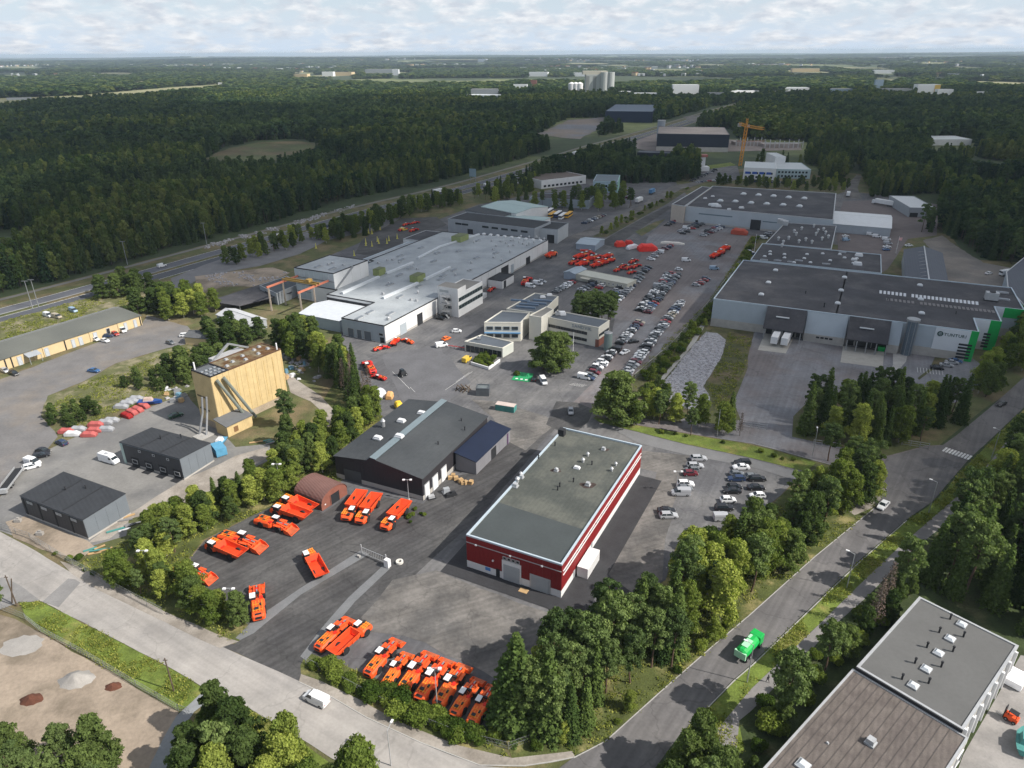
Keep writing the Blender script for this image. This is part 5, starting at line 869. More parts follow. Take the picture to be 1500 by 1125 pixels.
# ------------------------------------------------------------------ far buildings
def block(label, name, cat, x0, x1, ybase, depth, z_, wm, rm=None, skew=0.0, win=0, roofdrop=.2, door=0):
    A, B = Vector(P2(x0, ybase)), Vector(P2(x1, ybase+skew)); e = (B-A).normalized(); F = Frame(A, e); L = (B-A).length; pts = F.rect(0, 0, L, depth); b = Bld(name, label, cat, pts); b.walls(z_, wm); b.flat(z_, rm or roof_gray, wm, roofdrop, wid=.5)
    for r_ in range(max(1, int(z_/4)) if win else 0):
        for k in range(win): b.on(0, .05+k*.9/win, .05+(k+.6)*.9/win, 1.2+r_*3.4, 2.9+r_*3.4, glass, 'window', .1)
    return b
navy = mat('navy_wall', (.012, .022, .05), .7, .05); dk = mat('solar_dark', (.018, .025, .04), .5, .05)
brn = mat('roof_brownish', (.14, .115, .10), .9, .15, .2)
b = block('low building with brown roof and white wall in the trees north of the buses', 'small_office', 'building', 793, 858, 277, 42, 7, white_wall, brn, -8, 10)
b = block('long low grey building behind the bus yard hedge', 'low_hall', 'building', 776, 862, 301, 20, 6, bluewall2, roof_dark, 5, 0)
b = block('two-storey pale blue building with mint corner by the northern street', 'office_building', 'office', 868, 904, 282, 36, 9, mat('pale_blue', (.33, .43, .47), .6, .05), mat('roof_slategrey', (.14, .17, .19), .8, .08), 1, 6); b.on(1, 0, 1, 0, 8.9, mat('mint_panel2', (.28, .5, .40), .6, .05), 'mint_wall', .2)
b = block('wide building with dark solar wall beyond the conifer wood', 'solar_building', 'warehouse', 961, 1066, 221, 90, 19, dk, mat('roof_gravel', (.24, .21, .19), .9, .15, .05), 2, 0); b.on(0, 0, 1, 0, 5, conc_wall, 'base_wall', .3); b.panels(0, 5.4, 18.6, 8, dk, .5, .2)
block('low dark canopy in front of the building with the solar wall', 'dark_canopy', 'shed', 933, 986, 230, 18, 5, dk, dk, 2)
q = P(967, 206); t = thing('grey_tower', 'slim grey cylindrical tower left of the building with the solar wall', 'tower', (q.x, q.y, 0)); MB().tube((0, 0, 0), (0, 0, 24), 5, 5, 14).build('body', mat('tower_grey', (.26, .29, .32), .7, .05), t); MB().tube((0, 0, 24), (0, 0, 25), 5.4, 5.4, 14).build('cap', steel, t)
block('navy blue box warehouse deep in the forest', 'blue_warehouse', 'warehouse', 886, 955, 179, 170, 17, navy, mat('roof_bluegrey2', (.12, .15, .19), .8, .05), 1)
b = block('white and blue car dealership with stepped roofs beside the crane', 'dealership', 'dealership', 1088, 1135, 262, 40, 10, white_wall, mat('roof_offwhite2', (.50, .53, .53), .7, .05), 2, 8); 
for k in range(4): b.on(0, .05+k*.22, .2+k*.22, 4.6, 6.6, mat('sign_blue2', (.02, .08, .35), .5, 0), 'sign', .2)
block('right wing of the white dealership with long pale roof', 'dealership_wing', 'dealership', 1136, 1186, 261, 45, 8, mat('wall_aqua', (.36, .45, .47), .6, .05), MATS['roof_offwhite2'], 1, 9)
block('raised white middle pavilion of the dealership', 'dealership_pavilion', 'dealership', 1133, 1148, 252, 30, 14, white_wall, MATS['roof_offwhite2'], 0)
block('white low hall among the trees of the right-hand forest', 'white_hall', 'hall', 1364, 1422, 213, 40, 7, white_wall, MATS['roof_offwhite2'], 0)
q = P(1028, 250); t = thing('sign_tower', 'short white tower with red top at the edge of the dealership wood', 'tower', (q.x, q.y, 0)); MB().box(0, 0, 0, 4, 4, 13).build('shaft', white, t); MB().box(0, 0, 13, 7, 7, 2).build('head', mat('head_red', (.35, .12, .10), .6, .05), t); MB().box(0, 0, -0+0, 12, 9, 4).build('base', white, t)
FARB = [(1070, 1112, 137, 9, 'white', 'flat white warehouse beyond the forest, right of the silos', -1), (985, 1023, 139, 34, 'white', 'large white hall gleaming beyond the motorway', 0), (1036, 1060, 142, 14, 'grey', 'pale grey hall right of the large white far hall', 0), (903, 925, 139, 12, 'white', 'low white far hall just right of the silo group', 0), (928, 962, 141, 10, 'white', 'long low white far hall beyond the blue warehouse', 0),
    (752, 772, 132, 22, 'white', 'white far hall near the small red building', 0), (777, 786, 127, 28, 'red', 'small dark red far building left of the silos', 0), (683, 735, 143, 9, 'white', 'low white glasshouse-like hall in the left forest', 1), (690, 730, 139, 20, 'grey', 'raised grey middle of the glasshouse-like hall', 0), (1342, 1375, 139, 34, 'white', 'white far sports hall with yellow end', 0), (1372, 1395, 141, 22, 'white', 'lower white wing of the far sports hall', 0),
    (1280, 1292, 133, 40, 'blue', 'blue-grey far office tower beyond the right forest', 0), (1292, 1335, 137, 16, 'grey', 'long grey far office beside the blue-grey tower', 0), (1215, 1248, 136, 14, 'blue', 'blue-grey far factory right of centre', 0), (1148, 1185, 134, 14, 'white', 'white stepped far building beyond the right forest', 0), (1130, 1155, 138, 10, 'grey', 'grey far building below the white stepped one', 0),
    (775, 802, 112, 26, 'white', 'long white far hall close to the horizon', 0), (840, 866, 112, 22, 'white', 'white far hall near the horizon above the silos', 0), (472, 488, 112, 30, 'white', 'white far house cluster hall at the left horizon', 0), (490, 515, 111, 24, 'cream', 'pale far hall beside the left horizon hall', 0), (535, 575, 107.5, 30, 'grey', 'far grey hall in the sunlit band', 0), (320, 328, 126, 16, 'white', 'tiny white barn at the end of the pale field', 0), (430, 450, 113, 20, 'cream', 'cream far barn in the sunlit band', 0),
    (10, 45, 147, 7, 'grey', 'low pale barn by the field on the far left', -1), (700, 712, 93, 60, 'white', 'tiny white far block on the horizon', 0), (575, 584, 110.5, 40, 'white', 'white far tower block', 0), (1160, 1200, 106, 26, 'cream', 'pale far hall in the right sunlit band', 0), (1280, 1310, 108, 22, 'white', 'bright far hall in the right sunlit band', 0), (1425, 1445, 141, 14, 'white', 'small white far building at the right woods', 0)]
cm = {'white': mat('far_white', (.68, .69, .70), .6, 0), 'grey': greywall, 'blue': mat('far_blue', (.20, .27, .34), .6, 0), 'red': brick, 'cream': cream}
for x0, x1, y, z_, c_, lab, sk in FARB:
    d_ = abs((Vector(P2(x0, y))-Vector(P2(x1, y))).length)*.7; b = block(lab, 'far_building', 'building', x0, x1, y, d_*.7, z_*.72, cm[c_], MATS['roof_offwhite2'] if c_ == 'white' else roof_gray, sk)
    if 'sports' in lab and 'yellow' in lab: b.on(0, .75, 1, 5, z_*.7, mat('far_yellow', (.6, .4, .08), .6, 0), 'yellow_wall', .5)
# silos
q = P(872, 134); t = thing('silo_group', 'tall grey concrete silo tower with two cylinders beyond the forest', 'silo', (q.x, q.y, 0))
MB().box(0, 0, 0, 60, 40, 46).build('tower', mat('silo_grey', (.36, .38, .37), .8, .05), t)
MB().box(-4, 0, 46, 70, 36, 9).build('head_house', mat('silo_cream', (.42, .40, .33), .8, .05), t)
for x in (22, 40): MB().tube((x, -24, 0), (x, -24, 52), 11, 11, 14).build('cylinder', MATS['silo_grey'], t)
for k in range(3): MB().box(-25+k*20, -20.3, 4, 9, .5, 38).build('recess', mat('silo_dark', (.2, .21, .2), .8, .05), t)
for k, x in enumerate((837, 843, 849)):
    q = P(x, 133); t = thing('storage_tank', ['white storage tank, leftmost of three beyond the forest', 'white storage tank between two others beyond the forest', 'white storage tank, rightmost of three beyond the forest'][k], 'tank', (q.x, q.y, 0)); MB().tube((0, 0, 0), (0, 0, 20), 9.5, 9.5, 14).build('shell', white, t); MB().tube((0, 0, 20), (0, 0, 24), 9.5, 2, 14).build('lid', white, t)
# tower crane
q = P(1084, 243); t = thing('tower_crane', 'orange-yellow tower crane standing beside the dealership', 'crane', (q.x, q.y, 0)); cy_ = mat('crane_orange', (.62, .27, .02), .6, .05)
def lattice(a, c, w, n, m, nm, par):
    a = Vector(a); c = Vector(c); d = (c-a).normalized(); x = d.orthogonal().normalized(); x = Vector((1, 0, 0)) if abs(d.z) > .9 else d.cross(Vector((0, 0, 1))).normalized(); y = d.cross(x); mb = MB(); cs = [x*i*w/2+y*j*w/2 for i, j in ((-1, -1), (1, -1), (1, 1), (-1, 1))]
    for s_ in cs: mb.beam(a+s_, c+s_, w*.16)
    for k in range(n):
        p0, p1 = a.lerp(c, k/n), a.lerp(c, (k+1)/n)
        for i in range(4): mb.beam(p0+cs[i], p1+cs[(i+1) % 4], w*.09)
    return mb.build(nm, m, par)
lattice((0, 0, 0), (1.5, 0, 38), 2.4, 12, cy_, 'mast', t); lattice((1.5, 0, 38), (5, -40, 39), 2.0, 14, cy_, 'jib', t); lattice((1.5, 0, 38), (-1.2, 14, 39), 2.0, 5, cy_, 'counter_jib', t); lattice((1.5, 0, 38), (1.5, 0, 45), 1.4, 4, cy_, 'tower_top', t); MB().box(-1.2, 14, 36, 3, 3, 3).build('counterweight', concrete, t); MB().box(3.2, -1.5, 37, 1.8, 2, 2.2).build('cab', light_metal, t)
MB().beam((1.5, 0, 45), (4, -28, 39.5), .15).beam((1.5, 0, 45), (-1.2, 13, 39.5), .15).build('stay', dark, t)
# building site frames beyond
for k, (x0, x1, y) in enumerate(((1078, 1120, 214), (1120, 1176, 217))):
    A, B = Vector(P2(x0, y)), Vector(P2(x1, y)); t = thing('scaffold', ['rust-coloured site frame right of the solar wall building', 'long pale site frame at the right end of the building site'][k], 'scaffold', (*((A+B)/2), 0)); L = (B-A).length
    for j in range(9): MB().box(-L/2+j*L/8, 0, 0, .8, .8, 8+(j % 2)*2).build('post', light_metal, t)
    MB().box(0, 0, 5.5, L, 1.2, .8).build('beam', cm['red'] if k == 0 else light_metal, t); MB().box(0, 14, 0, L, 16, 4).build('floor_block', mat('site_grey', (.32, .28, .26), .8, .2, .2), t)

hb = []
for k, (m_, r_) in enumerate(((cm['white'], roof_gray), (cm['cream'], cm['red']), (cm['grey'], MATS['roof_offwhite2']))):
    mb = MB().box(0, 0, 0, 22+8*k, 12, 6+k, 0).prism([(-11.5-4*k, -6.4), (11.5+4*k, -6.4), (11.5+4*k, 6.4), (-11.5-4*k, 6.4)], 6+k, 7.5+k, 1); hb.append(bpy.data.objects.new('house', mb.mesh('house', [m_, r_])))
# ------------------------------------------------------------------ vehicles
GZ = .14
def wheel_mesh(r, w, hub=steel):
    mb = MB(); mb.tube((0, -w/2, 0), (0, w/2, 0), r, r, 14, 0); mb.tube((0, -w/2-.02, 0), (0, w/2+.02, 0), r*.5, r*.5, 10, 1); return mb.mesh('wheel', [black, hub])
def loft(mb, secs, mi=0, close=True):                       # secs: list of rings (same count) of 3D points
    n = len(secs[0]); base = len(mb.v)
    for r in secs: mb.v += [tuple(p) for p in r]
    for s_ in range(len(secs)-1):
        for i in range(n): a = base+s_*n+i; b_ = base+s_*n+(i+1) % n; mb.f.append((a, b_, b_+n, a+n)); mb.m.append(mi)
    if close: mb.f += [tuple(base+i for i in range(n-1, -1, -1)), tuple(base+(len(secs)-1)*n+i for i in range(n))]; mb.m += [mi, mi]
    return mb
def ring(x, w, z0, z1, t=.8):                              # cross-section at x: half width w, narrower by t at the top
    return [(x, -w, z0), (x, w, z0), (x, w, z0+(z1-z0)*.55), (x, w*t, z1), (x, -w*t, z1), (x, -w, z0+(z1-z0)*.55)]
def car_meshes(kind):
    L, Wd, Hh = {'hatch': (4.1, 1.76, 1.47), 'sedan': (4.6, 1.8, 1.44), 'wagon': (4.7, 1.82, 1.48), 'suv': (4.6, 1.88, 1.66), 'van': (5.0, 1.92, 1.95)}[kind]; w = Wd/2; h = L/2; bz = .95 if kind != 'suv' else 1.05
    body = MB(); hood = bz-.08
    if kind == 'van': bz = 1.2; hood = 1.1
    loft(body, [ring(-h, w*.86, .42, bz-.15, .92), ring(-h+.18, w, .25, bz-.02, .93), ring(-h*.4, w, .22, bz, .93), ring(h*.42, w, .22, bz, .93), ring(h-.5, w*.99, .25, hood-.05, .9), ring(h-.1, w*.9, .28, hood-.22, .9), ring(h, w*.78, .38, hood-.38, .9)])
    x0, x1, x2, x3 = {'hatch': (-h+.25, -h+.75, .35, 1.05), 'sedan': (-h+.75, -h+1.4, .35, 1.1), 'wagon': (-h+.2, -h+.65, .35, 1.1), 'suv': (-h+.2, -h+.55, .4, 1.05), 'van': (-h+.08, -h+.25, 1.0, 1.75)}[kind]
    cab = MB(); tw = w*.74; ww = w*.92
    def r4(x, hw, z): return [(x, -hw, z), (x, hw, z)]
    lo = [(x0, -ww, bz-.04), (x3, -ww, bz-.04), (x3, ww, bz-.04), (x0, ww, bz-.04)]; hi = [(x1, -tw, Hh-.05), (x2, -tw, Hh-.05), (x2, tw, Hh-.05), (x1, tw, Hh-.05)]
    cab.add(lo+hi, [(0, 1, 5, 4), (1, 2, 6, 5), (2, 3, 7, 6), (3, 0, 4, 7)])
    roof = MB(); rr = [(x1-.04, -tw-.02), (x2+.03, -tw-.02), (x2+.03, tw+.02), (x1-.04, tw+.02)]; roof.add([(*p, Hh-.06) for p in rr]+[(p[0]*.97, p[1]*.9, Hh) for p in rr], [(4, 5, 6, 7), (0, 1, 5, 4), (1, 2, 6, 5), (2, 3, 7, 6), (3, 0, 4, 7)])
    # pillars
    for (a, c) in ((lo[0], hi[0]), (lo[1], hi[1]), (lo[2], hi[2]), (lo[3], hi[3])): roof.beam(a, c, .09)
    for s_ in (-1, 1): roof.beam(((x1+x2)/2, s_*ww, bz), ((x1+x2)/2, s_*tw, Hh-.05), .1)
    if kind == 'van':
        roof = MB(); loft(roof, [ring(-h+.05, w*.97, bz-.1, Hh, .9), ring(.25, w*.98, bz-.1, Hh, .9)]); roof.add([(.25, -tw-.05, Hh), (x2, -tw, Hh-.05), (x2, tw, Hh-.05), (.25, tw+.05, Hh)], [(0, 1, 2, 3)])
    lights = MB()
    for s_ in (-1, 1): lights.box(h-.12, s_*w*.62, hood-.42, .22, .34, .16, 0); lights.box(-h+.04, s_*w*.72, bz-.38, .1, .22, .2, 1)
    LPOS[kind] = [(h-.12, w*.62, hood-.42), (-h+.04, w*.72, bz-.38)]
    bo = body; n0 = len(bo.v); bo.v += roof.v; bo.f += [tuple(i+n0 for i in f) for f in roof.f]; bo.m += [0]*len(roof.f)
    return L, w, bo, cab, lights
LPOS = {}
lamp_m = mat('headlight_glass', (.6, .6, .58), .2, 0); tail_m = mat('tail_light', (.35, .01, .01), .3, 0)
CARW = wheel_mesh(.32, .22); CARS = {}; HL = MB().box(0, 0, 0, .22, .34, .16).mesh('headlight', lamp_m); TL = MB().box(0, 0, 0, .1, .22, .2).mesh('tail_light', tail_m)
for k in ('hatch', 'sedan', 'wagon', 'suv', 'van'):
    L, w, bo, ca, li = car_meshes(k); mb = MB(); 
    for src, off in ((bo, 0), (ca, 1), (li, 2)):
        n0 = len(mb.v); mb.v += src.v; mb.f += [tuple(i+n0 for i in f) for f in src.f]; mb.m += [off+m if off else 0 for m in src.m]
    for sx in (-L*.3, L*.31):
        for sy in (-1, 1): mb.tube((sx, sy*(w-.2), .32), (sx, sy*(w+.01), .32), .32, .32, 8, 4)
    CARS[k] = dict(L=L, w=w, body=bo.mesh('body', paint), glass=ca.mesh('windows', glass), far=mb.mesh('car', [paint, glass, lamp_m, tail_m, black]))
COL = {'white': (.70, .71, .72), 'silver': (.36, .37, .39), 'grey': (.13, .14, .15), 'black': (.012, .012, .015), 'dark blue': (.018, .035, .085), 'blue': (.03, .10, .24), 'red': (.33, .015, .015), 'dark red': (.12, .012, .02), 'beige': (.38, .33, .25), 'dark green': (.015, .06, .03), 'yellow': (.60, .42, .05), 'pale blue': (.25, .36, .48), 'rose': (.50, .12, .11), 'orange': (.8, .16, .02)}
KN = {'hatch': 'hatchback', 'sedan': 'saloon car', 'wagon': 'estate car', 'suv': 'SUV', 'van': 'van'}
USED = {}
def near_car(kind, col, px, py, ang, label, name=None, cat=None, group=None, world=False):
    x, y = (px, py) if world else P2(px, py); D = CARS[kind]; t = thing(name or ('parked_van' if kind == 'van' else 'parked_car'), label, cat or ('van' if kind == 'van' else 'car'), (x, y, GZ), ang, group)
    place('body', D['body'], t, (0, 0, 0), col=COL[col]); place('windows', D['glass'], t, (0, 0, 0)); (hx, hy, hz_), (tx, ty, tz) = LPOS[kind]; [(place('headlight', HL, t, (hx, s_*hy, hz_)), place('tail_light', TL, t, (tx, s_*ty, tz))) for s_ in (-1, 1)]
    for sx in (-D['L']*.3, D['L']*.31):
        for sy in (-1, 1): place('wheel', CARW, t, (sx, sy*(D['w']-.1), .32))
    return t
def far_car(kind, col, x, y, ang, label, group):
    o = place('parked_van' if kind == 'van' else 'parked_car', CARS[kind]['far'], None, (x, y, GZ), ang, col=COL[col]); tag(o, label, 'van' if kind == 'van' else 'car', group); return o
def ordi(k):
    return f"{k}{'th' if 10 <= k % 100 <= 20 else {1: 'st', 2: 'nd', 3: 'rd'}.get(k % 10, 'th')}"
def ang_px(x0, y0, x1, y1): a = Vector(P2(x0, y0)); b_ = Vector(P2(x1, y1)); return math.atan2((b_-a).y, (b_-a).x)
mix = ['white']*4+['silver']*4+['grey']*5+['black']*5+['dark blue']*3+['blue']*1+['red']*2+['dark red']+['beige']
PERP = FF.rz-math.pi/2
def row(x0, y0, x1, y1, rowname, n=None, ang=None, step=2.5, skip=0.03, group='cars in the company car park'):
    a = Vector(P2(x0, y0)); b_ = Vector(P2(x1, y1)); n = n or max(2, int((b_-a).length/step)); ang = PERP if ang is None else ang; k = 0
    for i in range(n):
        if random.random() < skip: continue
        k += 1; p = a.lerp(b_, i/max(1, n-1)); c_ = random.choice(mix); kd = random.choice(['hatch', 'sedan', 'wagon', 'wagon', 'suv', 'hatch', 'van'] if random.random() < .4 else ['hatch', 'sedan', 'wagon', 'suv'])
        far_car(kd, c_, p.x+random.uniform(-.35, .35), p.y+random.uniform(-.15, .15), ang+random.choice((0, math.pi))+random.uniform(-.04, .04), f"{c_} {KN[kd]}, {ordi(k)} from below in {rowname}", group)
row(915, 552, 997, 444, 'the row along the fence')
row(937, 456, 979, 404, 'the left column of the central double row'); row(948, 459, 992, 404, 'the right column of the central double row')
row(862, 556, 936, 474, 'the row beside the office corner')
row(901, 444, 926, 420, 'the row behind the dark pines', n=9); row(902, 432, 914, 414, 'the short row left of it behind the pines', n=5, step=2.6)
row(813, 429, 841, 413, 'the row left of the pine group', n=8); row(853, 426, 869, 417, 'the row in front of the barracks', n=5); row(877, 423, 889, 414, 'the short row under the barracks windows', n=4)
row(932, 414, 938, 408, 'the bright trio beside the barracks', n=3, skip=0); row(939, 402, 949, 393, 'the dark four behind the barracks', n=4, skip=0); row(954, 381, 962, 372, 'the lane-side cars by the red yard', n=3, skip=0); row(966, 371, 982, 361, 'the mixed cars beside the lane kerb', n=5, skip=0)
row(1020, 419, 1034, 410, 'the group at the right edge of the lot', n=5, skip=0); row(984, 402, 994, 396, 'the pair above the double row', n=2, skip=0)
row(996, 340, 1022, 327, 'the first northern cluster row', n=7); row(1001, 343, 1028, 329, 'the second northern cluster row', n=7, skip=.2); row(1030, 346, 1058, 334, 'the third northern cluster row', n=7, skip=.1); row(1036, 340, 1060, 331, 'the fourth northern cluster row', n=6, skip=.2); row(977, 331, 993, 323, 'the group at the northern verge', n=5)
row(1012, 266, 1048, 250, 'the dealership front row', n=9, group='cars at the dealership'); row(1022, 268, 1070, 262, 'the dealership near row', n=10, group='cars at the dealership'); row(1092, 267, 1180, 269, 'the dealership display row', n=13, group='cars at the dealership')
row(856, 328, 884, 316, 'the row beside the bus yard verge', n=8, group='cars beside the bus yard'); row(905, 297, 925, 288, 'the parked cars at the pale blue building', n=4, group='cars at the pale blue building', skip=0)
row(1118, 350, 1126, 343, 'the cars before the vent-dotted block', n=3, skip=0, group='cars beside the middle blocks'); row(1098, 371, 1107, 374, 'the pair in the alley of the middle blocks', n=2, skip=0, group='cars beside the middle blocks')
for k, (x, y, c_, lab) in enumerate([(1275, 345, 'white', 'white van in the group behind the middle block, topmost'), (1284, 348, 'white', 'white van with the orange stripe group behind the middle block'), (1298, 352, 'white', 'white van nearest the flagpole'), (1300, 358, 'silver', 'silver car below the white vans by the flagpole'), (1299, 363, 'white', 'white car second lowest by the flagpole'), (1298, 367, 'blue', 'blue car lowest by the flagpole'), (1331, 361, 'white', 'white car at the gable of the grey gabled warehouse'), (1238, 347, 'white', 'white car alone in the tent-side court'), (1239, 353, 'pale blue', 'pale blue van alone in the tent-side court'), (1448, 402, 'white', 'white car in the stony yard on the far right')]):
    x_, y_ = P2(x, y); far_car('van' if 'van' in lab else 'sedan', c_, x_, y_, T.rz+.1*k, lab, 'cars behind the warehouse')
# single and near vehicles
far_car('van', 'white', *P2(1005, 383), 0, 'white camper van standing alone in the middle of the lot', 'lone cars in the lot'); far_car('sedan', 'white', *P2(915, 518), ang_px(915, 518, 905, 522), 'white car driving down the lane of the car park', 'lone cars in the lot'); far_car('sedan', 'black', *P2(928, 502), ang_px(928, 502, 940, 500), 'dark car turning in the lane of the car park', 'lone cars in the lot'); far_car('van', 'pale blue', *P2(1046, 395), 0, 'pale blue van at the edge of the shrub strip', 'lone cars in the lot')
A0 = ang_px(1072, 688, 1096, 688)
for c_, kd, x, y, lab in [('silver', 'wagon', 1023, 674, 'silver estate car, topmost in the left column right of the red warehouse'), ('silver', 'wagon', 1018, 685, 'silver car above the dark one in the left column'), ('grey', 'hatch', 1013, 691, 'grey hatchback tucked against the silver car in the left column'), ('dark red', 'hatch', 1011, 696, 'dark red small car in the left column'), ('white', 'suv', 1004, 712, 'white SUV in the middle of the left column'), ('grey', 'hatch', 1003, 718, 'grey hatchback between white SUV and white van'), ('silver', 'van', 997, 725, 'silver-white van at the edge of the dusty ground'), ('black', 'sedan', 976, 751, 'black car beside the silver estate near the belt of trees'), ('silver', 'wagon', 979, 758, 'silver estate car lowest in the left column'),
        ('black', 'wagon', 1087, 680, 'black estate car topmost in the right column'), ('white', 'sedan', 1085, 687, 'white saloon second in the right column'), ('grey', 'hatch', 1079, 697, 'grey hatchback third in the right column'), ('dark blue', 'wagon', 1078, 704, 'dark blue estate fourth in the right column'), ('black', 'hatch', 1075, 716, 'black hatchback above the last dark car of the right column'), ('black', 'sedan', 1072, 722, 'black saloon fifth in the right column'), ('white', 'hatch', 1066, 735, 'white hatchback low in the right column'), ('black', 'suv', 1060, 747, 'black SUV just above the trees in the right column'), ('silver', 'van', 1059, 762, 'silver van half under the trees in the right column'),
        ('black', 'wagon', 1109, 704, 'black car rightmost in the upper half of the lot'), ('black', 'sedan', 1107, 717, 'black car rightmost below its twin'), ('white', 'hatch', 1109, 729, 'white hatchback rightmost beside the trees'), ('grey', 'hatch', 1101, 701, 'grey hatchback behind the rightmost black cars')]:
    near_car(kd, c_, x, y, A0+random.choice((0, math.pi))+.03*random.uniform(-1, 1), lab, group=None)
near_car('sedan', 'white', 1293, 743, ang_px(1286, 748, 1301, 733)+math.pi, 'white saloon driving down the two-lane road below the junction', 'moving_car'); near_car('sedan', 'black', 1466, 594, ang_px(1455, 597, 1474, 587)+math.pi, 'black car driving on the two-lane road at the right edge', 'moving_car')
near_car('van', 'white', 464, 1028, ang_px(484, 1038, 446, 1020), 'white van driving along the pale street', 'moving_van'); near_car('hatch', 'silver', 836, 605, ang_px(836, 598, 837, 612), 'silver van-like car coming out of the crossroads toward the red warehouse', 'moving_car')
near_car('van', 'white', 796, 561, ang_px(793, 552, 799, 562), 'lilac-white small van beside the black car at the green bays'); near_car('hatch', 'black', 783, 557, ang_px(781, 562, 786, 550), 'black car parked beside the green painted bays'); near_car('van', 'white', 856, 555, PERP, 'white delivery van at the low end of the office car row')
near_car('wagon', 'dark blue', 91, 651, ang_px(100, 655, 82, 647), 'dark blue car parked nearest the covered cars'); near_car('sedan', 'black', 64, 663, ang_px(54, 660, 76, 664), 'black saloon, upper of the dark pair by the grey units'); near_car('wagon', 'black', 61, 670, ang_px(50, 673, 73, 668), 'black estate, lower of the dark pair by the grey units'); near_car('van', 'white', 49, 680, ang_px(40, 677, 60, 682), 'white van-like car behind the white trailer'); near_car('wagon', 'white', 47, 686, ang_px(35, 688, 60, 682), 'white estate car at the end of the long open trailer')
near_car('sedan', 'dark green', 258, 611, ang_px(247, 614, 270, 607), 'dark green car in the shade of the yellow plant')
near_car('wagon', 'black', 21, 549, ang_px(10, 543, 32, 552), 'black estate car in front of the long garage row'); near_car('hatch', 'silver', 8, 545, ang_px(0, 542, 14, 549), 'silver car against the left end of the garage row')
near_car('van', 'white', 180, 486, ang_px(172, 480, 188, 490), 'white van nearest the right end of the garage row'); near_car('wagon', 'red', 169, 491, ang_px(160, 486, 178, 493), 'red car between white van and dark hatchback at the garages'); near_car('hatch', 'dark blue', 159, 494, ang_px(151, 494, 167, 493), 'dark blue hatchback at the garage doors'); near_car('sedan', 'white', 154, 501, ang_px(145, 498, 165, 503), 'white saloon in front of the garage row'); near_car('hatch', 'white', 140, 499, ang_px(133, 496, 147, 500), 'small white covered trailer-like car by the garage row')
near_car('sedan', 'blue', 138, 545, ang_px(130, 544, 147, 546), 'blue car alone at the edge of the dry grass'); near_car('wagon', 'white', 272, 493, ang_px(265, 493, 280, 492), 'white car by the small grey-roofed house'); near_car('hatch', 'grey', 250, 504, ang_px(243, 502, 257, 506), 'grey flat trailer-like car on the dry grass'); near_car('van', 'pale blue', 108, 457, ang_px(100, 453, 116, 459), 'white-topped pale blue van on the grass behind the garages'); near_car('van', 'beige', 84, 466, ang_px(70, 463, 92, 468), 'cream van on the grass behind the garages'); near_car('van', 'white', 71, 464, ang_px(64, 462, 78, 466), 'white van beside the cream van on the grass')
near_car('van', 'white', 777, 421, FF.rz-math.pi/2, 'white delivery van by the orange loader near the offices'); near_car('van', 'white', 788, 417, FF.rz-math.pi/2, 'white van behind the delivery van near the offices'); near_car('wagon', 'silver', 794, 414, FF.rz-math.pi/2, 'silver estate beside the white vans near the offices')
for k, (x, y) in enumerate(((645, 468), (652, 464), (659, 461))): far_car('wagon', 'black', *P2(x, y), FF.rz-math.pi/2, ['nearest of the three dark cars at the office block foot', 'middle of the three dark cars at the office block foot', 'farthest of the three dark cars at the office block foot'][k], 'dark cars at the office block')
for k, (x, y, c_) in enumerate(((1372, 541, 'black'), (1386, 537, 'silver'), (1394, 533, 'silver'), (1399, 531, 'blue'))): near_car('sedan', c_, x, y, T.rz+.05, ['black car lowest in the marked bays below the sign wall', 'silver car second in the marked bays below the sign wall', 'silver car third in the marked bays below the sign wall', 'blue car topmost in the marked bays below the sign wall'][k])
# motorway traffic
mwc = [Vector(p) for p in mw]
def on_mw(px, py, side, kind, c_, label):
    p = Vector(P2(px, py)); i = min(range(len(mwc)-1), key=lambda i: (mwc[i]-p).length); d = (mwc[i+1]-mwc[i]).normalized(); n = Vector((-d.y, d.x)); q = mwc[i]+d*(p-mwc[i]).dot(d)+n*side; return q, math.atan2(d.y, d.x)
for px, py, side, kd, c_, lab in [(132, 422, -5, 'sedan', 'grey', 'grey car on the motorway, leftmost'), (237, 391, 8, 'van', 'white', 'white car on the motorway above the garages'), (404, 345, 8, 'sedan', 'white', 'white car on the motorway above the rock cutting'), (458, 330, -5, 'sedan', 'dark blue', 'dark car on the motorway behind the trees'), (660, 284, -5, 'hatch', 'dark blue', 'dark car behind the lorry on the motorway'), (702, 271, -5, 'van', 'white', 'white van near the motorway sign'), (813, 238, -5, 'van', 'white', 'white van on the far motorway stretch')]:
    q, a_ = on_mw(px, py, side, kd, c_, lab); far_car(kd, c_, q.x, q.y, a_, lab, 'traffic on the motorway')
def lorry(label, x, y, ang, L=12, cabc='white', boxm=None, world=False, name='lorry', cat='lorry', cab=True, group=None, zt=3.8):
    q = (x, y) if world else P2(x, y); t = thing(name, label, cat, (*q, GZ), ang, group)
    MB().box(-1 if cab else 0, 0, 1.15, L-2.6 if cab else L, 2.5, zt-1.15).build('box_body', boxm or white, t, bevel=.05); MB().box(-.5, 0, .75, L-1.5, .9, .35).build('chassis', dark, t)
    if cab:
        c_ = MB().prism([(L/2-2.1, -1.2), (L/2, -1.15), (L/2, 1.15), (L/2-2.1, 1.2)], .6, 3.0).build('cab', paint, t, bevel=.12); c_.color = (*COL[cabc], 1); MB().box(L/2-.02, 0, 1.7, .1, 2.1, .9).build('windscreen', glass, t)
    wm = WL
    for sx in ([-L*.36, -L*.25, L*.36] if cab else [-L*.38, -L*.28, -L*.18]):
        for s_ in (-1, 1): place('wheel', wm, t, (sx, s_*1.08, .5))
    return t
WL = wheel_mesh(.5, .35)
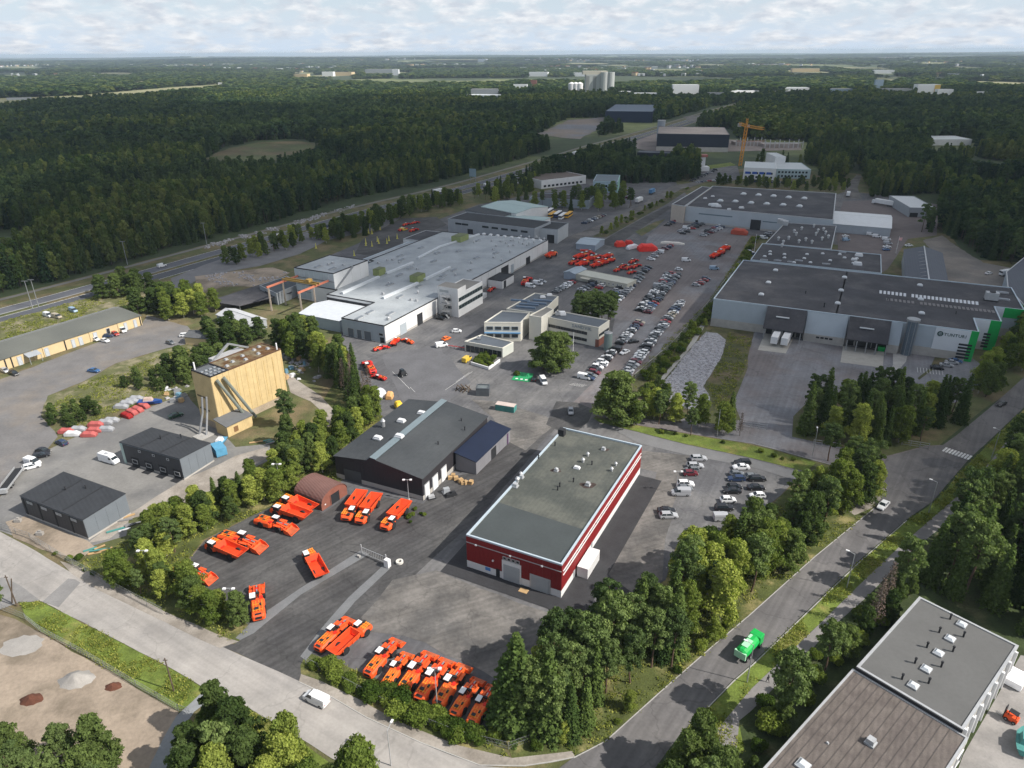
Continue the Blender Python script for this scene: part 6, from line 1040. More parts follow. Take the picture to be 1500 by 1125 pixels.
q, a_ = on_mw(643, 284, 7, 0, 0, 0); lorry('blue-cabbed lorry with white box driving on the motorway', q.x, q.y, a_, 13, 'blue', world=True)
q, a_ = on_mw(836, 227, 4, 0, 0, 0); lorry('long white lorry on the far motorway stretch', q.x, q.y, a_, 18, world=True, zt=4)
lorry('white lorry trailer at the loading dock, left of two', 1137, 499, ang_px(1133, 506, 1143, 487)+math.pi, 15, cab=False, name='trailer', cat='trailer', zt=4); lorry('white lorry trailer at the loading dock, right of two', 1152, 501, ang_px(1148, 508, 1158, 489)+math.pi, 15, cab=False, name='trailer', cat='trailer', zt=4)
lorry('white lorry parked in the reddish yard behind the long white tent', 1293, 301, ang_px(1305, 303, 1282, 299), 17, world=False, zt=4.2); lorry('small white lorry beside the dark hall near the reddish yard', 1242, 288, ang_px(1241, 292, 1243, 284), 9); lorry('white lorry on the street north of the hedge', 936, 297, ang_px(930, 300, 944, 293), 12, zt=4); lorry('white van lorry parked in the stony yard on the far right', 1474, 404, ang_px(1462, 405, 1483, 403)+math.pi, 8, zt=3.2)
lorry('white box lorry standing behind the row of buses', 815, 303, ang_px(806, 302, 826, 304), 13, cab=False, name='trailer', cat='trailer'); 
lorry('light blue lorry far up the northern street', 955, 284, ang_px(950, 286, 961, 280), 11, 'pale blue', mat('box_blue', (.08, .2, .36), .6, .05), zt=4)
# green refuse-like lorry on the road
t = thing('tank_lorry', 'bright green and white lorry driving on the two-lane road', 'lorry', (*P2(1096, 955), GZ), ang_px(1086, 964, 1108, 940)); gp_ = mat('lorry_green', (.012, .36, .07), .4, .06, 1); gp_w = mat('lorry_mint', (.35, .62, .42), .4, .05, 1)
b_ = MB(); loft(b_, [[(x, math.cos(a)*1.25*k, 1.95+math.sin(a)*1.05*k) for a in [i*math.pi/5 for i in range(10)]] for x, k in ((-3.6, .75), (-3.2, 1), (-1.8, 1.03), (.4, 1.03), (1.6, .95), (1.9, .8))]); b_.build('tank_body', gp_, t, smooth=False)
MB().box(-1.2, 0, 2.95, 2.4, 1.2, .12).box(.9, .5, 2.85, 1.2, .5, .15).build('pale_marking', gp_w, t); MB().prism([(1.9, -1.2), (3.7, -1.12), (3.7, 1.12), (1.9, 1.2)], .6, 2.75).build('cab', gp_, t, bevel=.15); MB().box(3.7, 0, 1.6, .1, 2.0, .8).build('windscreen', glass, t); MB().box(-3.55, 0, 1.0, .4, 2.3, 1.5).build('rear_hopper', gp_w, t)
for sx in (-2.6, -1.5, 2.4):
    for s_ in (-1, 1): place('wheel', WL, t, (sx, s_*1.05, .5))
# white long van
def bigvan(label, x, y, ang, L=6.4, sc=1.0, col='white'):
    t = thing('parked_van', label, 'van', (*P2(x, y), GZ), ang); b_ = MB(); loft(b_, [ring(-L/2, .98, .4, 2.5, .9), ring(-L/2+.1, 1.02, .3, 2.6, .9), ring(L/2-2.2, 1.02, .3, 2.6, .9), ring(L/2-1.5, 1.02, .3, 2.45, .85), ring(L/2-.75, 1.0, .3, 1.45, .9), ring(L/2-.1, .92, .35, 1.1, .9), ring(L/2, .8, .4, .9, .9)]); o = b_.build('body', paint, t); o.color = (*COL[col], 1)
    MB().add([(L/2-1.48, -.8, 2.38), (L/2-1.48, .8, 2.38), (L/2-.72, .86, 1.5), (L/2-.72, -.86, 1.5)], [(0, 3, 2, 1)]).build('windscreen', glass, t); 
    for s_ in (-1, 1): MB().box(L/2-1.7, s_*1.0, 1.5, .9, .08, .6).build('side_window', glass, t)
    MB().box(-L/2-.01, 0, 1.5, .06, 1.4, .6).build('rear_window', glass, t)
    MB().box(-.6, 0, 2.58, 1.2, .7, .1).build('roof_hatch', light_metal, t)
    for sx in (-L*.3, L*.3):
        for s_ in (-1, 1): place('wheel', CARW, t, (sx, s_*.9, .34), sc=(1.1, 1, 1.1))
    return t
bigvan('white high-roofed camper van parked between the two charcoal units', 161, 677, ang_px(148, 672, 175, 680), 6.6)
# buses
BUS = None
for k, (x, y, c_) in enumerate(((775, 314, 'orange'), (784, 311, 'white'), (797, 316, 'blue'), (805, 313, 'white'), (809, 318, 'orange'), (817, 317, 'blue'), (824, 320, 'white'), (833, 318, 'orange'))):
    a_ = ang_px(825, 323, 838, 314); t = thing('coach', f"{dict(orange='white and amber', white='white', blue='white and dark blue')[c_]} coach, {ordi(k+1)} from the left in the bus yard", 'coach', (*P2(x, y), GZ), a_, 'coaches parked in the bus yard')
    L = 12; MB().box(0, 0, .4, L, 2.5, 1.1).build('lower_body', {'orange': mat('bus_amber', (.65, .35, .04), .5, 0), 'white': white, 'blue': mat('bus_blue', (.03, .06, .2), .5, 0)}[c_], t); MB().box(0, 0, 1.5, L-.1, 2.44, 1.1).build('windows', glass, t); MB().box(0, 0, 2.6, L, 2.5, .5, 0, 0, .96).build('roof', white if c_ != 'orange' else MATS['bus_amber'], t)
    for sx in (-L*.3, L*.33):
        for s_ in (-1, 1): place('wheel', WL, t, (sx, s_*1.08, .5))
# ---- mining loaders and dump trucks
WB = wheel_mesh(.85, .62, orange_y); WB2 = wheel_mesh(.85, .62, dark)
ORG = (.80, .092, .016); RED = (.60, .022, .014); ORG2 = (.80, .12, .018)
def make_loader():
    t = thing('mining_loader', 'x', 'loader')
    b_ = MB(); loft(b_, [[(x, -w, .55), (x, w, .55), (x, w, z_-.35), (x, w*.8, z_), (x, -w*.8, z_), (x, -w, z_-.35)] for x, w, z_ in ((-5.7, 1.05, 1.35), (-5.3, 1.3, 1.75), (-3.0, 1.36, 1.95), (-1.0, 1.36, 2.0), (-.5, 1.15, 1.9))]); o = b_.build('rear_body', orange, t, bevel=.05); o['tint'] = 1
    MB().box(-5.62, 0, .85, .25, 1.25, .55).build('grille', dark, t); MB().box(-5.2, 0, 1.72, .5, 1.3, .06).build('grille', dark, t)
    for y in (-.85, -.3, .3, .85): MB().box(-3.2, y, 2.02, 3.0, .1, .1).build('rail', orange_y, t)
    for x in (-4.3, -2.6): MB().box(x, 0, 2.0, .1, 1.9, .09).build('cross_bar', orange_y, t)
    MB().box(-3.9, .2, 1.9, .7, .8, .3).build('air_box', dark, t); MB().beam((-.9, -.3, 1.7), (1.6, -.35, 1.9), .14).build('hose', black, t); MB().beam((-.9, -.1, 1.75), (1.4, .1, 1.95), .12).build('hose', black, t); MB().box(-4.9, -1.0, 1.2, .5, .1, .35).build('side_light', white, t); MB().box(-.7, -.75, 1.9, .8, .7, .22).build('tool_box', redin, t); MB().box(-.55, 0, .9, .5, 1.0, .6).build('joint', dark, t); MB().box(-2.8, -.6, 1.9, .6, .4, .3).build('exhaust_box', dark, t)
    c_ = MB().prism([(-1.1, .28), (.5, .28), (.5, 1.38), (-1.1, 1.38)], 1.5, 2.55).build('cab', dark, t); MB().box(-.3, .83, 2.55, 1.6, 1.15, .14).build('cab_roof', white, t, bevel=.04); MB().box(.5, .83, 1.75, .05, .95, .65).build('cab_window', glass, t)
    f_ = MB(); loft(f_, [[(x, -w, .6), (x, w, .6), (x, w*.9, z_), (x, -w*.9, z_)] for x, w, z_ in ((-.3, .7, 1.5), (.4, .75, 1.55), (1.2, 1.1, 1.75), (2.6, 1.1, 1.6), (3.4, .8, 1.1))]); o = f_.build('front_frame', orange, t, bevel=.04); o['tint'] = 1
    for y in (-.55, .55): o = MB().beam((1.0, y, 2.0), (4.0, y, 1.3), .34, .5).build('lift_arm', orange, t); o['tint'] = 1
    MB().beam((.9, 0, 1.9), (3.6, 0, 1.75), .25).build('cylinder', steel, t)
    for y in (-1.25, 1.25): o = MB().box(1.6, y, 1.72, 1.9, .55, .12).build('fender', orange, t); o['tint'] = 1
    # bucket: open scoop
    k = MB(); w = 1.55; pr = [(3.7, 1.55), (3.55, .8), (3.9, .35), (4.7, .22), (5.8, .2)]
    inn = [(3.85, 1.5), (3.72, .9), (4.0, .5), (4.72, .36), (5.75, .24)]
    for a, c in zip(range(4), range(1, 5)):
        k.quad((pr[a][0], -w, pr[a][1]), (pr[a][0], w, pr[a][1]), (pr[c][0], w, pr[c][1]), (pr[c][0], -w, pr[c][1])); k.quad((inn[a][0], w, inn[a][1]), (inn[a][0], -w, inn[a][1]), (inn[c][0], -w, inn[c][1]), (inn[c][0], w, inn[c][1]))
    k.quad((pr[0][0], -w, pr[0][1]), (inn[0][0], -w, inn[0][1]), (inn[0][0], w, inn[0][1]), (pr[0][0], w, pr[0][1]))
    for s_ in (-1, 1): q = [(3.7, 1.55), (3.55, .8), (3.9, .35), (4.7, .22), (5.8, .2), (5.0, 1.1)]; k.add([(x, s_*w, z_) for x, z_ in q]+[(x, s_*(w-.08), z_) for x, z_ in q], [tuple(range(6)), tuple(range(11, 5, -1)), (4, 5, 11, 10), (5, 0, 6, 11)])
    o = k.build('bucket', orange, t); o['tint'] = 1; MB().quad((4.05, -1.4, .52), (5.7, -1.4, .27), (5.7, 1.4, .27), (4.05, 1.4, .52)).build('worn_plate', mat('worn_orange', (.42, .10, .04), .6, .3, 1.2), t); MB().box(.9, 0, 1.9, .5, 1.0, .25).build('hydraulic_block', dark, t); MB().box(2.3, 0, 1.75, .9, .5, .2).build('cover', redin, t)
    for sx, m_ in ((-3.3, WB2), (1.6, WB2)):
        for s_ in (-1, 1): place('wheel', m_, t, (sx, s_*1.18, .85))
    return t
def make_truck():
    t = thing('mining_truck', 'x', 'dump truck')
    b_ = MB(); loft(b_, [[(x, -w, .65), (x, w, .65), (x, w, z_-.35), (x, w*.82, z_), (x, -w*.82, z_), (x, -w, z_-.35)] for x, w, z_ in ((5.0, 1.05, 1.3), (4.6, 1.3, 1.65), (3.4, 1.4, 1.95), (2.2, 1.35, 2.0), (1.7, 1.0, 1.7))]); o = b_.build('engine_body', orange, t, bevel=.05); o['tint'] = 1
    for y in (-.95, -.5, 0): MB().box(3.6, y, 1.98, 1.9, .12, .1).build('rail', orange_y, t)
    for x in (3.0, 3.7, 4.3): MB().box(x, -.45, 1.97, .14, 1.3, .09).build('cross_bar', orange_y, t)
    MB().box(4.95, 0, .85, .2, 1.3, .4).build('grille', dark, t); MB().prism([(2.1, .25), (3.6, .25), (3.6, 1.35), (2.1, 1.35)], 1.6, 2.55).build('cab', dark, t); MB().box(2.85, .8, 2.55, 1.5, 1.1, .14).build('cab_roof', white, t, bevel=.04); MB().box(3.62, .8, 1.85, .05, .9, .55).build('cab_window', glass, t)
    MB().box(1.3, 0, .8, 1.2, 1.0, .8).build('hitch', redin, t); MB().box(4.3, .55, 1.75, .7, .6, .25).build('air_box', dark, t); MB().beam((1.7, -.9, 1.8), (4.2, -1.1, 1.9), .12).build('hose', black, t)
    k = MB(); W0, W1, Z = 1.15, 1.5, 2.5; xo = (-5.2, 1.5)
    out = [(-4.2, -W0, 1.0), (1.1, -W0, 1.0), (1.1, W0, 1.0), (-4.2, W0, 1.0), (-5.3, -W1, 2.1), (1.5, -W1, Z), (1.5, W1, Z), (-5.3, W1, 2.1)]
    ins = [(-3.9, -W0+.1, 1.35), (.7, -W0+.1, 1.3), (.7, W0-.1, 1.3), (-3.9, W0-.1, 1.35), (-5.2, -W1+.14, 2.1), (1.3, -W1+.14, Z), (1.3, W1-.14, Z), (-5.2, W1-.14, 2.1)]
    k.add(out, [(3, 2, 1, 0), (0, 1, 5, 4), (1, 2, 6, 5), (2, 3, 7, 6), (3, 0, 4, 7)]); o = None
    n0 = len(k.v); k.add([out[4], out[5], out[6], out[7], ins[4], ins[5], ins[6], ins[7]], [(0, 1, 5, 4), (1, 2, 6, 5), (2, 3, 7, 6), (3, 0, 4, 7)])
    o = k.build('dump_box', orange, t); o['tint'] = 1; MB().add(ins, [(0, 1, 2, 3), (4, 5, 1, 0), (5, 6, 2, 1), (6, 7, 3, 2), (7, 4, 0, 3)]).build('box_lining', mat('box_lining', (.70, .055, .012), .55, .08, .8), t)
    for s_ in (-1, 1):
        for x in (-3.4, -2.1, -.8, .5): o = MB().box(x, s_*1.36, 1.2, .16, .12, 1.0).build('box_rib', orange, t); o['tint'] = 1
    MB().box(-1.5, 0, .7, 5, .9, .4).build('chassis', dark, t)
    for sx in (-2.6, 3.1):
        for s_ in (-1, 1): place('wheel', WB2, t, (sx, s_*1.12, .85))
    return t
LP, TP = make_loader(), make_truck(); kids_of(LP, TP); usedp = {}
def machine(kind, rx, ry, fx, fy, label, group=None, col=ORG, zc=1.2):
    proto = LP if kind == 'L' else TP; a = Vector(P2(rx, ry, zc)); c = Vector(P2(fx, fy, zc)); L0 = 11.5 if kind == 'L' else 10.3; m_ = (a+c)/2; s_ = (c-a).length/L0; s_ = min(max(s_, .62), 1.12); an = math.atan2((c-a).y, (c-a).x)
    if kind not in usedp:
        usedp[kind] = 1; r = proto; r.location = (m_.x, m_.y, GZ); r.rotation_euler = (0, 0, an); r.scale = (s_,)*3; r['label'] = label
        for o in r.children: o.color = (*col, 1)
        if group: r['group'] = group
        return r
    return copy_tree(proto, (m_.x, m_.y, GZ), an, s_, label, group, col)
g_ = 'orange mining loaders in the southern row'
machine('L', 464, 951, 516, 902, 'orange mining loader side by side with the dump truck at the row start')
machine('T', 486, 960, 541, 913, 'orange dump truck with open box at the west start of the row')
rowL = [((537, 989), (586, 933), 'leftmost of the tight row of loaders, white cab'), ((563, 1005), (600, 952), 'second of the tight row, half behind a yellow-green shrub'), ((586, 1016), (634, 952), 'third of the tight row of loaders'), ((612, 1026), (659, 962), 'fourth of the tight row of loaders, behind the lamp mast'), ((640, 1034), (684, 970), 'fifth of the tight row of loaders'), ((663, 1049), (704, 990), 'sixth of the tight row, plain red hood'), ((689, 1062), (726, 1000), 'rightmost of the tight row, next to the big spruce')]
for (a, c, lab) in rowL: machine('L', *a, *c, 'orange loader, '+lab, g_, col=random.choice((ORG, ORG2)))
machine('L', 375, 760, 432, 776, 'orange loader with raised bucket facing the open yard by the arched garage'); machine('T', 460, 762, 392, 742, 'orange dump truck parked behind the loader near the arched garage'); machine('T', 463, 750, 411, 730, 'red-orange dump truck tucked against the arched garage side')
machine('T', 362, 818, 300, 794, 'orange dump truck beside the loader at the hedge'); machine('L', 322, 784, 386, 802, 'orange loader behind the dump truck at the hedge'); machine('L', 258, 829, 312, 848, 'orange loader half hidden by the hedge at the yard corner')
machine('T', 473, 848, 450, 808, 'orange dump truck standing alone in the middle of the yard')
machine('L', 379, 906, 376, 852, 'orange loader standing alone near the yard entrance')
machine('T', 531, 723, 505, 762, 'orange dump truck, left of the pair in front of the black hall'); machine('T', 553, 727, 525, 767, 'orange dump truck, right of the pair in front of the black hall'); machine('T', 596, 738, 562, 775, 'orange dump truck alone beside the planted wedge'); 
machine('L', 563, 553, 545, 548, 'red loader behind the tall spruces at the wide yard', col=RED); machine('L', 547, 546, 535, 528, 'red loader partly behind the dead spruce', col=RED); 
machine('L', 547, 511, 570, 505, 'red loader outside the low doors of the white factory', col=RED); machine('T', 575, 505, 584, 495, 'red machine at the blue bin by the factory corner', col=RED); machine('L', 603, 500, 590, 495, 'orange-red telescopic loader by the factory wall', col=ORG)
far_red = [(834, 386, 850, 380), (845, 391, 862, 384), (842, 379, 858, 373), (853, 375, 869, 369), (856, 383, 872, 377), (866, 391, 882, 386), (871, 384, 886, 378), (878, 388, 892, 382), (883, 378, 897, 373), (868, 379, 882, 373), (888, 384, 900, 379), (850, 369-2, 868, 368)]
for k, (a, c, d, e) in enumerate(far_red): machine('T' if k % 3 else 'L', a, c, d, e, f"red mining machine, {ordi(k+1)} counted across the crowd behind the barracks", 'red machines crowded behind the barracks', RED)
for k, (a, c, d, e) in enumerate([(900, 396, 912, 391), (908, 390, 918, 386), (916, 393, 928, 388), (922, 384, 934, 379), (926, 391, 938, 386), (920, 399, 932, 396)]): machine('L', a, c, d, e, f"dark red loader, {ordi(k+1)} from the left in the group right of the barracks", 'red loaders right of the barracks', RED)
machine('T', 800, 378, 815, 370, 'orange-red loader by the far corner of the factory', col=ORG); machine('L', 766, 417, 776, 405, 'red machine just behind the black-roofed shed', col=RED)
machine('L', 716, 425, 724, 419, 'red machine between the office block and the shed', col=RED)
for k, (a, c, d, e) in enumerate([(1042, 378, 1052, 372), (1050, 374, 1060, 368), (1056, 368, 1068, 362)]): machine('T', a, c, d, e, ['red tarp-covered machine nearest the shrub strip', 'red machine in the middle of the right-hand trio', 'red machine farthest of the right-hand trio'][k], 'red machines at the shrub strip', RED)
for k, (a, c, d, e) in enumerate([(584, 337, 596, 333), (590, 329, 601, 326), (600, 338, 612, 334), (604, 326, 613, 324)]): machine('L', a, c, d, e, ['red digger at the cone training yard, left', 'red digger at the cone training yard, back left', 'red digger at the cone training yard, right', 'red digger at the cone training yard, back right'][k], None, RED)
near_car('van', 'yellow', 591, 338, ang_px(585, 338, 600, 336), 'yellow van between the red diggers at the cone yard')
for k, (x, y) in enumerate(((533, 342), (545, 343), (540, 343-1), (555, 357), (567, 357), (553, 354), (570, 353), (536, 357), (545, 361), (519, 375), (582, 350), (557, 337), (536, 360), (463, 364))): 
    o = MB().tube((0, 0, 0), (0, 0, 3.2), .45, .12, 6).box(0, 0, 0, 1.2, 1.2, .12).build('marker_post', mat('marker_yellow', (.6, .55, .12), .6, 0)); o.location = (*P2(x, y), GZ); tag(o, 'pale yellow marker cone post on the dark training yard', 'marker post', 'marker posts on the training yard')
# covered machines and odds in the northern yard
def tarped(label, x, y, L, w, hh, col, ang, cat='covered machine', group=None):
    b_ = MB(); loft(b_, [[(sx, -w/2*k, 0), (sx, w/2*k, 0), (sx, w/2*k*.9, z_*.8), (sx, w*.25*k, z_), (sx, -w*.28*k, z_*.96), (sx, -w/2*k*.9, z_*.78)] for sx, k, z_ in ((-L/2, .9, hh*.6), (-L*.3, 1, hh), (0, 1, hh*.9), (L*.25, 1.02, hh*.95), (L/2, .88, hh*.5))])
    o = b_.build('covered_machine' if 'car' not in cat else 'covered_car', tarp_w, None, bevel=.08); o.location = (*P2(x, y), GZ); o.rotation_euler = (0, 0, ang); o.color = (*col, 1); tag(o, label, cat, group); return o
tarped('bright red tarpaulin-covered box beside the lane', 948, 367, 11, 6, 4, (.7, .03, .02), .1); tarped('red covered machine north of the crowd, left', 908, 361, 6, 4, 3.5, (.65, .04, .02), .4); tarped('white covered load on a trailer between red covers', 926, 364, 9, 2.6, 2.5, (.7, .7, .72), PERP+1.2); tarped('small red covered machine behind the white load', 921, 358, 5, 3, 2.6, (.55, .03, .02), .2); tarped('rust-red container-like cover at the top of the shrub strip', 1083, 343, 10, 6, 3.6, (.38, .06, .03), PERP)
tarped('long white tarpaulin roll beside the lane', 985, 358, 14, 2.4, 1.6, (.66, .62, .56), PERP+.2)
# cars under covers in the western yard
for k, (x, y, c_) in enumerate([(186, 611, 'red'), (193.5, 606, 'rose'), (202, 602, 'rose'), (211, 596.5, 'rose'), (131, 639, 'rose'), (139, 632.5, 'rose'), (141, 624, 'rose'), (156, 631, 'silver'), (155, 621, 'silver'), (164, 618, 'silver'), (115, 631, 'silver'), (107, 638, 'white'), (98, 634, 'rose'), (178, 598, 'silver'), (186, 593, 'silver'), (193, 590, 'silver'), (200, 586, 'silver')]):
    nm = {'red': 'bright red', 'rose': 'faded pink-red', 'silver': 'grey', 'white': 'white'}[c_]; tarped(f"car under a {nm} cover, {ordi(k+1)} in the two rows by the round bush", x, y, 4.6, 2.0, 1.5, [v*.8 for v in COL[c_]], ang_px(150, 640, 164, 632)-1.2 if k > 3 else ang_px(180, 612, 196, 612)-.5, 'covered car', 'covered cars in the western yard')
# boat
def boat(label, x, y, ang, L, hull, deck):
    t = thing('boat', label, 'boat', (*P2(x, y), GZ), ang); b_ = MB(); loft(b_, [[(sx, -w, 1.5), (sx, w, 1.5), (sx, w*.5, .4), (sx, -w*.5, .4)] for sx, w in ((-L/2, 1.2), (-L*.2, 1.4), (L*.2, 1.2), (L*.42, .5), (L/2, .08))]); b_.build('hull', hull, t); MB().box(-.5, 0, 1.45, L*.4, 1.6, 1.1, 0, 0, .75).build('cabin', deck, t); MB().box(0, 0, 0, L*.6, .3, .5).build('cradle', wood, t)
boat('blue-hulled boat on a cradle beside the covered cars', 221, 593, ang_px(208, 592, 236, 590), 7.5, mat('hull_blue', (.015, .06, .24), .4, .05, 1), mat('deck_pink', (.5, .38, .32), .6, .1, 1))
boat('blue and white boat on the ground beside the charcoal unit', 322, 655, ang_px(330, 648, 312, 668), 7, mat('hull_pale', (.10, .28, .42), .5, .1, 1), white)
# open trailer
t = thing('open_trailer', 'long dark open trailer at the left edge near the white car', 'trailer', (*P2(18, 707), GZ), ang_px(5, 726, 32, 690)); MB().box(0, 0, .7, 12, 2.4, .25).build('bed', dark, t); MB().box(-6.2, 0, .5, .8, 2.6, 1.2).build('end_gate', light_metal, t)
for y in (-1.25, 1.25): MB().box(0, y, .9, 12, .1, .6).build('side_board', light_metal, t)
for x in (-3, -1.8): [place('wheel', WL, t, (x, s_*1.0, .5)) for s_ in (-1, 1)]
# forklift, roll containers, bins by the warehouses
for x, y, m_, lab in ((1196, 498, mat('bin_lime', (.13, .28, .03), .6, .1, 1), 'lime green skip at the wall between the loading docks'), (1209, 500, mat('bin_blue', (.015, .06, .26), .6, .1, 1), 'blue skip beside the lime green one'), (1290, 512, MATS['green_panel'], 'green compactor skip at the right loading dock'), (1303, 513, MATS['bin_blue'] if 'bin_blue' in MATS else white, 'dark blue bin right of the green compactor')):
    t = thing('skip', lab, 'skip', (*P2(x, y), GZ), T.rz+math.pi/2); L = 6 if 'green comp' in lab else 3.6; b_ = MB(); b_.prism([(-L/2+.4, -1.1), (L/2-.4, -1.1), (L/2-.4, 1.1), (-L/2+.4, 1.1)], .1, .2); b_.add([(-L/2+.4, -1.1, .2), (L/2-.4, -1.1, .2), (L/2-.4, 1.1, .2), (-L/2+.4, 1.1, .2), (-L/2, -1.25, 2), (L/2, -1.25, 2), (L/2, 1.25, 2), (-L/2, 1.25, 2)], [(0, 1, 5, 4), (1, 2, 6, 5), (2, 3, 7, 6), (3, 0, 4, 7)]); b_.build('bin', m_, t); MB().box(0, 0, 1.6, L-.2, 2.3, .1).build('load' if 'comp' not in lab else 'lid', m_ if 'comp' in lab else dirt, t)
t = thing('forklift', 'orange and black forklift in the bright yard at the lower right', 'forklift', (*P2(1480, 1056), GZ), 2.2); MB().box(0, 0, .3, 2, 1.2, .9).build('body', MATS['orange_paint'], t, bevel=.05).color = (*ORG, 1); MB().box(-.1, 0, 2.0, 1.4, 1.1, .08).build('cab_roof', dark, t)
for x, y in ((-.7, -.5), (.5, -.5), (.5, .5), (-.7, .5)): MB().box(x, y, 1.2, .08, .08, .8).build('post', dark, t)
MB().box(1.1, 0, .1, .15, .9, 2.4).build('mast', dark, t); [MB().box(1.7, y, .1, 1.1, .12, .06).build('fork', steel, t) for y in (-.3, .3)]
for x, y in ((-.6, -.6), (.6, -.6), (.6, .6), (-.6, .6)): place('wheel', CARW, t, (x, y, .3))
container('stack of white building boards on the bright yard at the lower right', (*P2(1487, 1000), GZ), FS.rz, MATS['tarpaulin'], 4, 2.6, 1.4)
b_ = boat('green tarpaulin-covered boat at the lower right edge', 1498, 1092, 1.0, 6, MATS['teal_paint'], MATS['teal_paint'])
# lamps and masts
def mast(label, bx, by, hh, heads=2):
    t = thing('lamp_mast', label, 'lamp', (*P2(bx, by), GZ)); MB().tube((0, 0, 0), (0, 0, hh), .13, .07, 6).build('pole', light_metal, t); MB().beam((-.9, 0, hh), (.9, 0, hh), .1).build('cross_arm', light_metal, t)
    for s_ in (-1, 1): MB().box(s_*.9, -.2, hh-.05, .6, .5, .25).build('floodlight', white, t)
    MB().tube((0, 0, 0), (0, 0, .4), .35, .3, 8).build('footing', concrete, t)
for a in (('double floodlight mast by the hedge near the yard entrance', 345, 905, 7.6), ('double floodlight mast rising among the loaders of the southern row', 641, 1042, 10.2), ('double floodlight mast among the trees left of the arched garage', 414, 731, 10.5), ('double floodlight mast before the black hall gable', 599, 733, 6.2), ('floodlight mast in the trees at the hedge by the grey units', 221, 850, 8), ('floodlight mast at the dusty edge right of the red warehouse', 990, 722, 6.5)): mast(*a)
def street_lamp(label, bx, by, hh=9, arm=(0, 1), m_=None):
    t = thing('street_lamp', label, 'street lamp', (*P2(bx, by), GZ)); MB().tube((0, 0, 0), (0, 0, hh), .11, .07, 6).build('pole', m_ or light_metal, t); MB().beam((0, 0, hh), (arm[0]*1.4, arm[1]*1.4, hh+.3), .08).build('arm', m_ or light_metal, t); MB().box(arm[0]*1.7, arm[1]*1.7, hh+.25, .7, .35, .14, 0, math.atan2(arm[1], arm[0])).build('lamp_head', white, t)
for k, (x, y) in enumerate(((1240, 862), (1094, 1000), (1360, 752), (1452, 672))): street_lamp(['street lamp on the verge above the green lorry', 'street lamp on the verge beside the green lorry', 'street lamp on the verge by the road junction', 'street lamp by the crossing near the right edge'][k], x, y, 9, (-.7, .5))
for k, (x, y) in enumerate(((573, 1122), (1050, 640), (1190, 668))): street_lamp(['street lamp over the pale street near the bottom', 'street lamp over the side road by the belt of trees', 'street lamp at the side road near the junction'][k], x, y, 8, (.3, .9))
for x, y, lab in ((255, 1013, 'dark wooden pole on the sunny grass verge'), (25, 888, 'dark wooden pole at the left edge by the fence corner'), (18, 884, 'stay pole leaning beside the wooden pole at the left edge')):
    t = thing('utility_pole', lab, 'pole', (*P2(x, y), GZ)); lean = (1.8, 0, 6.5) if 'stay' in lab else (0, 0, 8); MB().tube((0, 0, 0), lean, .15, .11, 7).build('pole', bark, t); MB().box(0, 0, lean[2]-.5, .8, .12, .1).build('cross_piece', bark, t) if 'stay' not in lab else None
for k, (x, y, hh) in enumerate(((1104, 374, 12), (1312, 372, 10), (1084, 303, 9), (1092, 303, 9), (1100, 304, 9), (1109, 304, 9), (792, 543, 11))):
    t = thing('flagpole', ['white mast in the alley between car park and middle block', 'white flagpole with a pink-white flag beside the grassy court', 'flagpole behind the large dark hall, leftmost of four', 'flagpole behind the large dark hall, second of four', 'flagpole behind the large dark hall, third of four', 'flagpole behind the large dark hall, rightmost of four', 'white flagpole at the foot of the round office tree'][k], 'flagpole', (*P2(*((x, y) if k < 6 else (839, 527))), GZ)); MB().tube((0, 0, 0), (0, 0, hh), .14, .06, 6).build('pole', white, t)
    if k == 1: MB().box(.9, 0, hh-2.4, 1.8, .06, 1.6).build('flag', mat('flag_pink', (.62, .36, .36), .8, 0), t)
    MB().tube((0, 0, 0), (0, 0, .3), .3, .3, 8).build('footing', concrete, t)
# motorway gantry sign and masts
q, a_ = on_mw(697, 266, 17, 0, 0, 0); t = thing('road_sign', 'large blue-grey sign board on posts beside the motorway', 'sign', (q.x, q.y, 0), a_+math.pi/2+math.pi); MB().box(0, 0, 4, 7, .2, 7).build('board', mat('sign_slate', (.22, .30, .34), .6, 0), t); [MB().box(x, .2, 0, .3, .3, 10).build('post', steel, t) for x in (-2.6, 2.6)]
for k, (x, y) in enumerate(((48, 452), (57, 450), (187, 388), (303, 358))): 
    t = thing('motorway_mast', ['grey motorway mast at the left, nearer of two', 'grey motorway mast at the left, farther of two', 'grey motorway mast above the long garage', 'grey motorway mast above the gravel track'][k], 'mast', (*P2(x, y), 0)); MB().tube((0, 0, 0), (0, 0, 13), .2, .12, 6).build('pole', steel, t); MB().beam((-1.4, 0, 13), (1.4, 0, 13), .2).build('cross_arm', steel, t)
q, _ = on_mw(300, 380, 0, 0, 0, 0)
mb = MB(); 
for i in range(0, len(mwc)-1):
    a, c = mwc[i], mwc[i+1]
    if a.length < 1000: mb.beam((*a, .75), (*c, .75), .1, .35)
o = tag(mb.build('guard_rail', steel), 'grey steel guard rail along the middle of the motorway', 'guard rail')
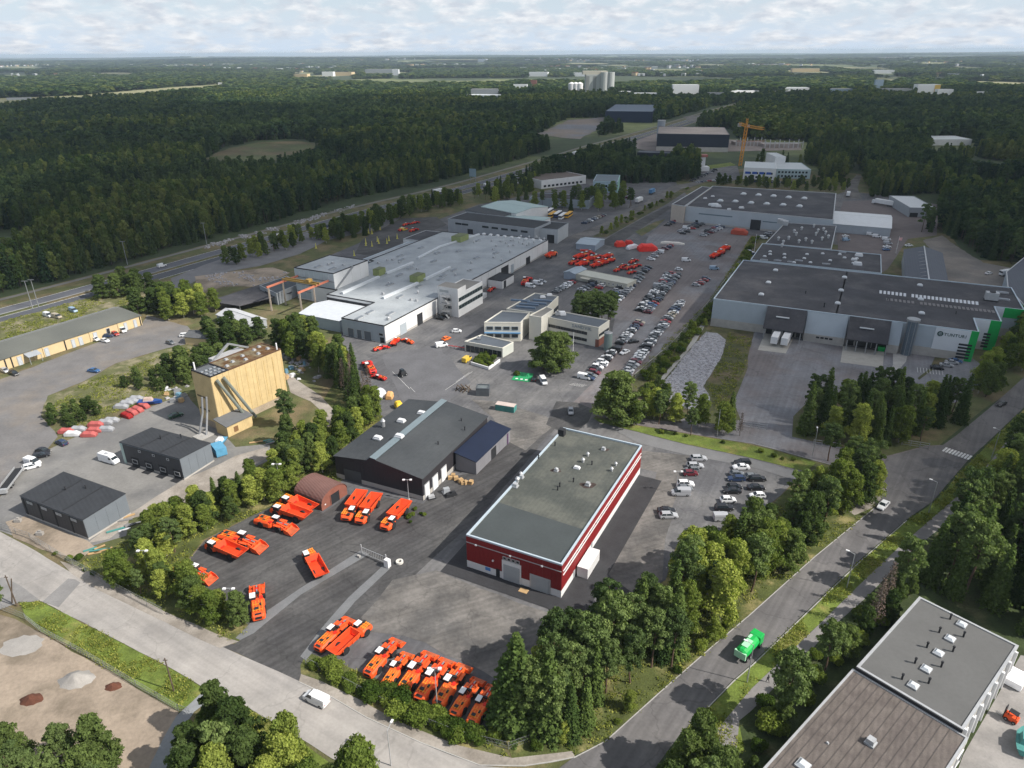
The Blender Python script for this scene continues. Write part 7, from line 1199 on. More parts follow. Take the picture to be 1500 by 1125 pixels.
# gate in the yard
g1_, g2_ = Vector(P2(530, 812)), Vector(P2(566, 827)); gd = (g2_-g1_); gt = thing('sliding_gate', 'grey steel lattice gate across the entrance lane of the yard', 'gate', (*((g1_+g2_)/2), GZ), math.atan2(gd.y, gd.x)); L = gd.length
for z_ in (.25, 1.9): MB().box(0, 0, z_, L, .1, .1).build('rail', light_metal, gt)
for k in range(15): MB().box(-L/2+k*L/14, 0, .25, .06, .06, 1.7).build('bar', light_metal, gt)
for x in (-L/2, L/2): MB().box(x, 0, 0, .22, .22, 2.7).build('post', light_metal, gt)
MB().box(L/2+.8, -.5, 0, 1.2, 1.0, 2.0).build('control_box', white, gt); MB().box(-L/2+.2, -1.2, 0, .8, .5, .5).build('footing', concrete, gt)
t = thing('planter_ring', 'white concrete ring lying on the asphalt near the gate', 'ring', (*P2(585.5, 825), GZ)); b_ = MB()
for k in range(16):
    a, c = 2*math.pi*k/16, 2*math.pi*(k+1)/16
    f_ = lambda r, an, z_: (r*math.cos(an), r*math.sin(an), z_)
    b_.quad(f_(.85, a, 0), f_(.85, c, 0), f_(.85, c, .5), f_(.85, a, .5)); b_.quad(f_(.85, a, .5), f_(.85, c, .5), f_(.45, c, .5), f_(.45, a, .5)); b_.quad(f_(.45, c, 0), f_(.45, a, 0), f_(.45, a, .5), f_(.45, c, .5))
b_.build('ring', mat('ring_white', (.6, .58, .53), .8, .1, 1), t)
# pallets and goods by the black hall
for k, (x, y) in enumerate(((660, 702), (668, 703), (675, 707), (682, 709), (690, 709), (664, 700), (678, 709))):
    t = thing('crate', 'timber crate in the goods heap beside the black hall', 'crate', (*P2(x, y), GZ), .3*k, 'timber crates beside the black hall'); MB().box(0, 0, .12, 1.2, 1.0, .7+.15*(k % 3)).build('box', wood, t); MB().box(0, 0, 0, 1.3, 1.1, .12).build('pallet_base', wood, t)
for k, (x, y, m_) in enumerate(((654, 722, greywall), (632, 730, light_metal), (658, 727, dark), (663, 725, dark))):
    t = thing('machine_part', ['grey cabinet on the asphalt by the black hall doors', 'pale bench beside the black hall corner', 'black wheel stack by the grey cabinet', 'second black wheel heap by the grey cabinet'][k], 'machine part', (*P2(x, y), GZ), .4); MB().box(0, 0, .2, 1.7, 1.2, 1.2 if k == 0 else .6, 0, 0, .9).build('body', m_, t); MB().box(0, 0, 0, 2.2, 1.6, .2).build('base', dark if k else steel, t)
# white bales and yellow bin behind spruces
for k, (x, y, c_) in enumerate(((553, 584, (.62, .63, .66)), (560, 582, (.62, .63, .66)), (557, 578, (.62, .63, .66)), (571, 583, (.6, .34, .14)), (584, 597, (.65, .45, .03)))): tarped(['white wrapped bale nearest the spruces', 'white wrapped bale right of its twin', 'white wrapped bale on the far side of the heap', 'tan wrapped bale beside the white ones', 'yellow bin behind the black hall roof'][k], x, y, 3.4, 2.4, 2.2, c_, .5*k, 'bale')
t = thing('compactor', 'black compact machine standing alone on the wide yard', 'machine', (*P2(590, 551), GZ), .8); MB().box(0, 0, .5, 2.6, 1.8, 1.4, 0, 0, .8).build('body', dark, t, bevel=.1); MB().box(-.2, 0, 1.9, 1.2, 1.3, .8).build('cab', glass, t); [place('wheel', WL, t, (x, y, .5)) for x in (-.9, .9) for y in (-.9, .9)]
for k, (x, y) in enumerate(((674, 572), (683, 573))): 
    t = thing('scrap_heap', ['dark scrap frame left of the grey cabin', 'dark scrap frame nearest the grey cabin'][k], 'scrap', (*P2(x, y), GZ), .5*k); [MB().beam((math.cos(a)*1.8, math.sin(a)*1.4, 0), (math.cos(a+1.4)*1.2, math.sin(a+1.4)*1.2, 1.7), .3).build('bar', bark, t) for a in (0, 1.2, 2.4, 3.6, 4.8)]
near_car('van', 'yellow', 684, 529, ang_px(678, 533, 690, 524), 'yellow low truck beside the planted bed'); near_car('hatch', 'white', 669, 487, 0, 'white pickup near the site works by the office'); near_car('van', 'white', 647, 508, .4, 'small white tank trailer by the red barrier'); near_car('hatch', 'orange', 654, 498, .9, 'orange small digger at the site works') 
for k in range(5):
    t = thing('barrier', 'red and white plank barrier along the dug-up strip by the office', 'barrier', (*P2(660+k*5.4, 509.5+k*.8), GZ), -.12, 'red white barriers by the office'); MB().box(0, 0, .6, 2.2, .08, .35).build('plank', mat('barrier_red', (.5, .12, .12), .7, .1, 2), t); [MB().box(x, 0, 0, .08, .4, .7).build('foot', light_metal, t) for x in (-.9, .9)]
t = thing('planter_wall', 'low white wall round the planted bed before the entrance pavilion', 'wall', (*P2(712, 538), GZ)); A = [Vector(P2(*q))-Vector(P2(712, 538)) for q in ((690, 534), (716, 542), (732, 530))]; [MB().beam((*a, .5), (*c, .5), .4, 1.0).build('wall_section', white_wall, t) for a, c in zip(A, A[1:])]
# fences
def fence(label, pts, name='mesh_fence', h=1.8, post=4.0, cat='fence', mesh_m=None, sparse=.35):
    w = [Vector(p) for p in px_poly(pts)]; t = thing(name, label, cat, (*w[0], 0)); inv = Matrix.Translation((-w[0].x, -w[0].y, 0)); rails = MB(); pm = MB().tube((0, 0, 0), (0, 0, h), .05, .05, 5).mesh('post', steel); cnt = 0
    for a, c in zip(w, w[1:]):
        n = max(1, int((c-a).length/post)); d = (c-a).normalized()
        for k in range(n): q = a.lerp(c, k/n); o = place('post', pm, t, (q.x-w[0].x, q.y-w[0].y, GZ)); 
        for z_ in (.1, h*.5, h): rails.beam((*a, z_+GZ), (*c, z_+GZ), .035)
        m_ = int((c-a).length/.6)
        for k in range(m_): p = a.lerp(c, k/m_); r_ = a.lerp(c, (k+1)/m_); rails.beam((*p, .1+GZ), (*r_, h+GZ), .018); rails.beam((*p, h+GZ), (*r_, .1+GZ), .018)
    o = rails.build('wire_mesh', steel, t); o.matrix_parent_inverse = inv; o['kind'] = 'stuff'; return t
fence('wire mesh fence between the sunny grass verge and the sandy lot', [(-60, 868), (0, 893), (38, 908), (60, 926), (130, 964), (200, 1006), (262, 1042), (280, 1048)], h=1.6)
fence('wire mesh fence along the street in front of the charcoal unit', [(-30, 762), (3, 776), (45, 790), (90, 818), (125, 838), (170, 864), (240, 901)], h=1.8)
fence('wire mesh fence along the street below the row of loaders', [(448, 972), (500, 1000), (590, 1048), (670, 1080), (745, 1098), (790, 1082)], h=1.6)
fence('wire mesh fence along the long car row and the shrub strip', [(930, 556), (988, 505), (1043, 442), (1085, 385)], h=2.0)
for k, (x, y, hh, m_, lab) in enumerate(((112, 996, 1.7, sand, 'pale grey gravel heap on the sandy lot'), (46, 1025, 1.2, mat('heap_brown', (.10, .04, .025), .95, .3, 1), 'dark brown heap nearest the lower left trees'), (166, 1006, .9, MATS['heap_brown'], 'small dark brown heap beside the fence'), (32, 946, .25, sand, 'flat pale sand patch heap by the fence corner'))):
    b_ = MB(); q = P2(x, y); R = (3.2, 2.0, 1.5, 4)[k]; b_.v.append((0, 0, hh)); rn = 20
    for r_ in (.35, .7, 1.0): b_.v += [(R*r_*math.cos(2*math.pi*i/rn)*(1+.12*math.sin(i*2+k)), .7*R*r_*math.sin(2*math.pi*i/rn)*(1+.1*math.cos(i*3)), hh*(1-r_)*(1+.15*math.sin(i*1.7))) for i in range(rn)]
    b_.f += [(0, 1+i, 1+(i+1) % rn) for i in range(rn)]+[(1+r_*rn+i, 1+(r_+1)*rn+i, 1+(r_+1)*rn+(i+1) % rn, 1+r_*rn+(i+1) % rn) for r_ in range(2) for i in range(rn)]; b_.m = [0]*len(b_.f)
    o = b_.build('heap', m_, None, smooth=True); o.location = (*q, .05); tag(o, lab, 'heap')
# ------------------------------------------------------------------ vegetation
def np_mesh(name, V, F, mats, mi=None):
    me = bpy.data.meshes.new(name); V = np.asarray(V, np.float32); F = np.asarray(F, np.int32); n, k = F.shape
    me.vertices.add(len(V)); me.vertices.foreach_set('co', V.ravel()); me.loops.add(n*k); me.loops.foreach_set('vertex_index', F.ravel()); me.polygons.add(n)
    me.polygons.foreach_set('loop_start', np.arange(0, n*k, k, dtype=np.int32)); me.polygons.foreach_set('loop_total', np.full(n, k, np.int32))
    for m in mats: me.materials.append(m)
    if mi is not None: me.polygons.foreach_set('material_index', np.asarray(mi, np.int32))
    me.update(); me.validate(); return me
def leaf_quads(Cn, Nm, size):                               # centres, rough normals, sizes -> quads
    n = len(Cn); Nm = Nm+rng.normal(0, .55, (n, 3)); Nm /= np.linalg.norm(Nm, axis=1)[:, None]+1e-9
    r = rng.normal(0, 1, (n, 3)); u = np.cross(Nm, r); u /= np.linalg.norm(u, axis=1)[:, None]+1e-9; v = np.cross(Nm, u); s = size[:, None] if np.ndim(size) else size
    a = rng.uniform(.7, 1.3, (n, 1)); V = np.stack([Cn-u*s*a-v*s*.5, Cn+u*s*.55-v*s*a, Cn+u*s*a+v*s*.5, Cn-u*s*.5+v*s*a], 1).reshape(-1, 3)
    return V, np.arange(4*n).reshape(-1, 4)
def clumps(cl, rad, n_each, flat=.8, leaf=.3):
    P_, Q_ = [], []
    for c, r in zip(cl, rad):
        d = rng.normal(0, 1, (n_each, 3)); d /= np.linalg.norm(d, axis=1)[:, None]; d[:, 2] = np.where(d[:, 2] < -.3, -d[:, 2]*.6, d[:, 2])
        rr = r*rng.uniform(.55, 1.08, (n_each, 1)); q = c+d*rr*np.array([1, 1, flat]); P_.append(q); Q_.append(d)
    P_ = np.concatenate(P_); Q_ = np.concatenate(Q_); return leaf_quads(P_, Q_, leaf*rng.uniform(.6, 1.25, len(P_)))
def trunk_mb(h, r, lean=0, limbs=5, z0=.35, spread=.2, bottom=0):
    mb = MB(); pts = [(lean*h*.02*math.sin(k), lean*h*.015*math.cos(k*1.7), h*k/5+(bottom if k == 0 else 0)) for k in range(6)]
    for k in range(5): mb.tube(pts[k], pts[k+1], r*(1-k*.17), r*(1-(k+1)*.17), 7)
    for k in range(limbs):
        z = h*(z0+(.9-z0)*k/limbs); a = k*2.4; mb.tube((0, 0, z), (math.cos(a)*h*spread, math.sin(a)*h*spread, z+h*.10), r*.35, r*.1, 5)
    return mb
def crown_birch(n_cl=26, n_each=150, leaf=.15, wide=.24, z0=.16, rs=1.0):   # tree of 10 m
    cl, rd = [], []
    for k in range(n_cl):
        t = (k+.5)/n_cl; z = z0+(1-z0)*t; prof = min(1, (t+.10)*3.4)**.6*(1-t*.94)**.55; a = k*2.399+rng.uniform(-.5, .5); r = wide*prof*rng.uniform(.25, 1.15 if rs < 1 else .85)
        cl.append((10*r*math.cos(a), 10*r*math.sin(a), 10*min(z, .94))); rd.append(10*(.085+.055*prof)*rng.uniform(.6, 1.3)*rs)
    cl += [(0, 0, 10*z) for z in (.4, .6, .78)]; rd += [1.5, 1.5, 1.0]
    return clumps(np.array(cl), rd, n_each, .85, leaf)
def crown_pine(n_cl=20, n_each=150, leaf=.26, z0=.42, rs=1.0):
    cl, rd = [], []
    for k in range(n_cl):
        t = (k+.5)/n_cl; z = z0+(.97-z0)*t; prof = (1-abs(t-.45)*1.1)**.6; a = k*2.399+rng.uniform(-.6, .6); r = .22*prof*rng.uniform(.4, 1.0)
        cl.append((10*r*math.cos(a), 10*r*math.sin(a), 10*z)); rd.append(10*(.065+.045*prof)*rng.uniform(.65, 1.3)*rs)
    cl += [(0, 0, 7.4), (0, 0, 8.6)]; rd += [1.2, 1.1]
    return clumps(np.array(cl), rd, n_each, .6, leaf)
def crown_spruce(levels=22, leaf=.25, dens=1.0, rad=.17, z0=.06):
    Cn, Nn = [], []
    for k in range(levels):
        t = k/levels; z = z0+(.98-z0)*t; R = 10*rad*(1-t)**.82*rng.uniform(.85, 1.12)+.12; nb = int((13-7*t)); off = rng.uniform(0, 6)
        for b_ in range(nb):
            a = off+2*math.pi*b_/nb+rng.uniform(-.2, .2); rr = R*rng.uniform(.75, 1.12); m = max(4, int(rr*9*dens)); s = rng.uniform(.15, 1, m)**.8
            x = np.cos(a)*rr*s+rng.normal(0, .10, m); y = np.sin(a)*rr*s+rng.normal(0, .10, m); zz = 10*z-s*rr*.38+rng.normal(0, .10, m)
            Cn.append(np.stack([x, y, zz], 1)); Nn.append(np.tile([math.cos(a)*.5, math.sin(a)*.5, .9], (m, 1)))
    Cn = np.concatenate(Cn); Nn = np.concatenate(Nn); return leaf_quads(Cn, Nn, leaf*rng.uniform(.6, 1.2, len(Cn)))
def crown_bush(n_cl=9, n_each=330, leaf=.085):               # bush 2 m tall and 2.6 wide
    cl, rd = [], []
    for k in range(n_cl): a = k*2.4; r = rng.uniform(.2, .9); cl.append((r*math.cos(a), r*math.sin(a), rng.uniform(.5, 1.3))); rd.append(rng.uniform(.45, .75))
    return clumps(np.array(cl), rd, n_each, .9, leaf)
def make_tree(kind, var):
    if kind == 'birch': cr = crown_birch(44+var*6, 215, .125, .20+.03*var, .12+.05*(var % 2), .74); lm, bm, tr, nm, cat = L_birch, bark_w, trunk_mb(9, .14, 1), 'birch_tree', 'tree'
    elif kind == 'broad': cr = crown_birch(60, 215, .13, .28+.03*var, .10, .70); lm, bm, tr, nm, cat = L_dark, bark, trunk_mb(8, .22, 1, 7), 'broadleaf_tree', 'tree'
    elif kind == 'pine': cr = crown_pine(36+4*var, 190, .115, .38+.07*(var % 2), .68); lm, bm, tr, nm, cat = L_pine, mat('pine_bark', (.13, .085, .06), .95, .2, 2), trunk_mb(9.3, .17, 1.2, 8, .45, .16), 'pine_tree', 'tree'
    elif kind == 'spruce': cr = crown_spruce(34+2*var, .125, 2.2, .14+.02*var); lm, bm, tr, nm, cat = L_spruce, bark, trunk_mb(9.6, .15, 0, 0), 'spruce_tree', 'tree'
    elif kind == 'dead': cr = crown_spruce(16, .10, .45, .13, .25); lm, bm, tr, nm, cat = L_dead, mat('dead_bark', (.16, .135, .12), .95, .2, 2), trunk_mb(9.8, .13, .6, 0), 'dead_tree', 'tree'
    else: cr = crown_bush(8+var*2); lm, bm, tr, nm, cat = L_bush, bark, trunk_mb(.9, .06, 0, 4, .3, .5), 'shrub', 'shrub'
    me = np_mesh('crown' if cat == 'tree' else 'foliage', cr[0], cr[1], [lm]); tm = tr.mesh('trunk' if cat == 'tree' else 'stem', bm)
    if kind == 'dead':
        mb = MB()
        for k in range(26): z = 2.5+k*.27; a = k*2.4; r = 1.3*(1-k/30)+.15; mb.tube((0, 0, z), (math.cos(a)*r, math.sin(a)*r, z-.15), .035, .01, 4)
        n0 = len(mb.v); base = trunk_mb(9.8, .13, .6, 0); mb.v += base.v; mb.f += [tuple(i+n0 for i in f) for f in base.f]; mb.m += base.m; tm = mb.mesh('trunk', bm)
    return nm, cat, me, tm
KINDS_ = {k: [make_tree(k, v) for v in range({'bush': 3, 'dead': 1, 'broad': 2}.get(k, 3))] for k in ('birch', 'broad', 'pine', 'spruce', 'dead', 'bush')}
ADJ = {'birch': 'light green leafy tree', 'broad': 'dark broadleaf tree', 'pine': 'blue-green pine', 'spruce': 'pointed spruce', 'dead': 'bare grey dead spruce', 'bush': 'green shrub'}
def tree(kind, x, y, h, label, group=None, wide=1.0, var=None, world=True):
    if not world: x, y = P2(x, y)
    v = KINDS_[kind]; nm, cat, me, tm = v[random.randrange(len(v)) if var is None else var]; s_ = h/(10 if kind != 'bush' else 2.0)
    t = thing(nm, label, cat, (x, y, 0), random.uniform(0, 6.28), group); t.scale = (s_*wide*random.uniform(.92, 1.1), s_*wide*random.uniform(.92, 1.1), s_)
    place(me.name.split('.')[0], me, t, (0, 0, 0)); place(tm.name.split('.')[0], tm, t, (0, 0, 0)); return t
def inpoly(X, Y, poly):
    X = np.asarray(X); Y = np.asarray(Y); r = np.zeros(X.shape, bool); n = len(poly)
    for i in range(n):
        (x0, y0), (x1, y1) = poly[i-1], poly[i]
        c = ((y0 > Y) != (y1 > Y)); xx = (x1-x0)*(Y-y0)/((y1-y0) or 1e-9)+x0; r ^= c & (X < xx)
    return r
def scatter(poly_px, spacing, n_max=9999, jitter=.38, world=None):
    w = world or px_poly(poly_px); xs_ = [p[0] for p in w]; ys_ = [p[1] for p in w]; out = []
    gx = np.arange(min(xs_), max(xs_), spacing); gy = np.arange(min(ys_), max(ys_), spacing*.87); G = [(x+(j % 2)*spacing/2, y) for j, y in enumerate(gy) for x in gx]
    if not G: return out
    A = np.array(G)+rng.uniform(-jitter, jitter, (len(G), 2))*spacing; return A[inpoly(A[:, 0], A[:, 1], w)]
def belt(place_name, poly, spacing, mixk, hts, group, order=(0, 1), wide=1.0, avoid=()):
    A = scatter(poly, spacing); 
    if not len(A): return
    A = A[np.argsort(A @ np.array(order))]; cnt = {}
    for x, y in A:
        if any((Vector((x, y))-Vector(P2(*q))).length < r for q, r in avoid): continue
        k = random.choices(list(mixk), list(mixk.values()))[0]; cnt[k] = cnt.get(k, 0)+1; h0, h1 = hts.get(k, hts.get('*'))
        tree(k, x, y, random.uniform(h0, h1), f"{ADJ[k]}, {ordi(cnt[k])} up {place_name[3:]}", group, wide*{'birch': .98, 'broad': .88, 'pine': .86, 'spruce': .92}.get(k, 1))
# --- hedge belt west of the loader yard
belt('of the sunny hedge belt left of the loaders', [(172, 860), (262, 902), (345, 936), (368, 925), (330, 896), (285, 872), (238, 850), (243, 822), (280, 790), (320, 768), (262, 760), (215, 790), (196, 815)], 4.1, {'birch': 8, 'broad': 1, 'pine': 1}, {'*': (6.5, 9.5)}, 'trees of the sunny hedge belt', wide=1.25)
belt('of the upper hedge toward the arched garage', [(300, 784), (352, 758), (430, 724), (442, 700), (430, 682), (395, 694), (340, 728), (290, 745), (262, 760), (285, 775)], 4.4, {'birch': 6, 'broad': 2, 'spruce': 1}, {'*': (6.5, 10)}, 'trees of the upper hedge', wide=1.15)
belt('of the dense wood between yellow plant and black hall', [(430, 700), (470, 702), (500, 668), (530, 640), (560, 606), (556, 590), (530, 600), (505, 625), (480, 645), (455, 652), (430, 645), (400, 660), (395, 690)], 4.8, {'birch': 4, 'broad': 4, 'pine': 1}, {'*': (7.5, 11)}, 'trees between yellow plant and black hall')
belt('of the strip under the tall dead spruces', [(500, 600), (530, 608), (548, 590), (530, 562), (505, 545), (490, 560)], 4.6, {'spruce': 3, 'dead': 2, 'birch': 3}, {'*': (9, 13), 'dead': (13, 16), 'spruce': (12, 16)}, 'trees under the dead spruces')
belt('of the leafy row before the white factory', [(408, 512), (430, 500), (470, 508), (502, 535), (512, 565), (490, 570), (462, 545), (435, 530), (415, 530)], 5.6, {'broad': 5, 'birch': 2}, {'*': (11, 15)}, 'trees before the white factory', wide=.9)
for x, y, h_, k, lab in [(423, 626, 13, 'pine', 'lone round-topped pine at the right corner of the yellow plant'), (757, 1062, 21.5, 'spruce', 'tallest spruce at the right end of the row of loaders'), (742, 1062, 17, 'spruce', 'second spruce leaning against the tallest one'), (803, 1072, 18.5, 'spruce', 'slender spruce right of the tallest spruce'), (808, 955, 9, 'pine', 'small round pine at the front corner of the red warehouse'), (853, 965, 11, 'pine', 'rounded pine right of the small pine by the red warehouse'),
        (1207, 983, 12, 'pine', 'thin pine beside the cycle path, upper of two'), (1147, 1056, 16, 'pine', 'tall bare-stemmed pine beside the cycle path, lower of two'), (1278, 918, 13, 'dead', 'dead bare tree above the felt-roofed warehouse, lower'), (1293, 893, 13, 'dead', 'dead bare tree above the felt-roofed warehouse, upper'),
        (806, 545, 15.5, 'broad', 'huge round tree on the lawn before the office'), (796, 541, 13, 'broad', 'left neighbour merging with the huge round office tree'), (818, 540, 14, 'broad', 'right neighbour merging with the huge round office tree'), (905, 618, 17, 'broad', 'tall leafy tree at the corner of the crossroads and shrub strip'), (890, 612, 13, 'birch', 'leafy tree left of the tall one at the crossroads corner'), (1270, 706, 13, 'pine', 'dark pine at the gravel wedge of the junction'), (1258, 716, 13, 'pine', 'second dark pine at the gravel wedge of the junction'), (1245, 698, 12, 'pine', 'third dark pine behind the gravel wedge of the junction'), (1213, 675, 12, 'pine', 'dark pine at the side road mouth')]:
    tree(k, x, y, h_, lab, world=False, wide=1.35 if 'huge' in lab or 'merging' in lab or 'crossroads' in lab else (1.0 if k != 'spruce' else 1.15), var=1 if k == 'broad' else None)
for x, y, k in [(845, 472, 'spruce'), (853, 478, 'pine'), (862, 478, 'pine'), (871, 480, 'spruce'), (880, 481, 'pine'), (889, 480, 'pine'), (850, 466, 'spruce'), (875, 472, 'pine'), (866, 470, 'pine'), (893, 472, 'pine')]: tree(k, x, y, random.uniform(13, 15), f"dark {'spruce' if k == 'spruce' else 'pine'} of the dense group behind the office", 'dark conifers behind the office', 1.25, world=False)
belt('of the belt between crossroads and stone field', [(880, 618), (930, 626), (1000, 640), (1070, 650), (1090, 640), (1060, 618), (1000, 606), (940, 600), (900, 600)], 6.2, {'pine': 3, 'birch': 4, 'spruce': 1, 'dead': 1}, {'*': (8, 13)}, 'trees between crossroads and stone field')
big = {'*': (12, 17), 'birch': (11, 15), 'broad': (11, 15)}
belt('of the long roadside belt', [(770, 1078), (850, 1088), (900, 1050), (960, 1003), (1040, 935), (1100, 880), (1140, 848), (1080, 812), (1040, 830), (1000, 862), (960, 905), (900, 925), (865, 955), (815, 990), (780, 1030)], 4.5, {'pine': 6, 'birch': 3, 'spruce': 3}, big, 'trees of the roadside belt')
belt('of the wood between dark car lot and road', [(1080, 812), (1140, 848), (1193, 806), (1262, 748), (1290, 718), (1235, 712), (1180, 735), (1130, 775), (1070, 800), (1000, 820), (1000, 862), (1040, 830)], 4.6, {'pine': 4, 'birch': 5, 'broad': 3}, {'*': (9.5, 14)}, 'trees between the car lot and the road')
belt('of the wood in front of the green-cornered warehouse', [(1175, 636), (1215, 648), (1290, 660), (1345, 648), (1395, 630), (1430, 600), (1330, 594), (1250, 596), (1190, 600)], 5.1, {'pine': 3, 'spruce': 5, 'birch': 2}, {'*': (10, 15), 'spruce': (12, 18)}, 'trees before the green-cornered warehouse')
belt('of the wood at the green corner by the road', [(1430, 600), (1395, 630), (1440, 592), (1500, 540), (1580, 470), (1560, 440), (1500, 470), (1470, 520), (1445, 552), (1415, 580)], 6.3, {'birch': 6, 'broad': 2, 'pine': 1}, {'*': (10, 14)}, 'trees at the green corner')
belt('of the dark forest right of the cycle path', [(1335, 835), (1400, 778), (1450, 725), (1500, 668), (1640, 600), (1760, 720), (1720, 960), (1560, 950), (1495, 925), (1420, 885), (1350, 862), (1305, 895), (1290, 880)], 5.2, {'pine': 5, 'spruce': 5, 'birch': 1}, {'*': (13, 19)}, 'trees of the dark forest right of the cycle path')
belt('of the low growth beside the cycle path', [(1105, 1048), (1172, 978), (1225, 925), (1275, 885), (1300, 900), (1250, 945), (1200, 1000), (1150, 1060), (1100, 1120), (1082, 1085)], 3.5, {'bush': 7, 'spruce': 1, 'pine': 1}, {'*': (1.5, 3.2), 'birch': (4, 6)}, 'low growth beside the cycle path')
belt('of the thicket behind the felt-roofed warehouse', [(1300, 868), (1345, 866), (1300, 910), (1250, 968), (1190, 1030), (1130, 1100), (1085, 1160), (1080, 1120), (1140, 1050), (1200, 985), (1255, 920)], 3.9, {'broad': 2, 'pine': 1, 'bush': 4, 'spruce': 2}, {'*': (4.5, 8), 'bush': (2.5, 4)}, 'thicket behind the felt-roofed warehouse', wide=1.1)
belt('of the group at the lower end of the cycle path', [(1005, 1130), (1048, 1098), (1080, 1100), (1095, 1180), (1010, 1260), (960, 1230)], 6.0, {'broad': 3, 'pine': 3}, {'*': (11, 14)}, 'trees at the lower end of the cycle path')
belt('of the lower left trees on the sandy lot', [(-80, 1110), (20, 1095), (40, 1130), (85, 1135), (165, 1112), (190, 1140), (200, 1240), (-120, 1280)], 6.0, {'pine': 5, 'broad': 2}, {'*': (11, 15)}, 'trees on the sandy lot')
belt('of the group at the bottom beside the street', [(288, 1110), (320, 1085), (375, 1088), (430, 1125), (470, 1180), (470, 1290), (270, 1290)], 5.0, {'birch': 2, 'pine': 2, 'broad': 3}, {'*': (11, 14.5)}, 'trees at the bottom beside the street')
for x, y, h_, k, lab in [(530, 1180, 13, 'birch', 'leafy tree at the bottom edge over the pale street'), (548, 1200, 11, 'birch', 'smaller leafy tree at the bottom edge over the pale street'), (-8, 905, 9, 'pine', 'pine branches reaching in at the left edge by the poles'), (505, 1190, 10, 'broad', 'dark tree at the bottom edge left of the leafy one')]: tree(k, x, y, h_, lab, world=False, wide=1.2)
# western trees along the motorway, shrubs and mounds
for q, r, n_, hh, lab, mk in [((105, 612), 7, 12, (4, 5.5), 'of the round bush island in the west yard', 'broad'), ((232, 560), 9, 14, (4, 6), 'of the scrub behind the covered cars', 'broad'), ((180, 430), 10, 9, (9, 13), 'of the clump above the garage roof', 'broad'), ((232, 452), 9, 8, (9, 13), 'of the clump right of the long garage', 'broad'), ((275, 460), 10, 10, (10, 14), 'of the clump beside the white gabled hall', 'birch'), ((302, 545), 9, 10, (8, 11), 'of the clump behind the yellow plant', 'broad'), ((340, 500), 9, 10, (8, 11), 'of the trees right of the small house', 'broad'), ((280, 545), 7, 6, (7, 9), 'of the trees left of the yellow plant', 'broad')]:
    c = Vector(P2(*q))
    for k in range(n_):
        a = k*2.4; rr = r*math.sqrt((k+.5)/n_); tree(mk, c.x+rr*math.cos(a)*1.3, c.y+rr*math.sin(a), random.uniform(*hh), f"{ADJ[mk]}, {ordi(k+1)} from centre {lab}", 'trees '+lab, 1.15)
belt('of the row between motorway and gravel track', [(320, 384), (400, 360), (470, 340), (560, 318), (560, 326), (470, 352), (400, 374), (330, 392)], 7.5, {'broad': 3, 'birch': 2, 'pine': 1}, {'*': (7, 11)}, 'trees between motorway and track', order=(1, 0))
belt('of the row behind the cone training yard', [(545, 345), (600, 318), (640, 306), (680, 300), (690, 290), (640, 297), (590, 312), (560, 322), (480, 348), (470, 360)], 7.5, {'broad': 4, 'spruce': 1, 'birch': 2}, {'*': (9, 13)}, 'trees behind the training yard', order=(1, 0))
belt('of the wood between motorway and bus yard', [(690, 290), (740, 272), (790, 268), (778, 285), (770, 300), (700, 298)], 9, {'pine': 3, 'birch': 2, 'spruce': 2}, {'*': (9, 13)}, 'trees north of the bus yard', order=(1, 0))
belt('of the trees around the northern offices', [(770, 307), (860, 312), (905, 308), (930, 303), (905, 285), (860, 296), (780, 302)], 9.5, {'pine': 3, 'birch': 3, 'spruce': 1}, {'*': (10, 15)}, 'trees around the northern offices', order=(1, 0))
belt('of the hedge on the northern green strip', [(872, 345), (920, 318), (1000, 276), (1006, 278), (925, 326), (880, 348)], 7, {'birch': 3, 'bush': 4}, {'*': (4, 7), 'bush': (2, 3)}, 'hedge on the northern strip', order=(1, 0))
belt('of the hedge behind the large dark hall', [(1040, 272), (1120, 277), (1230, 284), (1250, 272), (1235, 265), (1130, 268), (1050, 264)], 9, {'broad': 3, 'birch': 2}, {'*': (6, 9)}, 'hedge behind the large dark hall', order=(1, 0))
belt('of the shrub strip beside the car park', [(935, 560), (990, 506), (1045, 443), (1085, 388), (1104, 348), (1110, 349), (1092, 388), (1056, 440), (1040, 470), (1010, 505), (965, 556), (990, 605), (930, 610)], 3.9, {'bush': 6, 'broad': 1, 'birch': 1}, {'*': (1.8, 3.4), 'broad': (3.5, 6), 'birch': (3.5, 6)}, 'shrub strip beside the car park', wide=1.2)
belt('of the street hedge below the loaders', [(452, 968), (500, 986), (540, 1003), (600, 1032), (660, 1062), (720, 1088), (745, 1104), (670, 1086), (590, 1054), (520, 1016), (470, 994), (448, 982)], 2.0, {'bush': 1}, {'*': (1.4, 3.4)}, 'street hedge below the loaders', order=(1, 0), wide=1.2)
belt('of the bank between spruces and street corner', [(745, 1104), (722, 1080), (760, 1066), (830, 1082), (888, 1066), (960, 1006), (1040, 938), (1096, 892), (1096, 898), (965, 1010), (884, 1082), (838, 1098)], 3.1, {'bush': 5, 'birch': 1}, {'*': (1.2, 2.8), 'birch': (4, 6.5)}, 'shrubs on the bank', order=(1, 0))
belt('of the street-side growth below the charcoal unit', [(70, 812), (100, 822), (130, 842), (168, 862), (180, 850), (140, 828), (110, 815)], 3, {'bush': 1}, {'*': (.8, 1.8)}, 'street-side growth', order=(1, 0))
belt('of the planted bed before the entrance pavilion', [(691, 532), (716, 539), (731, 528), (712, 518)], 2.1, {'bush': 1}, {'*': (1.6, 2.4)}, 'bushes of the planted bed', order=(1, 0))
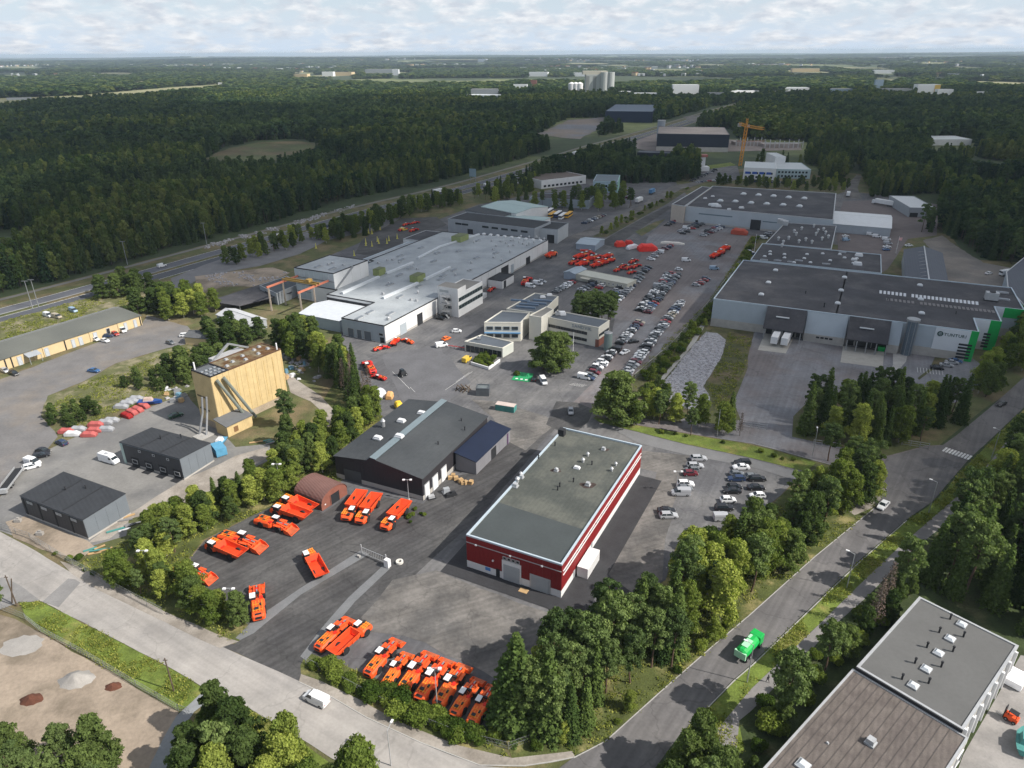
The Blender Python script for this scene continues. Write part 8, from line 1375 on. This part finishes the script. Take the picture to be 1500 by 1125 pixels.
belt('of the wedge bed beside the dump truck', [(595, 770), (606, 765), (625, 756), (618, 748), (600, 742)], 2.0, {'bush': 1}, {'*': (.8, 1.5)}, 'bushes of the wedge bed', order=(1, 0))
belt('of the low hedge along the side road', [(900, 622), (1000, 642), (1100, 660), (1170, 682), (1180, 680), (1100, 655), (1005, 640), (935, 628)], 3.0, {'bush': 1}, {'*': (1, 2)}, 'hedge along the side road', order=(1, 0))
tree('bush', 757, 545+5, 2.2, 'shrub by the green painted bays', world=False)
# --- the great forests: instanced, one object of stuff each
def proto(kind, n_cl, n_each, leaf, seed):
    if kind == 'con': V, F = crown_spruce(int(n_cl), leaf, n_each, .20); lm = L_forest
    elif kind == 'pine': V, F = crown_pine(n_cl, n_each, leaf, .35); lm = L_forest
    else: V, F = crown_birch(n_cl, n_each, leaf, .30, .15); lm = L_forest2
    tr = MB().tube((0, 0, 0), (0, 0, 8), .16, .08, 4); n0 = len(V)
    Vt = np.array(tr.v); Ft = np.array([f for f in tr.f if len(f) == 4])+n0; me = np_mesh('forest_tree', np.concatenate([V, Vt]), np.concatenate([F, Ft]), [lm, bark], np.concatenate([np.zeros(len(F)), np.ones(len(Ft))]))
    return bpy.data.objects.new('forest_tree', me)
def coll(name, obs):
    c = bpy.data.collections.new(name)
    for o in obs: c.objects.link(o)
    return c
near_c = coll('forest_near', [proto('con', 14, 1.3, .30, 0), proto('con', 13, 1.3, .32, 1), proto('pine', 14, 60, .30, 2), proto('pine', 12, 66, .32, 3), proto('birch', 20, 48, .30, 4), proto('birch', 18, 52, .34, 5)])
far_c = coll('forest_far', [proto('con', 7, .3, .9, 0), proto('pine', 7, 14, .85, 1), proto('birch', 8, 12, .9, 2), proto('pine', 8, 12, .9, 3)])
def instancer(name, pts, z, sc, var, collection, kind='stuff', label=None, tilt=0):
    me = bpy.data.meshes.new(name); n = len(pts); me.vertices.add(n); co = np.zeros((n, 3), np.float32); co[:, :2] = pts; co[:, 2] = z; me.vertices.foreach_set('co', co.ravel())
    for nm, typ, data in (('sc', 'FLOAT_VECTOR', sc), ('vr', 'INT', var), ('rt', 'FLOAT', rng.uniform(0, 6.28, n))):
        a = me.attributes.new(nm, typ, 'POINT'); a.data.foreach_set('vector' if typ == 'FLOAT_VECTOR' else 'value', np.asarray(data, np.int32 if typ == 'INT' else np.float32).ravel())
    o = link(bpy.data.objects.new(name, me)); o['kind'] = kind
    if label: o['label'] = label
    ng = bpy.data.node_groups.new(name, 'GeometryNodeTree'); ng.interface.new_socket('Geometry', in_out='INPUT', socket_type='NodeSocketGeometry'); ng.interface.new_socket('Geometry', in_out='OUTPUT', socket_type='NodeSocketGeometry')
    gi_, go_ = ng.nodes.new('NodeGroupInput'), ng.nodes.new('NodeGroupOutput'); ip = ng.nodes.new('GeometryNodeInstanceOnPoints'); ci = ng.nodes.new('GeometryNodeCollectionInfo'); ci.inputs['Collection'].default_value = collection; ci.inputs['Separate Children'].default_value = True; ci.inputs['Reset Children'].default_value = True
    ip.inputs['Pick Instance'].default_value = True
    def at(nm, typ): q = ng.nodes.new('GeometryNodeInputNamedAttribute'); q.data_type = typ; q.inputs['Name'].default_value = nm; return q.outputs['Attribute']
    cx = ng.nodes.new('ShaderNodeCombineXYZ'); ng.links.new(at('rt', 'FLOAT'), cx.inputs[2])
    ng.links.new(gi_.outputs[0], ip.inputs['Points']); ng.links.new(ci.outputs[0], ip.inputs['Instance']); ng.links.new(at('vr', 'INT'), ip.inputs['Instance Index']); ng.links.new(cx.outputs[0], ip.inputs['Rotation']); ng.links.new(at('sc', 'FLOAT_VECTOR'), ip.inputs['Scale']); ng.links.new(ip.outputs[0], go_.inputs[0])
    md = o.modifiers.new('scatter', 'NODES'); md.node_group = ng; return o
F1 = [(-900, 640), (-300, 505), (0, 430), (100, 408), (185, 384), (290, 354), (400, 325), (520, 290), (640, 266), (700, 250), (770, 231), (830, 211), (880, 200), (930, 189), (975, 175), (1030, 160), (1075, 148), (1200, 140), (1200, 108), (750, 107), (-900, 107)]
F2 = [(955, 196), (1000, 186), (1075, 190), (1080, 203), (1176, 207), (1240, 222), (1262, 250), (1268, 272), (1275, 290), (1330, 287), (1378, 284), (1378, 315), (1345, 342), (1380, 340), (1405, 356), (1440, 378), (1500, 393), (1700, 400), (2300, 560), (2300, 106), (1075, 106), (1075, 148), (1020, 168)]
F3 = [(722, 276), (780, 246), (845, 226), (880, 222), (940, 232), (1010, 232), (1034, 246), (1030, 258), (1006, 266), (950, 268), (905, 270), (865, 262), (800, 265), (760, 280)]
F4 = [(1036, 232), (1075, 226), (1180, 224), (1225, 232), (1250, 246), (1236, 262), (1196, 262), (1190, 248), (1120, 243), (1040, 240)]
CLEAR = [[(780, 200), (812, 182), (832, 173), (890, 172), (884, 180), (872, 192), (852, 207), (820, 207)], [(296, 236), (340, 240), (400, 239), (455, 224), (474, 211), (440, 204), (380, 206), (330, 215)], [(955, 226), (955, 212), (1075, 212), (1180, 210), (1180, 226), (1075, 226)], [(884, 181), (884, 168), (958, 168), (958, 181)], [(1358, 222), (1362, 208), (1430, 204), (1430, 218)], [(1080, 268), (1080, 243), (1200, 243), (1200, 268)], [(1400, 245), (1430, 232), (1500, 240), (1500, 246), (1430, 242)], [(930, 232), (930, 222), (990, 222), (990, 232)], [(1023, 254), (1023, 243), (1035, 243), (1035, 254)], [(1225, 300), (1235, 270), (1253, 255), (1265, 258), (1258, 300)]]+FIELDS
CLEAR += [[(x0-3, y+1.6), (x0-1, y-1.2), (x1+1, y-1.2), (x1+3, y+1.6)] for x0, x1, y, *_ in FARB]+[[(828, 136), (828, 131), (896, 131), (896, 137)]]
def mw_clear(A):
    d = np.full(len(A), 1e9)
    for a, c in zip(mw[::2], mw[2::2]):
        ab = np.array(c-a); t = np.clip(((A-np.array(a)) @ ab)/(ab @ ab), 0, 1); d = np.minimum(d, np.linalg.norm(A-(np.array(a)+t[:, None]*ab), axis=1))
    return d > 33
def forest(y0, y1, spacing, polys, flat=True):
    rows = []; y = y0
    while y < y1:
        hw = y*.78+60; xs_ = np.arange(-hw, hw, spacing); rows.append(np.stack([xs_, np.full(len(xs_), y)], 1)); y += spacing*.9
    A = np.concatenate(rows)+0; A += rng.uniform(-.5, .5, A.shape)*spacing; px, py = to_px(A[:, 0], A[:, 1]); m = np.zeros(len(A), bool)
    for q in polys: m |= inpoly(px, py, q)
    hp = FPX*13/A[:, 1]
    for q in CLEAR:
        for s_ in (0, .3, .6, .9): m &= ~inpoly(px, py-hp*s_, q)
    A = A[m]; return A[mw_clear(A)]
def nz_(A, s, o): return np.array([noise.noise(Vector((x*s, y*s, o))) for x, y in A])
A = forest(250, 900, 4.9, [F1, F2, F3, F4]); nn = nz_(A, .006, 1); thin = nz_(A, .011, 5); keep = thin > -.36+rng.uniform(-.1, .1, len(A)); A, nn = A[keep], nn[keep]
r_ = rng.uniform(0, 1, len(A)); var = np.where(r_+nn*1.1 > .86, rng.integers(4, 6, len(A)), np.where(r_ < .52, rng.integers(0, 2, len(A)), rng.integers(2, 4, len(A))))
h_ = rng.uniform(1.05, 1.95, len(A))*(1+.3*nz_(A, .02, 9)); wd_ = rng.uniform(.62, .92, len(A)); sc = np.stack([h_*wd_, h_*wd_, h_], 1); print('near forest', len(A))
instancer('forest', A, 0, sc, var, near_c, label='dense mixed conifer forest on both sides of the motorway')
A = forest(900, 2100, 7.0, [F1, F2]); nn = nz_(A, .004, 1); r_ = rng.uniform(0, 1, len(A)); var = np.where(r_+nn*1.1 > .88, 2, np.where(r_ < .5, 0, np.where(r_ < .7, 1, 3))); h_ = rng.uniform(1.0, 2.05, len(A))*(1+.25*nz_(A, .01, 9)); sc = np.stack([h_*1.12, h_*1.12, h_], 1); print('mid forest', len(A))
instancer('forest', A, 0, sc, var, far_c, label='forest stretching away toward the silos')
A = forest(2100, 5200, 21, [F1, F2, [(-900, 130), (2400, 130), (2400, 92), (-900, 92)]]); dens = nz_(A, .0011, 3)+.35*nz_(A, .004, 3); A = A[(dens > -.19+.03*rng.normal(0, 1, len(A)))]; zz = [ground_z(x, y) for x, y in A]; r_ = rng.integers(0, 4, len(A)); h_ = rng.uniform(1.1, 1.9, len(A)); sc = np.stack([h_*3.6, h_*3.6, h_*.95], 1); print('far', len(A))
instancer('forest', A, zz, sc, r_, far_c, label='distant forest in the blue haze')
A = forest(5200, 19000, 75, [[(-900, 112), (2400, 112), (2400, 78), (-900, 78)]]); dens = nz_(A, .0007, 3)+.3*nz_(A, .0025, 3); A = A[(dens > -.07+.03*rng.normal(0, 1, len(A)))]; zz = [ground_z(x, y) for x, y in A]; h_ = rng.uniform(1.0, 1.9, len(A)); sc = np.stack([h_*12, h_*12, h_], 1); print('horizon', len(A))
instancer('forest', A, zz, sc, rng.integers(0, 4, len(A)), far_c, label='forest along the horizon')
A = forest(2300, 9000, 230, [[(-200, 128), (1700, 128), (1700, 86), (-200, 86)]]); A = A[(nz_(A, .0009, 12) > .20)]; A = np.repeat(A, 4, 0)+rng.normal(0, 90, (len(A)*4, 2)); print('houses', len(A))
instancer('far_village', A, [ground_z(x, y)+3 for x, y in A], np.stack([rng.uniform(.5, 1.2, len(A))]*2+[rng.uniform(1.0, 1.8, len(A))], 1), rng.integers(0, 3, len(A)), coll('houses', hb), label='scattered far houses and sheds below the horizon')
print({k: sum(1 for o in C.objects if o.name.startswith(k) and o.parent is None) for k in ('birch_tree', 'broadleaf_tree', 'pine_tree', 'spruce_tree', 'shrub', 'parked_car')})
# grass tufts, weeds and stones
def blades(n, h, spread, leaf):
    c = rng.normal(0, spread, (n, 3)); c[:, 2] = rng.uniform(0.05, h, n); V, F = leaf_quads(c, np.tile([0., 0, .2], (n, 1))+rng.normal(0, .5, (n, 3)), leaf*rng.uniform(.6, 1.3, n)); return bpy.data.objects.new('tuft', np_mesh('tuft', V, F, [L_grass]))
def stone(seed):
    mb = MB(); mb.v = [(.5*x*(1+.3*noise.noise(Vector((x+seed, y, z_)))), .45*y*(1+.3*noise.noise(Vector((x, y+seed, z_)))), .35*z_) for x, y, z_ in [(-1, -1, -.5), (1, -1, -.5), (1, 1, -.5), (-1, 1, -.5), (-.7, -.7, 1), (.8, -.6, .9), (.6, .7, 1.1), (-.6, .8, .8)]]; mb.f = [(3, 2, 1, 0), (4, 5, 6, 7), (0, 1, 5, 4), (1, 2, 6, 5), (2, 3, 7, 6), (3, 0, 4, 7)]; mb.m = [0]*6
    return bpy.data.objects.new('stone', mb.mesh('stone', mat('stone_pale', (.33, .32, .33), .9, .3, .8)))
tuft_c = coll('tufts', [blades(14, .35, .28, .12), blades(18, .5, .35, .13), blades(10, .25, .3, .1)]); stone_c = coll('stones', [stone(k) for k in range(4)])
def tufts(name, polys, spacing, label, s0=.6, s1=1.5, thr=-.1, cl=None):
    A = np.concatenate([scatter(q, spacing, jitter=.5) for q in polys]); k = nz_(A, .12, 4)+rng.normal(0, .12, len(A)) > thr; A = A[k]; s_ = rng.uniform(s0, s1, len(A)); print(name, len(A))
    instancer(name, A, .06, np.stack([s_, s_, s_*rng.uniform(.7, 1.2, len(A))], 1), rng.integers(0, 3, len(A)), cl or tuft_c, label=label)
tufts('grass', [[(29, 883), (61, 882), (160, 933), (256, 983), (300, 1010), (276, 1036), (200, 1004), (130, 962), (60, 925)], vg+pl, [(320, 1018), (349, 1029), (430, 1078), (420, 1130), (262, 1180), (290, 1045)]], .62, 'grass on the verges', .5, 1.1)
tufts('weeds', [[(740, 1075), (745, 1010), (850, 935), (1000, 850), (1180, 715), (1284, 702), (1298, 719), (1281, 744), (1193, 816), (1097, 902), (967, 1014), (887, 1086), (840, 1106)], [(110, 828), (290, 745), (395, 692), (440, 640), (560, 610), (500, 700), (430, 726), (300, 790), (262, 835), (372, 925), (344, 943), (170, 858)], [(440, 975), (500, 973), (660, 1048), (748, 1110), (590, 1060)], [(925, 553), (1040, 440), (1101, 346), (1112, 346), (1050, 440), (1030, 480), (1000, 515), (962, 560), (930, 570)], [(1066, 488), (1104, 488), (1094, 530), (1070, 590), (1065, 612), (1042, 606), (1044, 580), (1034, 566), (1060, 520)], [(60, 610), (120, 562), (280, 506), (262, 570), (110, 628)], [(0, 472), (160, 428), (245, 440), (0, 502)]], 1.0, 'weeds and rough grass on banks and waste ground', .5, 1.35, -.12)
tufts('stones', [[(1034, 486), (1063, 498), (1058, 520), (1030, 566), (1040, 582), (1036, 598), (1010, 600), (975, 582), (968, 566), (1005, 518)]], 0.85, 'pale boulders of the stone field', .25, .8, -.5, stone_c); tufts('stones', [[(285, 405), (350, 397), (425, 400), (380, 420), (330, 420)], [(300, 358), (400, 332), (520, 300), (515, 306), (400, 340), (300, 366)], [(255, 560), (275, 565), (272, 585), (238, 590)], [(420, 520), (446, 528), (470, 550), (462, 560), (430, 540)]], 1.7, 'rubble and rock at the cuttings and scrap heaps', .5, 1.7, .05, stone_c)
# ------------------------------------------------------------------ debris and boards that can be told apart
junk = [mat('junk_white', (.55, .56, .58), .6, .1, 1), mat('junk_blue', (.12, .24, .32), .6, .1, 1), mat('junk_grey', (.2, .2, .2), .8, .1, 1), wood, steel]
for k in range(34):
    x, y = (random.uniform(415, 448), random.uniform(515, 556)) if k < 20 else (random.uniform(240, 270), random.uniform(568, 592))
    o = MB().box(0, 0, 0, random.uniform(1, 2.8), random.uniform(.8, 1.8), random.uniform(.4, 1.6), 0, 0, random.uniform(.6, 1)).build('scrap_piece', random.choice(junk)); o.location = (*P2(x, y), .1); o.rotation_euler = (random.uniform(-.2, .2), random.uniform(-.2, .2), random.uniform(0, 3)); tag(o, 'loose piece in the scrap heap right of the yellow plant' if k < 20 else 'loose piece in the scrap heap left of the yellow plant', 'scrap', 'scrap pieces right of the yellow plant' if k < 20 else 'scrap pieces left of the yellow plant')
for k in range(16):
    x, y = [(random.uniform(170, 198), random.uniform(755, 778)), (random.uniform(132, 158), random.uniform(795, 812)), (random.uniform(372, 404), random.uniform(640, 654))][k % 3]
    o = MB().box(0, 0, 0, random.uniform(2, 4.5), .3+.4*random.random(), .2).build('board', random.choice([wood, junk[0], junk[2], MATS['teal_paint']])); o.location = (*P2(x, y), .14); o.rotation_euler = (0, 0, random.uniform(.2, .9)); tag(o, ['board on the pale ground beside the charcoal unit wall', 'board on the waste ground below the charcoal unit', 'board in the stack below the yellow lean-to'][k % 3], 'board', ['boards beside the charcoal unit', 'boards below the charcoal unit', 'boards below the lean-to'][k % 3])
container('blue tarpaulin shed at the back corner of the four-door charcoal unit', (*P2(322, 664), GZ), ang_px(312, 650, 326, 668), mat('tarp_blue', (.10, .30, .46), .5, .1, 1), 5, 3, 2.4)
for k, (x, y) in enumerate(((27, 765), (59, 784))):
    o = MB().box(0, 0, 0, 1.6, .8, .8).box(.1, .1, .8, .6, .5, .4).build('boulder', sand); o.location = (*P2(x, y), GZ); tag(o, ['pale boulder at the left corner of the dirt strip', 'pale boulder in the middle of the dirt strip'][k], 'boulder')
for k, (x, y) in enumerate(((990, 597), (1010, 601), (1210, 655), (1105, 628), (1340, 655))):
    A = Vector(P2(x, y)); t = thing('gate', ['light steel gate at the crossroads end of the side road', 'second light steel gate by the stone field', 'steel gate by the wood at the side road', 'steel barrier beside the warehouse driveway', 'white barrier near the road junction'][k], 'gate', (*A, .1), -.35); [MB().box(0, 0, z_, 7, .1, .1).build('rail', light_metal, t) for z_ in (.3, 1.0, 1.7)]; [MB().box(x_, 0, 0, .14, .14, 1.9).build('post', light_metal, t) for x_ in (-3.5, -1.2, 1.2, 3.5)]
# person walking on the cycle path
t = thing('person', 'person in dark clothes walking on the cycle path', 'person', (*P2(1124, 1000), .12), 2.2)
sk = bpy.data.meshes.new('body'); V = [(0, 0, .95), (0, 0, 1.2), (0, 0, 1.42), (0, 0, 1.52), (.02, 0, 1.68), (0, .19, 1.42), (.10, .24, 1.12), (.20, .22, .88), (0, -.19, 1.42), (-.08, -.24, 1.12), (-.02, -.22, .86), (.02, .10, .88), (.16, .11, .48), (.20, .11, .06), (.32, .11, .03), (-.02, -.10, .88), (-.10, -.11, .48), (-.30, -.11, .10), (-.20, -.11, .03), (.02, 0, 1.78)]
sk.from_pydata(V, [(0, 1), (1, 2), (2, 3), (3, 4), (4, 19), (2, 5), (5, 6), (6, 7), (2, 8), (8, 9), (9, 10), (0, 11), (11, 12), (12, 13), (13, 14), (0, 15), (15, 16), (16, 17), (17, 18)], [])
pb = link(bpy.data.objects.new('body', sk), t); sk.materials.append(dark); md = pb.modifiers.new('skin', 'SKIN'); R_ = [.15, .15, .15, .06, .10, .07, .05, .035, .07, .05, .035, .09, .065, .045, .035, .09, .065, .045, .035, .07]
for v, r_ in zip(sk.skin_vertices[0].data, R_): v.radius = (r_, r_)
sk.skin_vertices[0].data[0].use_root = True; pb.modifiers.new('smooth', 'SUBSURF').levels = 1; MB().tube((.02, 0, 1.66), (.02, 0, 1.84), .11, .08, 8).build('hair', dark, t)
# ------------------------------------------------------------------ clouds that shade the land
cm_ = bpy.data.materials.new('cloud_vapour'); cm_.use_nodes = True; t_ = cm_.node_tree; t_.nodes.clear()
lw = N(t_, 'ShaderNodeLayerWeight'); lw.inputs['Blend'].default_value = .5; iv = N(t_, 'ShaderNodeMath', operation='SUBTRACT'); iv.inputs[0].default_value = 1; t_.links.new(lw.outputs['Facing'], iv.inputs[1])
mr = N(t_, 'ShaderNodeMapRange', interpolation_type='SMOOTHSTEP'); mr.inputs['From Min'].default_value = .02; mr.inputs['From Max'].default_value = .62; mr.inputs['To Max'].default_value = .45; t_.links.new(iv.outputs[0], mr.inputs['Value'])
tb = N(t_, 'ShaderNodeBsdfTransparent'); df = N(t_, 'ShaderNodeBsdfDiffuse'); df.inputs[0].default_value = (.85, .85, .86, 1); tl = N(t_, 'ShaderNodeBsdfTranslucent'); tl.inputs[0].default_value = (.85, .86, .88, 1)
m1 = N(t_, 'ShaderNodeMixShader'); m1.inputs[0].default_value = .5; t_.links.new(df.outputs[0], m1.inputs[1]); t_.links.new(tl.outputs[0], m1.inputs[2]); m2 = N(t_, 'ShaderNodeMixShader'); t_.links.new(mr.outputs[0], m2.inputs[0]); t_.links.new(tb.outputs[0], m2.inputs[1]); t_.links.new(m1.outputs[0], m2.inputs[2]); t_.links.new(m2.outputs[0], N(t_, 'ShaderNodeOutputMaterial').inputs[0])
def cloud(puffs, alt=1150, thick=.22):
    """puffs: where their shadows fall, (x, y, radius along x, radius along y)"""
    for x, y, rx, ry in puffs:
        me = bpy.data.meshes.new('cloud'); bm = bmesh.new(); bmesh.ops.create_icosphere(bm, subdivisions=4, radius=1)
        for v in bm.verts: v.co *= 1+.16*noise.noise(v.co*1.6+Vector((x*.01, y*.01, 0)))+.07*noise.noise(v.co*4+Vector((0, x*.01, 0)))
        bm.to_mesh(me); bm.free(); [setattr(p, 'use_smooth', True) for p in me.polygons]; me.materials.append(cm_)
        k = alt/sun_dir.z; o = link(bpy.data.objects.new('cloud', me)); o.location = (x+sun_dir.x*k, y+sun_dir.y*k, alt+random.uniform(-60, 60)); o.scale = (rx, ry, max(60, min(rx, ry)*thick)); o['kind'] = 'stuff'; o['label'] = 'flat-bottomed grey-white cloud drifting over the industrial area'
CL = [(-440, 720, 360, 260), (-60, 620, 380, 290), (260, 470, 340, 300), (520, 380, 360, 360), (330, 250, 240, 170), (480, 130, 260, 130), (-250, 1150, 600, 420), (350, 1000, 600, 480), (-900, 1150, 600, 500), (900, 900, 560, 600), (300, 1650, 700, 330), (-120, 470, 240, 130), (150, 230, 120, 90), (-1300, 1700, 600, 400), (1000, 1700, 600, 420), (-420, 420, 200, 110), (210, 150, 80, 60)]
cloud(CL)
cloud([(-2600, 4700, 1300, 330), (1500, 3300, 900, 300), (-300, 5400, 1500, 400), (2800, 4600, 1100, 450), (1200, 8200, 2600, 600), (3500, 8000, 1800, 800), (-3500, 10000, 2600, 900)], 1500)
# ------------------------------------------------------------------ the air
hz = MB().box(0, 14600, -1.5, 53000, 31000, 125).build('haze', []); hz['kind'] = 'stuff'; hz.data.materials.clear()
hm = bpy.data.materials.new('haze_air'); hm.use_nodes = True; t_ = hm.node_tree; t_.nodes.clear(); pv = N(t_, 'ShaderNodeVolumePrincipled'); pv.inputs['Color'].default_value = (.70, .86, 1.0, 1); pv.inputs['Density'].default_value = HAZE; pv.inputs['Anisotropy'].default_value = .1
t_.links.new(pv.outputs[0], N(t_, 'ShaderNodeOutputMaterial').inputs['Volume']); hz.data.materials.append(hm)
